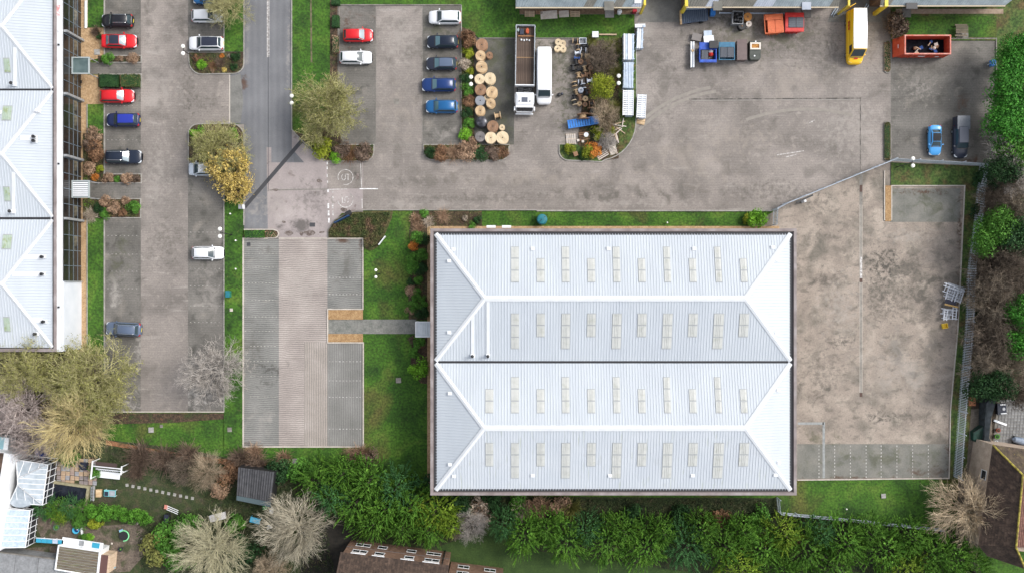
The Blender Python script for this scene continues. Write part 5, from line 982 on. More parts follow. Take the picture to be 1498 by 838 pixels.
o = generic('green_bin', 'dark green bin with a white framed opening beside the plum brown container', 'bin', 1105, 74, 90, 0, 1.1); DG = mat('dark_green_steel', [(.3, (.025,.035,.028)), (.7, (.06,.065,.055))], 2, .6); mb = MB(); mb.prism([(-1.25, -.6), (-1.0, -.75), (1.25, -.75), (1.3, .75), (-1.0, .75), (-1.25, .6)], .1, 1.05); lb(mb, 'body', DG, o)
mb = MB(); ring_walls(mb, .1, 1.1-.05, -.72, .72, .2, 1.06, 1.2); lb(mb, 'opening_frame', mat('cream_frame', (.68,.62,.55)), o); lb(MB().bbox(.3, .85, -.52, .52, 1.055, 1.09), 'waste', mat('orange_waste', [(.4, (.25,.10,.03)), (.6, (.5,.25,.06))], 5), o)
for x, y in ((-.75, .1), (1.22, -.05)): lb(MB().lathe((x, y, 1.06), [(.11, 0), (.11, .05)], 10), 'cap', WHITEP, o)
o = generic('white_beam', 'long white steel beam left of the cobalt skip', 'beam', 1013.5, 79.5, 90, 0, .8); lb(MB().bbox(-1.75, 1.75, -.26, -.06, .3, .7), 'flange', WHITEP, o); lb(MB().bbox(-1.75, 1.75, .06, .26, .3, .7), 'flange', WHITEP, o); lb(MB().bbox(-1.7, 1.7, -.055, .055, .3, .5), 'web', PALEB, o); mb = MB(); [mb.bbox(x-.06, x+.06, -.3, .3, .0, .29) for x in (-1.3, 1.3)]; lb(mb, 'support', BLACK, o); lb(MB().box((.5, 0, .75), (.35, .3, .1), .5), 'bracket', WOOD, o)
for x, y, l_, w_, a, m, lab, hh in ((1019.5, 54.5, 1.35, 1.0, -12, mat('grey_board', (.22,.20,.19)), 'grey board lying upper left of the white sheet', .5), (1035.5, 49, 1.1, .75, 2, PALEB, 'pale grey tray above the white sheet', .7), (1037, 57.5, 1.4, .95, 6, WHITEP, 'white sheet on the cage above the cobalt skip', .8)):
    o = generic('metal_sheet', lab, 'sheet', x, y, a, 0, hh); lb(MB().box((0, 0, hh-.03), (l_, w_, .05)), 'top_sheet', m, o); mb = MB(); [mb.bbox(sx*l_*.42-.03, sx*l_*.42+.03, sy*w_*.42-.03, sy*w_*.42+.03, 0, hh-.06) for sx in (-1, 1) for sy in (-1, 1)]; lb(mb, 'leg', GREYM, o)
o = generic('slatted_trailer', 'dark blue slatted trailer with a brown timber edge below the unit', 'trailer', 1018, 24, 2, 0, .9); NB = mat('ink_blue_steel', [(.3, (.03,.05,.09)), (.7, (.06,.09,.15))], 2, .5)
mb = MB(); mb.prism([(-1.9, -.95), (1.7, -.55), (1.7, .95), (-1.9, .95)], .55, .78); lb(mb, 'bed', NB, o)
for i in range(12): x = -1.6+i*.27; lb(MB().bbox(x-.07, x+.07, -.75+.0*i, .85, .785, .86), 'slat', mat('slate_slat', (.10,.13,.18)) if i == 0 else bpy.data.materials['slate_slat'], o)
lb(MB().bbox(-2.15, -1.92, -1.0, .9, .4, .85), 'timber_edge', WOOD, o); lb(MB().bbox(-1.7, 1.4, .96, 1.05, .5, 1.0), 'rail', PALEB, o); mb = MB(); [mb.lathe((x, s*.7, .28), [(.12, -.08), (.27, -.08), (.27, .08), (.12, .08)], 12, 0, 'Y') for x in (-.8, .8) for s in (-1, 1)]; lb(mb, 'wheel', RUBBER, o)
o = generic('blue_box', 'small bright blue box on the slab at the unit wall', 'box', 1043, 18, 0, 0, .8); lb(MB().box((0, 0, .45), (.6, .85, .8)), 'body', BLU, o); lb(MB().box((0, 0, .87), (.66, .9, .04)), 'lid', BLU, o); MB().box(G(1046, 19, .1), (1.5, 1.2, .1)).build('door_slab', APRON, u2)
p = G(1109, 19.5, .3); o = thing('steel_pole', 'long pale steel pole lying along the foot of the unit', 'pole', (p.x, p.y, 0), -.005); lb(MB().tube([(-5.2, .05, .15), (5.3, 0, .22)], .09, 8), 'shaft', PALEB, o); lb(MB().tube([(-5.35, .05, .15), (-5.2, .05, .15)], .13, 8), 'end_cap', WHITEP, o)
o = generic('open_bin', 'open grey bin full of black bags', 'bin', 1079.5, 26, -3, 0, .9); mb = MB(); ring_walls(mb, -.75, .75, -.9, .9, .1, .1, .95); lb(mb, 'sides', GREYM, o); mb = MB(); [mb.ball((random.uniform(-.4, .4), random.uniform(-.55, .55), .75), .3, 8) for i in range(6)]; lb(mb, 'black_bags', BLACK, o)
for x, y, r, m, l, cc in ((1094, 25, .58, mat('orange_drum_top', (.5,.22,.06)), 'orange topped drum right of the bin of black bags', 'drum'), (1095.5, 35.3, .40, TIMW, 'small white reel below the orange topped drum', 'drum'), (1085.5, 38.5, .48, BLACK, 'black drum below the bin of black bags', 'drum')):
    o = generic('steel_drum', l, cc, x, y, 0, 0, .8); lb(MB().lathe((0, 0, 0), [(r*.93, 0), (r, .05), (r*.95, .1), (r*.95, .72), (r, .78), (r, .82)], 18), 'barrel', m, o); lb(MB().lathe((r*.0, 0, .82), [(r*.22, 0), (r*.2, .05)], 10), 'cap', WOODB, o)
# big red open skip
o = generic('open_skip', 'large red open skip holding black waste and scraps of wood', 'skip', 1351, 68, 0, 0, 1.3); RS = mat('worn_red_skip_paint', [(.3, (.42,.045,.02)), (.6, (.52,.075,.035)), (.75, (.28,.06,.04))], 1.3, .6, fine=(5, .1)); h = 2.0
mb = MB(); mb.bbox(-3.05, 3.3, 1.17, 1.27, .25, h); mb.bbox(-3.05, 3.3, -1.27, -1.17, .25, h); mb.bbox(3.2, 3.3, -1.17, 1.17, .25, h); mb.hexa([(-3.75, -1.27, .25), (-3.65, -1.27, .25), (-3.65, 1.27, .25), (-3.75, 1.27, .25)], [(-2.95, -1.27, h), (-2.85, -1.27, h), (-2.85, 1.27, h), (-2.95, 1.27, h)])
mb.add([(-3.7, s*1.22, .25) for s in (-1, 1)]+[(-3.05, s*1.22, .25) for s in (-1, 1)]+[(-3.05, s*1.22, h-.1) for s in (-1, 1)], [(0, 2, 4), (1, 3, 5)]); lb(mb, 'shell', RS, o); lb(MB().bbox(-3.6, 3.2, -1.17, 1.17, .2, .45), 'floor', mat('black_waste', [(.4, (.003,.003,.005)), (.7, (.012,.012,.018))], 4, .85, .8, 6, spec=.1), o)
mb = MB(); mb.bbox(-2.95, 3.36, 1.16, 1.33, h, h+.1); mb.bbox(-2.95, 3.36, -1.33, -1.16, h, h+.1); mb.bbox(3.19, 3.36, -1.16, 1.16, h, h+.1); mb.bbox(-2.95, -2.78, -1.16, 1.16, h, h+.1); lb(mb, 'rim', mat('pink_worn_rim', [(.3, (.5,.12,.08)), (.7, (.6,.3,.25))], 2), o)
mb = MB(); [mb.bbox(-2.6+i*.8, -2.5+i*.8, s*1.32-.05, s*1.32+.05, .3, h-.02) for i in range(8) for s in (-1, 1)]; lb(mb, 'side_rib', RS, o); lb(MB().box((-3.42, 0, 1.2), (.06, .45, .3), 0, 0, -.42), 'label_plate', WHITEP, o); lb(MB().box((-.3, -1.39, 1.3), (.9, .02, .28)), 'lettering_plate', WHITEP, o); lb(MB().box((1.9, -1.39, 1.1), (.5, .02, .25)), 'lettering_plate', WHITEP, o)
random.seed(9)
for i in range(14):
    mb = MB(); k = i % 3
    if k == 0: mb.box((0, 0, 0), (random.uniform(.5, 1.0), .14, .05), 0)
    elif k == 1: mb.box((0, 0, 0), (.45, .4, .25), 0)
    else: mb.lathe((0, 0, 0), [(.2, -.1), (.26, 0), (.15, .15)], 8)
    x_, y_ = (random.gauss(1.5, .45), random.gauss(-.1, .5)) if i > 4 else (random.gauss(-.4, .3), random.gauss(-.3, .4)); q = one('waste_piece', mb, [TIMB, TIMW, WOODB, BLUEC][(i*7) % 4] if i != 5 else BLUEC, 'scrap of wood or board dumped among the black waste in the red open skip', 'scrap', 'scraps in the red open skip'); q.location = (o.location.x+max(-2.5, min(2.7, x_)), o.location.y+max(-.9, min(.9, y_)), .62+random.random()*.3); q.rotation_euler = (random.uniform(-.4, .4), random.uniform(-.4, .4), random.uniform(0, 3))
# double globe lamps
LP = mat('frosted_globe', (.86,.85,.78), rough=.3)
def lamp(px, py, label, dx=0, h=4.8, gap=10.5, r=.27):
    p = G(px, py, h); o = thing('street_lamp', label, 'street lamp', (p.x, p.y, 0)); g = gap/S*(H-h)/H/2
    lb(MB().tube([(0, 0, 0), (0, 0, 1), (0, 0, h)], [.09, .06, .045], 8), 'pole', BLACK, o); lb(MB().tube([(0, -g, h-.1), (0, g, h-.1)], .04, 6), 'arm', BLACK, o)
    for s in (-1, 1): lb(MB().ball((0, s*g, h+.1), r, 14, 0, .7), 'globe', LP, o)
    return o
lamp(268, 73.5, 'twin globe lamp beside the white car with a black roof'); lamp(427, 146, 'twin globe lamp at the road edge left of the olive tree', r=.27); lamp(689, 118.5, 'twin globe lamp in the bed left of the cable reels'); lamp(905, 117, 'twin globe lamp right of the green tree on the reel island'); lamp(322, 340.5, 'twin globe lamp over the left car park above the lone white car')
lamp(1335, 237.5, 'twin globe lamp at the fence of the compound'); lamp(550, 400, 'low twin globe lamp on the lawn between the car park and the warehouse', h=3, gap=10, r=.2)
# palisade fences
PALF = mat('galvanised_pale', [(.3, (.42,.47,.53)), (.7, (.56,.61,.67))], 2, .5)
def fence(pts, label, h=2.4, pitch=.225, m=None, name='palisade_fence', wd=.10, post=2.75):
    m = m or PALF; q = [Vector((*p, 0)) for p in P(pts)]; o = thing(name, label, 'fence', q[0]); pm = MB(); pm.hexa([(-wd/2, -.012, .08), (wd/2, -.012, .08), (wd/2, .012, .08), (-wd/2, .012, .08)], [(-wd/2, -.012, h-.12), (wd/2, -.012, h-.12), (wd/2, .012, h-.12), (-wd/2, .012, h-.12)]); pm.add([(-wd/2, 0, h-.12), (wd/2, 0, h-.12), (0, 0, h+.03)], [(0, 1, 2)]); me = None; cnt = 0
    tot = sum((b-a).length for a, b in zip(q, q[1:])); pitch = max(pitch, tot/292); rm = MB(); ptm = MB(); acc = 0
    for a, b in zip(q, q[1:]):
        L_ = (b-a).length; d = (b-a)/L_; ang = math.atan2(d.y, d.x); nn = Vector((-d.y, d.x, 0)); k = int(L_/pitch)
        for z in (.45, h-.4): c = (a+b)/2+nn*.04; rm.box((c.x, c.y, z), (L_, .05, .06), ang)
        for i in range(k):
            p = a+d*(L_*(i+.5)/k)
            if me is None: x = pm.build('pale', m, o, local=True); me = x.data
            else: x = bpy.data.objects.new('pale', me); col.objects.link(x); x.parent = o
            x.location = p-q[0]; x.rotation_euler.z = ang
        kk = max(1, round(L_/post))
        for i in range(kk+1):
            p = a+d*(L_*i/kk)+nn*.12; y = MB().box((p.x, p.y, h/2), (.10, .07, h), ang).build('post', m, o)
    rm.build('rail', m, o); return o
fence([(1432, 243), (1423, 335), (1414, 400), (1412, 470), (1401, 600), (1394, 696)], 'tall galvanised palisade fence down the right side of the compound')
fence([(1131, 308), (1145, 300), (1302, 236), (1432, 243)], 'palisade fence slanting across the top of the compound past the twin lamp', pitch=.2)
fence([(1130, 330), (1131, 308)], 'short return of galvanised fence between the warehouse corner and the slanting fence', pitch=.2, name='metal_fence'); fence([(1135, 727), (1137, 748), (1240, 758), (1372, 772)], 'low galvanised fence along the lawn below the compound', h=1.8, pitch=.2, name='metal_fence')
gt = G(1182, 287, 1.3); o = thing('sliding_gate_motor', 'black gate gear with a white cap in the slanting fence', 'gate gear', (gt.x-.6, gt.y-.4, 0), .42); lb(MB().bbox(-1.3, 1.2, -.12, .12, 1.7, 1.85), 'gate_beam', BLACK, o); lb(MB().bbox(.0, .3, -.5, -.2, 0, 1.2), 'motor_box', WHITEP, o)
# scaffold stack and other small things
ALU = mat('bright_aluminium', [(.3, (.58,.60,.65)), (.7, (.75,.77,.8))], 3, .45)
def ladder_frame(px, py, l, w_, rz, label, h0, nb=5, tilt=0):
    o = generic('aluminium_scaffold', label, 'scaffold', px, py, rz, h0, h0+.1, label[31:])
    for s in (-1, 1): lb(MB().tube([(-l/2, s*w_/2, 0), (l/2, s*w_/2, 0)], .065, 6), 'side_tube', ALU, o)
    for i in range(nb): x = -l/2+l*(i+.5)/nb; lb(MB().tube([(x, -w_/2, 0), (x, w_/2, 0)], .05, 6), 'rung', ALU, o)
    return o
random.seed(21)
for i, (x, y, l, w_, a, nb) in enumerate(((1398, 426, 2.6, 1.6, -18, 5), (1396, 428, 2.4, 1.8, -20, 4), (1399, 430, 2.2, 1.4, -17, 6), (1395, 425, 2.7, 1.2, -22, 7), (1391, 430, 1.8, .9, 72, 5), (1404, 433, 1.9, .8, 72, 5), (1396, 421, 2.9, .35, -20, 5))): ladder_frame(x, y, l, w_, a, 'aluminium scaffold frame in the upper stack by the palisade fence', .15+.13*i, nb)
for i, (x, y, l, w_, a, nb) in enumerate(((1390, 459, 2.2, 1.3, -4, 5), (1391, 460, 2.0, 1.2, -2, 4), (1386, 456, 1.7, .7, -8, 3), (1397, 458, 1.8, .5, 86, 5), (1384, 460, 1.6, .4, 84, 5))): ladder_frame(x, y, l, w_, a, 'aluminium scaffold frame in the lower stack above the yellow crate', .15+.13*i, nb)
one('scaffold_board', MB().box((0, 0, .9), (1.9, .22, .05), math.radians(-13)), mat('orange_board', (.5,.32,.12)), 'orange tan scaffold board between the two aluminium stacks', 'board', loc=G(1392, 447, .9)*1)
bpy.data.objects['scaffold_board'].location.z = 0
one('scaffold_deck', MB().box((0, 0, .65), (1.5, .6, .06), math.radians(-15)), mat('dark_deck', (.06,.06,.08)), 'dark scaffold deck just above the orange tan board', 'deck', loc=(G(1390, 442, .6).x, G(1390, 442, .6).y, 0))
o = generic('plastic_crate', 'yellow plastic crate on the concrete below the aluminium frames', 'crate', 1383, 476.5, 10, 0, .4); YC = mat('yellow_plastic', (.72,.5,.02), rough=.4); mb = MB(); ring_walls(mb, -.36, .36, -.33, .33, .05, .05, .4); lb(mb, 'sides', YC, o); lb(MB().bbox(-.31, .31, -.28, .28, .05, .12), 'floor', YC, o); lb(MB().bbox(-.04, .04, -.28, .28, .3, .38), 'handle', mat('amber', (.5,.3,.02)), o)
TEAL = mat('teal_plastic', [(.3, (.01,.12,.16)), (.7, (.02,.19,.23))], 3, .45)
o = generic('water_tank', 'round teal water tank on the grass behind the warehouse', 'tank', 793, 321, 0, .1, 1.1); lb(MB().lathe((0, 0, 0), [(.62, 0), (.72, .1), (.72, .9), (.6, 1.02), (.2, 1.08), (.02, 1.1)], 20), 'tank_body', TEAL, o); lb(MB().lathe((.1, .1, 1.05), [(.2, 0), (.2, .08)], 12), 'lid', TEAL, o); mb = MB(); mb.box((0, 0, 1.07), (1.2, .05, .05), .7); lb(mb, 'strap', BLACK, o)
o = generic('sign_board', 'dark blue sign board facing the junction in the curved bed', 'sign', 500.5, 321, 27, .1, 1.0); lb(MB().bbox(-1.15, 1.15, -.05, .05, .5, 1.6), 'panel', mat('navy_sign', (.02,.06,.16), rough=.4), o); mb = MB(); [mb.bbox(x-.05, x+.05, .05, .15, 0, 1.6) for x in (-1, 1)]; lb(mb, 'post', BLACK, o); lb(MB().bbox(.75, 1.5, .1, .7, 0, .9), 'cabinet', BLACK, o)
o = generic('low_sign', 'white low sign board standing on the lawn at the tip of the planted bed', 'sign', 559, 352, 52, .1, .7); lb(MB().bbox(-.75, .75, -.06, .06, .3, .9), 'panel', WHITEP, o); mb = MB(); [mb.bbox(x-.04, x+.04, -.04, .04, 0, .3) for x in (-.6, .6)]; lb(mb, 'post', GREYM, o)
o = generic('utility_cabinet', 'green utility cabinet on the grass strip of the left car park', 'cabinet', 333, 430, 0, .1, .9); lb(MB().bbox(-.25, .25, -.42, .42, 0, .85), 'body', mat('green_cabinet', (.02,.16,.12), rough=.5), o); lb(MB().bbox(-.28, .28, -.45, .45, .85, .9), 'lid', TEAL, o)
o = generic('road_sign', 'small grey signal box on the grass opposite the junction', 'sign', 351.5, 302.5, 0, .1, 1.4); lb(MB().bbox(-.3, .3, -.3, .3, .9, 1.2), 'box', GREYM, o); lb(MB().bbox(.32, .42, -.3, .3, .7, 1.4), 'plate', WHITEP, o); lb(MB().cyl((0, 0, 0), .04, .9, 8), 'post', GREYM, o)
for x, y, s, l, m in ((580, 148.5, .72, 'square manhole cover in the upper car park', KERB_D), (363.5, 357.5, .5, 'small dark drain cover in the top left corner of the middle car park', CRACK), (336, 628, .6, 'square pink paving slab in the grass left of the middle car park', KERB_D), (221, 628.5, .7, 'square grey slab in the grass below the left car park', CONC), (583, 556, .7, 'dark manhole cover in the lawn left of the warehouse', KERB_D), (338.5, 453, .42, 'small cream marker slab on the grass strip', KERB_P), (1292.5, 725, .6, 'square pale slab in the lawn below the compound', CONC), (142, 76.5, .75, 'grey slab on the gravel beside the red car', CONC), (236, 623, .4, 'small dark slab right of the grey slab in the grass', KERB_D), (431, 674, .7, 'pale slab at the edge of the conifers', CONC), (117.5, 120, .4, 'black drain on the gravel under the office', BLACK)):
    mb = MB(); p = G(x, y, .1); mb.bbox(-s/2, s/2, -s/2, s/2, -.05, .05); 
    q = one('access_cover', mb, m, l, 'cover', loc=(p.x, p.y, .09 if m is not KERB_D or x != 580 else -.01), rz=.03)
    if x in (580, 363.5): q.location.z = -.02
for x, y, l in ((337, 313, 'low white bollard light near the yellow tree'), (345, 393.5, 'white bollard light on the grass strip below the lone white car'), (976, 326, 'white bollard light on the grass behind the warehouse'), (1238, 744, 'white bollard light at the low fence'), (345, 352, 'white bollard light level with the top of the middle car park')):
    o = generic('bollard_light', l, 'bollard light', x, y, 0, .1, .5); lb(MB().cyl((0, 0, 0), .07, .45, 8), 'post', GREYM, o); lb(MB().ball((0, 0, .52), .12, 10), 'globe', LP, o)
o = generic('hose_stand', 'blue hose stand at the right edge of the far yard', 'hose stand', 1454, 92, 0, 0, .8); lb(MB().bbox(-.3, .3, -.4, .4, .2, .8), 'case', BLU, o); lb(MB().tube([(-.6, -.2, .3), (-.3, 0, .6)], .05, 6), 'arm', PALEB, o); lb(MB().bbox(-.05, .05, -.05, .05, 0, .2), 'foot', BLACK, o)
o = generic('picnic_table', 'weathered wooden bench table on the grass behind the red open skip', 'table', 1407, 44, 0, .1, .7); WG = mat('weathered_board', [(.3, (.10,.085,.06)), (.7, (.17,.14,.10))], 2, .9, stretch=(.5, 3, 1), objvar=.15)
for i in range(5): lb(MB().bbox(-.85, .85, -.5+i*.21, -.33+i*.21, .66, .7), 'slat', WG, o)
for s in (-1, 1): lb(MB().bbox(-.85, .85, s*.72-.1, s*.72+.1, .4, .44), 'bench', WG, o)
mb = MB(); [mb.bbox(x-.04, x+.04, -.75, .75, .3, .38) for x in (-.6, .6)]; [mb.bbox(x-.04, x+.04, y-.04, y+.04, 0, .3) for x in (-.6, .6) for y in (-.6, .6)]; lb(mb, 'frame', WG, o); sheet('bench_slab', (1399, 49, 1416, 56), KERB_D, 30)
o = generic('rubbish_sack', 'black rubbish sack lying on the tarmac right of the white van', 'sack', 819.3, 138.5, 0, 0, .3); mb = MB(); mb.ball((-.12, -.05, .25), .3, 10, 0, .8); lb(mb, 'sack', BLACK, o); mb = MB(); mb.ball((.28, .12, .18), .2, 8, 0, .8); lb(mb, 'knot', P_CHAR, o)
o = generic('round_bin', 'white lidded drum by the grey door slab of the top unit', 'drum', 906.7, 17, 0, 0, .9); lb(MB().lathe((0, 0, 0), [(.26, 0), (.3, .8)], 14), 'barrel', WHITEP, o); lb(MB().lathe((0, 0, .8), [(.33, 0), (.33, .05), (.1, .12)], 14), 'lid', WHITEP, o)
o = generic('fire_point', 'dark red fire point box at the corner of the top unit', 'fire box', 928.7, 16, 0, 0, .9); lb(MB().box((0, 0, .5), (.5, .35, .9)), 'box', mat('dark_red', (.25,.015,.02)), o); lb(MB().box((0, 0, .97), (.56, .4, .04)), 'lid', mat('dark_red_lid', (.35,.02,.03)), o)
for x, y, l in ((1212+10, 17, 'left leaning pair of grey steel props at the loading bay'), (1267, 12, 'pair of steel rails at the right of the open van door')):
    o = generic('steel_props', l, 'props', x, y, 60, 0, .5); [lb(MB().tube([(-.6, d_, .1), (.6, d_, .4)], .06, 6), 'tube', PALEB, o) for d_ in (-.15, .15)]
o = one('gravel_edging', MB().bbox(-.12, .12, -1.9, 1.9, 0, .22), WHITEP, 'white edging board between the gravel and the grass at the top left', 'edging', loc=(G(126.3, 22, 0).x, G(126.3, 22, 0).y, 0))
# ================= VEGETATION =================
rnd = random.Random(11)
def leafm(name, a, b, c=None, isl=.45, rough=.75): return mat(name, [(.3, a), (.5, c or tuple((p+q)/2 for p, q in zip(a, b))), (.7, b)], 1.1, rough, island=isl, objvar=.12, spec=.25)
CYP = leafm('cypress_green', (.04,.12,.012), (.15,.30,.035), (.085,.20,.022)); CYPY = leafm('yellow_cypress', (.10,.19,.015), (.28,.36,.04), (.17,.27,.025)); CYPB = leafm('blue_green_cypress', (.03,.10,.03), (.085,.21,.065), (.055,.15,.045))
IVY = leafm('laurel_green', (.03,.13,.014), (.09,.29,.035), (.05,.20,.022)); DGR = leafm('dark_evergreen', (.008,.032,.01), (.03,.08,.02)); OLV = leafm('olive_twig', (.12,.13,.035), (.33,.32,.10), (.21,.215,.06), .35); YEL = leafm('yellow_leaf', (.38,.29,.07), (.72,.56,.20), (.55,.42,.12)); YGR = leafm('yellow_green_leaf', (.13,.17,.012), (.36,.38,.04), (.22,.26,.02))
RUS = leafm('russet_leaf', (.11,.055,.032), (.28,.16,.085)); PUR = leafm('purple_brown_twig', (.075,.05,.036), (.19,.135,.10)); BRN = leafm('tan_seedhead', (.20,.12,.075), (.38,.26,.17)); LIME = leafm('lime_shrub', (.09,.25,.012), (.20,.42,.035)); ORG = leafm('orange_leaf', (.40,.12,.02), (.6,.25,.05)); GRN = leafm('mid_green_shrub', (.04,.13,.015), (.11,.26,.035)); PALE = leafm('dry_pale_plant', (.30,.24,.18), (.55,.47,.38))
B_TAN = mat('tan_bark', [(.3, (.22,.165,.105)), (.7, (.46,.37,.26))], 2, .9, island=.35, objvar=.1); B_WHT = mat('silver_bark', [(.3, (.22,.20,.18)), (.7, (.46,.42,.38))], 2, .9, island=.35); B_OLV = mat('lichened_bark', [(.3, (.22,.20,.085)), (.7, (.47,.44,.22))], 2, .9, island=.35); B_BRN = mat('brown_bark', [(.3, (.065,.05,.036)), (.7, (.20,.155,.115))], 2, .9, island=.4); B_PNK = mat('mauve_bark', [(.3, (.24,.19,.175)), (.7, (.52,.45,.42))], 2, .9, island=.35); B_DRK = mat('dark_bark', (.045,.035,.028), rough=.9)
def rv(): 
    while True:
        v = Vector((rnd.uniform(-1, 1), rnd.uniform(-1, 1), rnd.uniform(-1, 1)))
        if .05 < v.length < 1: return v.normalized()
def spray(mb, p, d, L, wd, n=7):
    """a flat evergreen frond: narrow leaflets along a drooping spine"""
    d = d.normalized(); s = d.cross(rv()).normalized()
    for i in range(n):
        t = i/(n-1); c = p+d*L*t*.8+Vector((0, 0, -.12*L*t*t)); k = (1-t*.65)
        for sg in (-1, 1):
            q = c+(s*sg*.55+d*.9)*wd*k*1.6; mb.v += [tuple(c-d*wd*.25), tuple(c+d*wd*.38), tuple(q)]; b = len(mb.v); mb.f.append((b-3, b-2, b-1)); mb.m.append(0)
def plume(mb, p, d, L, wd, n, curve):
    """a tapering evergreen plume: short leaflets angled forward all round a curved axis"""
    d = d.normalized(); q = p
    for i in range(n):
        t = i/n; dd = (d+Vector((0, 0, curve*t))).normalized(); q = q+dd*(L/n); s = dd.cross(rv()).normalized(); k = math.sin(math.pi*min(1, .22+t*.80))**.7
        e = q+(dd*1.25+s).normalized()*wd*k*rnd.uniform(.7, 1.25); u = dd.cross(s).normalized()*wd*.20
        mb.v += [tuple(q-u), tuple(q+u), tuple(e)]; b = len(mb.v); mb.f.append((b-3, b-2, b-1)); mb.m.append(0)
def conifer_t(R, h, n):
    c = MB()
    for i in range(n):
        u = math.sqrt((i+.5)/n); a = rnd.uniform(0, 6.283); out = Vector((math.cos(a), math.sin(a), 0)); lump = .82+.18*math.sin(a*3+u*5)*math.cos(a*5-u*3); z = h*(1-.62*u**1.6)*rnd.uniform(.80, 1.0)*lump
        p = out*R*u*.80*rnd.uniform(.8, 1.12)*lump+Vector((0, 0, z-.15*R)); d = out*(.15+.75*u)+Vector((0, 0, .75-.45*u))+rv()*.4
        plume(c, p, d, R*rnd.uniform(.30, .54), R*.072, 46, .32)
    for i in range(int(n*2)):
        a = rnd.uniform(0, 6.28); u = math.sqrt(rnd.random()); leaf(c, Vector((R*u*.8*math.cos(a), R*u*.8*math.sin(a), h*(1-.62*u**1.6)*.8-.25*R)), R*.06)
    return c
def leaf(mb, p, s, nrm=None):
    a = (nrm or rv()); u = a.cross(rv()).normalized(); v = a.cross(u).normalized(); mb.v += [tuple(p-u*s), tuple(p-v*s*.55), tuple(p+u*s), tuple(p+v*s*.55)]; b = len(mb.v); mb.f.append((b-4, b-3, b-2, b-1)); mb.m.append(0)
def bush_t(R, h, n, s=.1, lumps=9, ragged=.25):
    c = MB(); L_ = [(rnd.uniform(0, 6.28), math.sqrt(rnd.random())*R*.66, rnd.uniform(.34, .52)*R, rnd.uniform(.55, 1)) for _ in range(lumps)]
    for i in range(n):
        a, r_, lr, hz = L_[i % lumps]; d = rv(); d.z = abs(d.z)*.9-.1
        k = rnd.uniform(1-ragged, 1+ragged*.4); p = Vector((r_*math.cos(a), r_*math.sin(a), h*hz-lr*.6))+Vector((d.x*lr, d.y*lr, d.z*lr*.9))*k; p.z = max(.05, p.z)
        leaf(c, p, s*rnd.uniform(.6, 1.3), (d+rv()*.7).normalized())
    return c
def twig(mb, p, d, L, r0, r1, seg=3, wig=.18, up=.05):
    pts = [p]; 
    for i in range(seg): d = (d+rv()*wig+Vector((0, 0, up))).normalized(); pts.append(pts[-1]+d*L/seg)
    k = len(pts); b = len(mb.v)
    for i, q in enumerate(pts):
        t = i/(k-1); r = lerp(r0, r1, t); dd = (pts[min(i+1, k-1)]-pts[max(i-1, 0)]).normalized(); u = dd.cross(Vector((.3, .2, .93))).normalized(); w_ = dd.cross(u)
        for j in range(3): a = 2.094*j; mb.v.append(tuple(q+(u*math.cos(a)+w_*math.sin(a))*r))
    for i in range(k-1):
        for j in range(3): x = b+i*3+j; y = b+i*3+(j+1) % 3; mb.f.append((x, y, y+3, x+3)); mb.m.append(0)
    return pts, d
def bare_t(R, h, limbs=9, subs=(7, 5, 5, 3), thin=1.0, extra_leaf=0, wig=.22, ls=.07, out=.3, el=(.1, 1.2), spread=1.05):
    """radiating bare crown of five orders of branches"""
    c, lf = MB(), MB(); t0 = h*.28; cen = Vector((0, 0, t0))
    def grow(q, d, L, lev):
        r = (.105, .05, .028, .017, .011)[lev]*thin; pts, dd = twig(c, q, d, L, r, (.05, .028, .016, .010, .007)[lev]*thin, (4, 3, 3, 2, 2)[lev], wig*(.6 if lev < 2 else 1), .03)
        if lev == 4:
            for _q in range(extra_leaf): leaf(lf, rnd.choice(pts)+rv()*.12, ls*rnd.uniform(.6, 1.3))
            return
        for j in range(subs[lev]):
            k = pts[-1] if j == 0 else rnd.choice(pts[1:] if lev else pts[1:-1]+pts[-1:]); o_ = (k-cen); o_.z *= .5; o_ = o_.normalized() if o_.length > .01 else d
            grow(k, (dd*.8+rv()*spread+o_*out+Vector((0, 0, .05))).normalized(), L*rnd.uniform(*((.6, .95), (.5, .8), (.5, .75), (.45, .8))[lev]), lev+1)
    for i in range(limbs):
        a = 6.283*i/limbs+rnd.uniform(-.3, .3); e = rnd.uniform(*el)
        grow(Vector((0, 0, t0+rnd.uniform(-.3, .5))), Vector((math.cos(a)*math.cos(e), math.sin(a)*math.cos(e), math.sin(e))), R*rnd.uniform(.34, .46), 0)
    return c, lf, t0
TPL = {}
def tmpl(key, mk):
    if key not in TPL: TPL[key] = mk()
    return TPL[key]
def hide_proto(): pass
meshes = {}
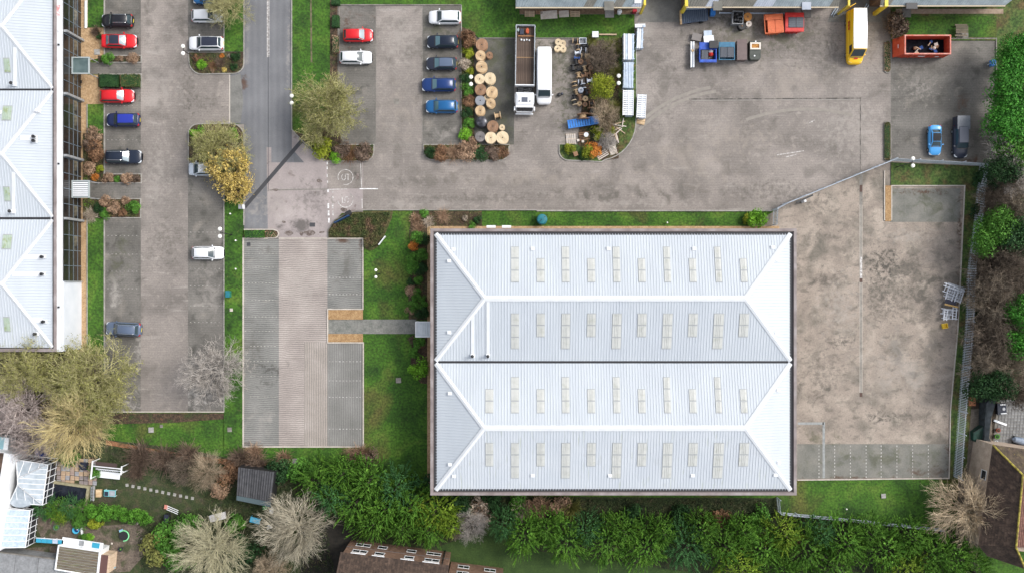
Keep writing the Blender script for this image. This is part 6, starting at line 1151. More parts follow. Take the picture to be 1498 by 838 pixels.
def tree(name, label, cat, px, py, kind, R, h, bark=None, leafmat=None, var=0, zc=None, group=None, rz=None, sq=(1, 1), z0=0.0, leafon=True):
    """kind: bare / twiggy / conifer / bush; the crown's middle is seen at px,py"""
    zc = h*.6 if zc is None else zc; c = G(px, py, zc); o = thing(name, label, cat, (c.x, c.y, z0), rnd.uniform(0, 6.28) if rz is None else rz, group)
    key = (kind, var)
    if key not in meshes:
        r0 = {'bare': 4.0, 'fan': 4.0, 'open': 4.0, 'twiggy': 4.0, 'conifer': 3.0, 'bush': 1.0, 'broad': 3.0, 'spike': 1.0, 'tuft': 1.0}[kind]
        if kind == 'bare': c_, l_, t0 = bare_t(4.0, 6.0)
        elif kind == 'fan': c_, l_, t0 = bare_t(4.0, 6.0, 19, (6, 5, 4, 2), .74, 0, .12, out=.6, el=(.05, 1.4), spread=.9)
        elif kind == 'twiggy': c_, l_, t0 = bare_t(4.0, 6.0, 10, (7, 5, 5, 3), .85, 2, .2, .062, .4, spread=1.05)
        elif kind == 'conifer': c_ = conifer_t(3.0, 6.0, 165); l_ = None; t0 = 3.5
        elif kind == 'open': c_, l_, t0 = bare_t(4.0, 6.0, 9, (6, 5, 4, 2), .8, 5, .2, .12, .35)
        elif kind == 'broad': c_ = bush_t(3.0, 6.0, 5200, .14, 22, .35); l_ = None; t0 = 3.5
        elif kind == 'bush': c_ = bush_t(1.0, 1.0, 1500, .08, 13); l_ = None; t0 = .3
        elif kind == 'spike': c_ = conifer_t(1.0, 1.0, 22); l_ = None; t0 = .3
        elif kind == 'tuft':
            c_ = MB(); l_ = None; t0 = .1
            for i in range(420):
                a = rnd.uniform(0, 6.28); e = rnd.uniform(.2, 1.4); twig(c_, Vector((rnd.uniform(-.25, .25), rnd.uniform(-.25, .25), .05)), Vector((math.cos(a)*math.cos(e), math.sin(a)*math.cos(e), math.sin(e))), rnd.uniform(.6, 1.05), .014, .008, 2, .15, -.03)
        def mk(mb, nm):
            me = bpy.data.meshes.new(nm); me.from_pydata(mb.v, [], mb.f); me.materials.append(CYP); me.update(); return me
        tr = MB(); tr.tube([(0, 0, 0), (.05, .03, t0*.6), (0, 0, t0+.4)], [r0*.06, r0*.045, r0*.03], 7)
        meshes[key] = (mk(c_, kind), mk(l_, kind+'_leaf') if l_ is not None and l_.f else None, mk(tr, kind+'_trunk'), r0, {'bush': 1.0, 'spike': 1.0, 'tuft': 1.0}.get(kind, 6.0))
    cm, lm, tm, r0, h0 = meshes[key]; o.scale = (R/r0*sq[0], R/r0*sq[1], h/h0)
    def put(nm, me, m): x = bpy.data.objects.new(nm, me); col.objects.link(x); x.parent = o; x.material_slots[0].link = 'OBJECT'; x.material_slots[0].material = m; return x
    if kind in ('bare', 'twiggy', 'fan', 'open'):
        put('branches', cm, bark); put('trunk', tm, bark)
        if lm and leafmat and leafon: put('leaves', lm, leafmat)
    elif kind == 'tuft': put('stems', cm, leafmat)
    elif kind in ('bush', 'spike'): put('foliage', cm, leafmat); put('stem', tm, B_DRK)
    else: put('crown', cm, leafmat); put('trunk', tm, bark or B_DRK)
    return o
T = tree; px2m = lambda p: p/S
T('olive_tree', 'big round olive coloured tree at the corner between the road and the upper car park', 'tree', 476, 155, 'twiggy', 5.9, 7.5, B_OLV, OLV)
T('olive_tree', 'olive brown twiggy tree at the top of the island, above the yellow tree', 'tree', 316, 213, 'twiggy', 4.5, 5.5, B_OLV, OLV, 1)
T('yellow_tree', 'tree with yellow autumn leaves overhanging the pale silver car', 'tree', 331, 244, 'open', 3.5, 5.0, B_TAN, YEL, 0); T('yellow_tree', 'smaller yellow leaved tree right above the grass strip below the overhanging one', 'tree', 343, 270, 'open', 2.5, 4.0, B_TAN, YEL, 0)
T('bare_tree', 'bare grey twigged tree at the top edge over the white hatchback', 'tree', 328, 2, 'bare', 4.0, 6.5, B_OLV, None, 0)
T('bare_tree', 'bare silver tree at the lower right corner of the left car park', 'tree', 311, 545, 'bare', 4.6, 7.0, B_WHT, None, 1)
for i, (x, y, R, l) in enumerate(((40, 535, 5.2, 'olive green tree against the lower left corner of the office'), (118, 555, 6.4, 'largest olive green tree spreading into the left car park'), (135, 596, 4.6, 'olive tree between the largest one and the pale yellow bare tree'))): T('olive_tree', l, 'tree', x, y, 'twiggy', R*1.1, 7.5, B_OLV, OLV, i % 2)
T('bare_tree', 'mauve white bare tree on the left edge below the office', 'tree', 14, 596, 'bare', 6.0, 8.0, B_PNK, None, 0); T('bare_tree', 'pale yellow bare tree above the garden patio', 'tree', 103, 622, 'fan', 5.6, 8.5, mat('straw_bark', [(.3, (.36,.29,.13)), (.7, (.62,.52,.27))], 2, .9, island=.35), None, 1)
T('bare_tree', 'mauve bare tree between the left edge one and the pale yellow one', 'tree', 48, 640, 'bare', 3.8, 6.5, B_PNK, None, 1)
T('bare_tree', 'tan bare bush tree above the stepping stones', 'tree', 299, 692, 'fan', 3.0, 4.0, B_TAN, None, 0); T('bare_tree', 'small dull bare bush left of the tan one', 'bush', 262, 690, 'bare', 2.1, 3.0, B_BRN, None, 1)
T('bare_tree', 'wide cream barked bare tree at the bottom edge of the garden', 'tree', 308, 806, 'fan', 5.6, 7.5, mat('cream_bark', [(.3, (.30,.28,.17)), (.7, (.52,.48,.33))], 2, .9, island=.35), None, 0); T('bare_tree', 'large grey tan bare tree right of the dark shed', 'tree', 431, 776, 'fan', 5.4, 8.0, mat('grey_tan_bark', [(.3, (.28,.25,.18)), (.7, (.50,.45,.35))], 2, .9, island=.35), None, 1)
T('bare_tree', 'bare tree cut by the bottom edge between the cream one and the house', 'tree', 395, 838, 'bare', 3.4, 6, B_TAN, None, 0); T('bare_tree', 'small white barked bare shrub in the gap of the evergreen belt', 'tree', 690, 770, 'bare', 2.5, 4.5, B_WHT, None, 1)
T('bare_tree', 'round tan bare tree with radiating twigs beside the house at the right', 'tree', 1424, 749, 'fan', 6.0, 7.0, mat('golden_bark', [(.3, (.30,.225,.14)), (.7, (.58,.47,.33))], 2, .9, island=.35), None, 0); T('bare_tree', 'brown bare shrub at the top of the reel island', 'tree', 883, 84, 'bare', 3.2, 3.5, B_BRN, None, 0); T('bare_tree', 'thin grey bare shrub below the green tree on the reel island', 'tree', 886, 170, 'bare', 2.4, 3.5, B_TAN, None, 1, sq=(.8, 1.2)); T('bare_tree', 'pale wispy shrub beside the heap of planks', 'shrub', 888, 207, 'bare', 1.9, 2.0, B_WHT, None, 0)
T('green_tree', 'round yellow green tree in the middle of the reel island', 'tree', 879, 130, 'broad', 2.0, 4.0, B_TAN, YGR, 1)
# evergreen belts
CON = [(466,706,3.3,'c','left end of the left evergreen clump, beside the bare tree'),(500,694,3.2,'c','top left of the left evergreen clump'),(540,704,3.4,'c','top middle of the left evergreen clump, below the brown bush'),(578,716,3.1,'b','top right of the left evergreen clump'),(520,736,3.7,'c','centre left of the left evergreen clump'),(562,746,3.8,'c','centre of the left evergreen clump'),(600,742,3.5,'c','right of the centre of the left evergreen clump'),(634,752,3.1,'y','yellowish cypress at the right end of the left evergreen clump'),(545,768,3.0,'c','just above the roof of the bottom house, left side'),(588,774,3.0,'c','just above the roof of the bottom house, middle'),(625,776,2.5,'c','just above the right end of the bottom house'),(656,772,1.9,'y','small cypress at the gap beside the white barked shrub'),(484,728,2.7,'b','lower left fringe of the left evergreen clump'),
  (735,762,3.0,'b','left end of the long evergreen belt'),(768,780,3.5,'c','second along the belt, close below the warehouse corner'),(800,770,3.2,'c','upper edge of the belt under the third skylight'),(828,792,3.5,'c','lower edge of the belt, left part'),(858,772,3.4,'b','upper edge of the belt left of the middle'),(890,796,3.5,'c','lower edge of the belt left of the middle'),(915,774,3.3,'c','upper edge of the belt at the middle of the warehouse'),(948,800,3.6,'c','lower edge of the belt at the middle of the warehouse'),(972,774,3.2,'c','upper edge right of the middle of the belt'),(1005,800,3.6,'b','lower edge right of the middle of the belt'),(1030,772,3.2,'c','upper edge of the belt near the dark gap'),(1062,800,3.7,'c','lower edge of the belt below the dark gap'),(1090,774,3.3,'c','upper edge of the belt at the right end of the warehouse'),(1120,802,3.7,'c','lower edge of the belt at the right end of the warehouse'),(1150,778,3.3,'y','yellowish cypress where the low fence meets the belt'),(1182,806,3.8,'c','lower edge of the belt below the low fence corner'),(1205,776,3.0,'b','bluish cypress in front of the low fence'),(1240,796,3.6,'c','middle of the belt below the lawn'),(1275,776,3.1,'c','upper edge of the belt below the pale slab'),(1300,806,3.8,'c','lower edge of the belt below the lawn'),(1338,788,3.4,'c','upper edge of the belt left of the round bare tree'),(1368,814,3.6,'c','lower right of the belt near the round bare tree'),(1402,818,3.2,'c','right end of the belt below the round bare tree'),
  (1085,835,3.2,'y','bottom edge of the photo under the belt, middle'),(1150,838,3.3,'c','bottom edge of the photo, below the yellowish cypress'),(1225,838,3.4,'c','bottom edge of the photo under the lawn corner'),(1330,842,3.4,'y','bottom edge of the photo, right part of the belt'),(1432,842,2.8,'c','bottom right end of the belt beside the house roof')]
for i, (x, y, R, k, l) in enumerate(CON):
    if x > 700: R *= .86 if y < 785 else .97; y += 6 if y < 785 else 0
    if i % 4 == 1: R *= .85
    T('cypress_tree', 'bushy green cypress, '+l if 'cypress' not in l else l, 'tree', x, y, 'conifer', R*1.15, 5.5+rnd.random()*1.2, None, {'c': CYP, 'b': CYPB, 'y': CYPY}[k], i % 3, 3.6, 'cypresses of the evergreen belts', sq=(1.1, .95))
# understorey between them
for i, (x, y, R, m, l) in enumerate(((700,748,2.4,PALE,'dry brown shrub between the warehouse corner and the white barked shrub'),(725,735,2.0,DGR,'dark shrub under the lower left corner of the warehouse'),(780,742,1.8,BRN,'tan shrub patch at the upper edge of the belt, left'),(820,742,1.9,BRN,'brown shrub patch below the second skylight pair'),(670,742,2.2,DGR,'dark green shrub left of the warehouse corner'),(640,712,2.4,DGR,'dark shrub in the shade left of the warehouse'),(1055,758,1.6,RUS,'brown shrub in the dark gap of the belt'),(930,755,2.0,DGR,'dark shrub under the eaves at the middle of the warehouse'),(1000,752,1.8,DGR,'dark shrub under the eaves right of the middle'),(760,738,1.8,GRN,'green shrub at the upper edge near the left eaves'),(1110,755,1.8,GRN,'green shrub near the right eaves'))):
    T('shrub', l, 'shrub', x, y, 'bush', R, 1.6, None, m, i % 3)
T('brown_bush', 'wide brown twiggy bush on the lawn above the left evergreen clump', 'bush', 525, 664, 'tuft', 2.4, 1.8, None, BRN, 0, sq=(1.1, .65), rz=0); T('brown_bush', 'brown twiggy bush at the left side of the wide one', 'bush', 541, 668, 'bush', 1.4, 1.6, None, PUR, 1)
T('red_bush', 'reddish brown bush by the upper left corner of the red open skip', 'bush', 1315, 37, 'bush', 1.9, 2.2, None, PUR, 0, sq=(1, 1.1)); T('red_bush', 'reddish brown twigs crowning the bush by the red open skip', 'bush', 1312, 34, 'tuft', 1.7, 2.2, None, PUR, 1)
T('russet_bush', 'russet bush beside the lawn at the top of the cable reels', 'bush', 683, 58, 'bush', 1.4, 1.4, None, RUS, 1); T('russet_bush', 'bare russet twigs at the top of the bed left of the reels', 'bush', 683, 52, 'tuft', 1.1, 1.3, None, BRN, 1)
B_DUL = mat('dull_bark', [(.3, (.12,.095,.068)), (.7, (.33,.27,.20))], 2, .9, island=.4)
# right hand wood
for i, (x, y, R, kd, m, bk, l) in enumerate(((1483,96,2.6,'broad',IVY,None,'bright evergreen at the right edge level with the blue hose stand'),(1478,130,2.8,'broad',IVY,None,'bright evergreen on the right edge above the long pickup'),(1474,162,2.9,'broad',IVY,None,'bright evergreen leaning towards the far yard'),(1480,196,2.8,'broad',IVY,None,'bright evergreen beside the top of the white barked tree'),(1492,225,2.6,'broad',GRN,None,'dull evergreen behind the corner of the fence'),
    (1490,205,4.2,'bare',None,B_WHT,'white barked bare tree on the right edge below the bright evergreens'),(1480,262,3.6,'bare',None,B_WHT,'white barked bare tree beside the top of the palisade fence'),(1462,255,2.4,'broad',DGR,None,'dark evergreen at the top corner of the palisade fence'),
    (1462,300,3.0,'bare',None,B_BRN,'brown bare tree touching the fence below its top corner'),(1455,330,2.7,'broad',GRN,None,'green ivy covered tree leaning over the palisade fence'),(1440,350,2.3,'broad',GRN,None,'green bush hanging over the gap of the palisade fence'),(1482,340,3.2,'broad',DGR,None,'dark evergreen on the right edge level with the gap of the fence'),(1490,300,3.4,'bare',None,B_DUL,'tan bare tree on the right edge above the dark evergreen'),
    (1460,390,3.8,'bare',None,B_BRN,'brown bare tree level with the scaffold frames'),(1488,400,3.8,'bare',None,B_BRN,'brown grey bare tree on the right edge level with the scaffold frames'),(1455,440,3.6,'bare',None,B_DUL,'tan bare tree behind the fence at the scaffold stacks'),(1448,490,3.7,'bare',None,B_BRN,'brown bare tree behind the middle of the palisade fence'),(1475,470,3.8,'bare',None,B_BRN,'dark brown bare tree right of the middle of the fence'),(1490,500,2.6,'broad',IVY,None,'rich green evergreen on the right edge below the middle'),(1494,455,2.4,'broad',IVY,None,'rich green evergreen on the right edge above the other one'),
    (1448,535,3.4,'bare',None,B_DUL,'tan bare tree above the dark green ivy mound'),(1480,545,3.4,'bare',None,B_DUL,'pale bare tree above the paved patio'),(1442,566,2.6,'broad',DGR,None,'dark green ivy mound beside the fence above the patio'),(1463,560,2.3,'broad',DGR,None,'dark green mound touching the corner of the patio'),(1492,580,2.2,'bare',None,B_BRN,'small brown bare tree at the top right of the patio'),(1488,75,2.2,'broad',IVY,None,'topmost bright evergreen at the right edge'),(1470,178,2.2,'broad',IVY,None,'small bright evergreen nearest the far yard'),(1470,285,2.8,'bare',None,B_BRN,'brown bare tree close behind the upper palisade fence'),(1478,372,3.4,'bare',None,B_BRN,'brown bare tree below the dark evergreen on the right edge'),(1452,415,3.0,'bare',None,B_BRN,'brown bare tree right behind the fence at the scaffold'),(1468,515,3.4,'bare',None,B_BRN,'dark bare tree left of the lower rich green evergreen'))):
    T({'bare': 'bare_tree', 'broad': 'evergreen_tree'}[kd], l, 'tree', x, y, kd, R*(1.22 if kd == 'broad' and y < 235 else 1.05), 6.5 if kd == 'bare' else 6.0, bk, m, i % 2, 4.0)
for i in range(20): 
    x, y = 1445+(i % 3)*20, 262+i*16; T('undergrowth_bush', 'low undergrowth bush beneath the trees of the right hand wood', 'bush', x+rnd.uniform(-8, 8), y, 'bush', 2.0, 1.5, None, (DGR, PUR, DGR)[i % 3], i % 3, group='undergrowth of the right hand wood')
for i, (x, y, R, l) in enumerate(((790,745,2.0,'brown twigs along the upper edge of the belt, under the second skylight pair'),(765,750,1.8,'tan twigs at the upper left of the belt'),(838,748,1.8,'brown twigs at the upper edge of the belt below the third skylight'),(706,752,1.9,'tan twigs beside the white barked shrub'),(905,800,1.3,'yellowish dead twigs inside the belt, left of the middle'),(1042,766,1.5,'brown twigs in the dark gap of the belt'),(1165,790,1.4,'yellow brown twigs in the belt under the low fence'),(668,782,1.2,'brown twigs at the right foot of the left evergreen clump'),(560,725,1.2,'brown twigs showing inside the left evergreen clump'))): T('dead_twigs', l, 'bush', x, y, 'tuft', R, 2.4, None, (BRN, PALE, OLV)[i % 3], i % 1, zc=2.2)
# hedges
def hedge(x0, y0, x1, y1, h, m, label, dens=26, top=.02):
    a, b = G(x0, y1, h), G(x1, y0, h); cx_, cy_ = (a.x+b.x)/2, (a.y+b.y)/2; w_, l_ = (b.x-a.x)/2, (b.y-a.y)/2; o = thing('clipped_hedge', label, 'hedge', (cx_, cy_, .05)); mb = MB()
    n = int(4*w_*l_*dens*6)
    for i in range(n):
        f = rnd.random()
        if f < .6: p = Vector((rnd.uniform(-w_, w_), rnd.uniform(-l_, l_), h+rnd.uniform(-.12, .06))); nr = Vector((0, 0, 1))
        elif f < .8: s_ = rnd.choice((-1, 1)); p = Vector((s_*w_, rnd.uniform(-l_, l_), rnd.uniform(.05, h))); nr = Vector((s_, 0, 0))
        else: s_ = rnd.choice((-1, 1)); p = Vector((rnd.uniform(-w_, w_), s_*l_, rnd.uniform(.05, h))); nr = Vector((0, s_, 0))
        leaf(mb, p, .07*rnd.uniform(.7, 1.3), (nr+rv()*.8).normalized())
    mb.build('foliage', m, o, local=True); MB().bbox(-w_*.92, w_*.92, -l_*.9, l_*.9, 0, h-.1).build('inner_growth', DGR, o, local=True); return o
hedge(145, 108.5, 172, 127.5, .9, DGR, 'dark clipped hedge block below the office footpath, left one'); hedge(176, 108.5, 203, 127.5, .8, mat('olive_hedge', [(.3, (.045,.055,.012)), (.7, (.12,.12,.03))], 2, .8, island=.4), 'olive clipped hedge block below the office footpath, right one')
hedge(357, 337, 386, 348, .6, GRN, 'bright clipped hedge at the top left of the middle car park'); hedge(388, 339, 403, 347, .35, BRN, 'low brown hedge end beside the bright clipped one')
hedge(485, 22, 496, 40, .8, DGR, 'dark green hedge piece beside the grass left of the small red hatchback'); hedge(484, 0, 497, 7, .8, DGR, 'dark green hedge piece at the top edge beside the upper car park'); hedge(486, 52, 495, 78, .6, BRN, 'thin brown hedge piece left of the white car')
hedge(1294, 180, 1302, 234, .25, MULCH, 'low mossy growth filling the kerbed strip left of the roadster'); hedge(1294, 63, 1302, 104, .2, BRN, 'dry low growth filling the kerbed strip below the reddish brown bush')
# planting beds: (px, py, radius m, height, material, kind, label)
SH = [(158,86.5,1.0,.9,GRN,'bush','green shrub at the left end of the narrow bed above the office footpath'),(176,87,.5,.5,BRN,'bush','tan shrub in the middle of the narrow bed above the office footpath'),(195,87,.9,.5,BRN,'bush','long tan shrub at the right end of the narrow bed'),(140,46,.9,.8,PUR,'tuft','purple brown twigs on the gravel left of the black estate'),(145,54,.45,.5,DGR,'bush','small dark shrub touching the red car with the black roof'),
 (136,198,1.25,1.0,BRN,'bush','rounded tan shrub at the top of the russet bed'),(138,218,1.5,1.2,RUS,'bush','big russet shrub left of the dark estate car'),(134,210,1.2,1.1,PUR,'bush','purple brown shrub overlapping the big russet one'),(144,228,1.1,1.0,RUS,'bush','russet shrub at the rear bumper of the dark estate car'),(131,246,1.1,.9,BRN,'bush','tan dome shrub above the slatted entrance canopy'),(147,248,.6,.6,YGR,'bush','yellow green shrub beside the orange one'),(139,259,.6,.6,ORG,'bush','orange leaved shrub by the slatted entrance canopy'),(128,260,.6,.5,LIME,'spike','bright green shrub touching the slatted canopy'),
 (159,261.5,.85,.7,BRN,'bush','round tan shrub in the narrow bed below the dark estate'),(171,262,.5,.5,GRN,'bush','green shrub between two tan ones in the narrow bed'),(186,261.5,1.0,.7,BRN,'bush','wide tan shrub in the narrow bed below the dark estate'),(200,261.5,.6,.6,PUR,'bush','dull shrub at the right end of that narrow bed'),
 (128,296,.9,.7,LIME,'spike','bright green shrub below the slatted canopy'),(154,295,.95,.9,BRN,'bush','tan heart shaped shrub in the bed below the lower footpath'),(166,303,1.0,.9,BRN,'bush','tan shrub in the centre of the bed below the lower footpath'),(184,293,.7,.6,BRN,'bush','small tan shrub at the top right of that bed'),(180,311,.7,.7,RUS,'bush','reddish shrub at the lower middle of that bed'),(196,304,1.0,.9,GRN,'bush','mottled green shrub at the right end of that bed'),(146,305,.9,.6,DGR,'bush','dark green shrub left of the tan centre one'),(133,314,1.2,.6,PALE,'tuft','dry grassy tuft at the lower left of that bed'),(155,312,.9,.5,GRN,'bush','green shrub at the bottom of that bed'),
 (295,94,.75,.6,LIME,'bush','bright green shrub on the upper planted island'),(303,89,.8,.6,YGR,'spike','yellow green spiky shrub on the upper planted island'),(288,85,.6,.5,RUS,'bush','brown shrub at the left of the upper planted island'),(312,97,.8,.4,RUS,'tuft','brown tuft low in the upper planted island'),(322,92,.9,.5,PUR,'tuft','purple brown tuft in the middle of the upper planted island'),(345,82,.8,.7,DGR,'bush','dark shrub at the right of the upper planted island'),(342,98,.6,.5,DGR,'bush','low dark shrub at the lower right of the upper planted island'),(325,82,.4,.3,ORG,'bush','tiny orange plant at the top of the upper planted island'),(336,83,.35,.3,PALE,'bush','tiny cream plant right of the tiny orange one'),(328,103,.4,.3,YEL,'bush','tiny yellow plant at the bottom of the upper planted island'),(311,104,.35,.3,BRN,'bush','tiny tan plant at the bottom of the upper planted island'),
 (289,195,1.1,1.0,LIME,'bush','bright green shrub at the upper left of the island with the yellow trees'),(341,196,1.0,.9,LIME,'bush','bright green shrub at the upper right of the island with the yellow trees'),(349,225,1.2,1.2,OLV,'bush','olive shrub along the road kerb above the yellow trees'),(350,250,1.1,1.0,OLV,'bush','olive shrub on the road kerb behind the yellow tree'),(303,232,1.3,.8,OLV,'tuft','olive tuft under the twiggy tree of the island'),
 (491,234-4,1.0,.7,LIME,'bush','bright green shrub in the curved bed below the olive tree'),(512,226,1.5,.7,RUS,'tuft','russet tufts in the curved bed below the olive tree'),(530,222,1.4,.7,PUR,'bush','purple brown shrub at the right end of the curved bed'),(470,215,1.8,1.0,YGR,'bush','yellow green shrub at the left of the curved bed'),(500,218,1.3,.8,PUR,'bush','brown shrub in the middle of the curved bed'),
 (630,223,.9,.8,DGR,'bush','dark green shrub at the left end of the bed below the reels'),(645,226,1.3,.8,RUS,'bush','russet shrub in the bed below the blue car'),(662,224,1.5,.8,BRN,'tuft','tan tufts in the middle of the bed below the reels'),(680,222,1.5,.8,BRN,'bush','tan brown shrub left of the last reels'),(700,224,1.5,.6,DGR,'bush','dark shrub below the grey reel'),(718,226,1.3,.6,PUR,'bush','brown shrub below the bottom middle reel'),(735,222,1.0,.5,RUS,'bush','russet shrub at the right end of the bed below the reels'),(692,212,1.1,1.0,BRN,'bush','brown shrub tucked between the grey reel and the cars'),
 (684,78,.9,.7,YGR,'bush','yellow green shrub in the long bed, beside the second reel'),(681,94,.9,.7,PALE,'bush','pale straw shrub in the long bed left of the third reel'),(688,104,.7,.6,YGR,'bush','yellowish shrub just above the twin lamp in the long bed'),(683,132,1.0,.7,GRN,'bush','green shrub below the twin lamp in the long bed'),(685,148,1.0,.6,RUS,'bush','brown shrub in the lower half of the long bed'),(683,165,1.0,.6,DGR,'bush','dark shrub beside the black wrapped drum'),(686,182,.9,.7,GRN,'bush','green shrub in the long bed near the last car'),(681,198,1.0,.7,LIME,'bush','light green shrub at the foot of the long bed'),(681,114,.9,.6,DGR,'bush','dark shrub left of the twin lamp'),
 (874,196,1.1,1.1,YGR,'bush','bright yellow shrub below the blue ramp'),(894,192,.65,.7,YGR,'bush','small yellow shrub at the heap of planks'),(833,218,.9,.8,YGR,'bush','yellow and green shrub at the left corner of the reel island'),(868,220,1.2,1.0,ORG,'bush','orange shrub among the pallets of the reel island'),(862,224,1.1,1.0,YGR,'bush','yellow green shrub overlapping the orange one'),(853,228,.8,.6,DGR,'bush','dark shrub at the bottom kerb of the reel island'),(899,158,1.4,1.4,OLV,'tuft','olive tuft right of the green tree on the reel island'),(866,60,1.0,.6,OLV,'tuft','grassy tuft beside the pale cabinet'),(896,68,1.4,1.0,OLV,'tuft','olive tuft at the top right of the reel island'),(900,104,1.2,.9,OLV,'tuft','olive tuft left of the lamp on the reel island'),
 (1107,319,1.5,1.3,LIME,'bush','bright green shrub with pale flower heads at the warehouse corner'),(1094,321,.9,.9,YGR,'bush','yellowish shrub at the left of the bright one by the warehouse corner'),(1118,317,1.0,1.0,LIME,'spike','bright green shrub at the fence return'),
 (611,347,1.0,.9,GRN,'bush','bright green shrub at the top left corner of the warehouse'),(605,360,.85,.8,ORG,'bush','orange and green round shrub on the lawn edge'),(605,379,1.0,.8,GRN,'bush','green shrub below the orange round one'),(603,391,1.0,.8,GRN,'bush','darker green shrub second below the orange one'),(612,410,.75,.6,GRN,'bush','small green shrub midway down the soil bed'),(602,412,.7,.6,DGR,'bush','dark shrub midway down the soil bed at the lawn edge'),(611,427,.7,.7,GRN,'bush','round dark green shrub in the soil bed'),(607,436,.6,.6,GRN,'bush','small round shrub touching the lawn'),(617,436,.6,.6,GRN,'bush','small round shrub touching the wall'),(606,448,.9,.7,GRN,'bush','green shrub just left of the large round one above the canopy'),(618,457,1.1,1.0,DGR,'bush','large round green shrub above the entrance canopy'),(600,454,.7,.5,BRN,'bush','brown shrub at the lawn edge above the entrance path'),(618,372,1.0,.8,GRN,'bush','green shrub against the wall beside the orange round one'),(616,393,1.1,.8,DGR,'bush','dark shrub against the wall below the first wall shrub'),(620,350,.9,.7,DGR,'bush','dark shrub in the corner of the bed beside the wall'),(602,424,.9,.6,BRN,'bush','brown low shrub at the lawn edge midway down the bed'),(619,446,.8,.7,GRN,'bush','green shrub at the wall above the large round one'),(607,515,.9,.7,GRN,'bush','green shrub above the large bright oval one'),
 (608,320,1.0,.6,BRN,'tuft','dry tan tuft at the left end of the bed above the warehouse'),(627,325,.9,.5,PALE,'tuft','pale dry tuft in the bed above the warehouse'),(648,316,1.2,.4,BRN,'tuft','tan tuft at the kerb of the bed above the warehouse'),(680,319,.45,.4,PALE,'bush','small whitish plant in the bed above the warehouse'),(699,322,.7,.5,DGR,'bush','dark green shrub at the right end of the bed above the warehouse'),(690,330,.6,.4,GRN,'bush','green shrub against the wall at the right end of that bed'),(620,313,.7,.5,GRN,'bush','green shrub at the kerb left end of that bed'),(612,334,1.1,.6,BRN,'tuft','tan dry tuft above the corner of the warehouse'),
 (612,538,1.55,1.4,LIME,'bush','large bright oval shrub against the warehouse wall below the entrance'),(614,500,1.0,.8,GRN,'bush','green shrub just below the entrance canopy'),(602,497,.6,.6,PUR,'bush','dark purple shrub beside the entrance path'),
 (138,690,1.0,.9,GRN,'bush','green shrub left of the white garden bench'),(102,688-22,1.5,1.2,GRN,'bush','green shrub behind the patio under the bare tree'),(85,660,1.3,1.2,GRN,'bush','green shrub at the top of the conservatory'),(122,788-3,.6,.6,GRN,'bush','small green bush by the white post'),(132,785,.6,.6,LIME,'bush','lime bush beside the small green one'),(140,762,1.3,1.0,YGR,'bush','mottled yellow bush below the garden hedge'),(118,762,1.2,1.0,GRN,'bush','green bush left of the mottled one below the garden hedge'),
 (250,785,2.4,2.4,GRN,'bush','tall green bush in the middle of the garden'),(228,800,2.6,2.0,OLV,'bush','olive bush left of the cream barked tree'),(262,810,2.4,2.0,GRN,'bush','green bush at the foot of the cream barked tree'),(280,770,2.2,1.8,GRN,'bush','green bush between the white chest and the tall bush'),(345,765,1.6,1.3,GRN,'bush','green bush right of the white chest'),(360,800,2.4,2.0,DGR,'bush','dark bush between the two large bare trees'),(408,690,2.0,1.8,DGR,'bush','dark green bush at the right of the shed'),(335,690,2.0,1.2,RUS,'bush','rust brown bush left of the shed'),(322,715,1.4,1.0,BRN,'bush','tan bush at the lower left of the shed'),(350,672,2.0,1.4,PUR,'tuft','brown twigs overhanging the top of the shed'),(375,680,2.2,1.6,PUR,'tuft','brown twigs over the middle of the shed roof'),(240,672,2.5,1.3,PUR,'tuft','purple twigs behind the garden bench'),(205,668,2.5,1.3,PUR,'tuft','purple twigs right of the pale yellow tree'),(275,665,2.2,1.2,PUR,'tuft','purple twigs above the stepping stones'),(200,690,1.6,.9,PUR,'tuft','dark twigs at the right end of the garden bench'),(440,690,2.0,1.6,GRN,'bush','green bush at the left tip of the evergreen clump'),(372,662,1.6,1.1,BRN,'tuft','tan twigs along the orange path'),(415,670,1.4,1.1,BRN,'tuft','tan twigs at the right end of the orange path')]
for i, (x, y, R, h, m, k, l) in enumerate(SH): T('garden_shrub', l, 'shrub', x, y, k, R*1.05, h, None, m, i % 3, z0=.08, zc=h*.5)
# ground cover on the curved bed and weeds: uncountable
def cover(name, poly, m, n, s, seed, zb=.12, hh=.25):
    r_ = random.Random(seed); q = P(poly); x0, x1 = min(p[0] for p in q), max(p[0] for p in q); y0, y1 = min(p[1] for p in q), max(p[1] for p in q); mb = MB(); k = 0
    def ins(x, y):
        c = False; j = len(q)-1
        for i in range(len(q)):
            if (q[i][1] > y) != (q[j][1] > y) and x < (q[j][0]-q[i][0])*(y-q[i][1])/(q[j][1]-q[i][1])+q[i][0]: c = not c
            j = i
        return c
    while k < n:
        x, y = r_.uniform(x0, x1), r_.uniform(y0, y1)
        if ins(x, y): leaf(mb, Vector((x, y, zb+r_.random()*hh)), s*r_.uniform(.6, 1.3), (Vector((0, 0, 1))+rv()*.9).normalized()); k += 1
    return tag(mb.build(name, m), kind='stuff')
MIX = mat('mixed_ground_cover', [(.35, (.045,.085,.014)), (.5, (.10,.12,.03)), (.65, (.17,.10,.05))], .9, .9, island=.65)
MIX2 = mat('heathery_ground_cover', [(.35, (.035,.06,.012)), (.5, (.085,.085,.028)), (.65, (.13,.08,.045))], .9, .9, island=.65)
cover('ground_cover', [(484, 346), (484, 338), (492, 324), (512, 313), (572, 311), (570, 320), (557, 350), (550, 360), (542, 364), (534, 360), (532, 346)], MIX2, 12000, .095, 1, .12, .5)
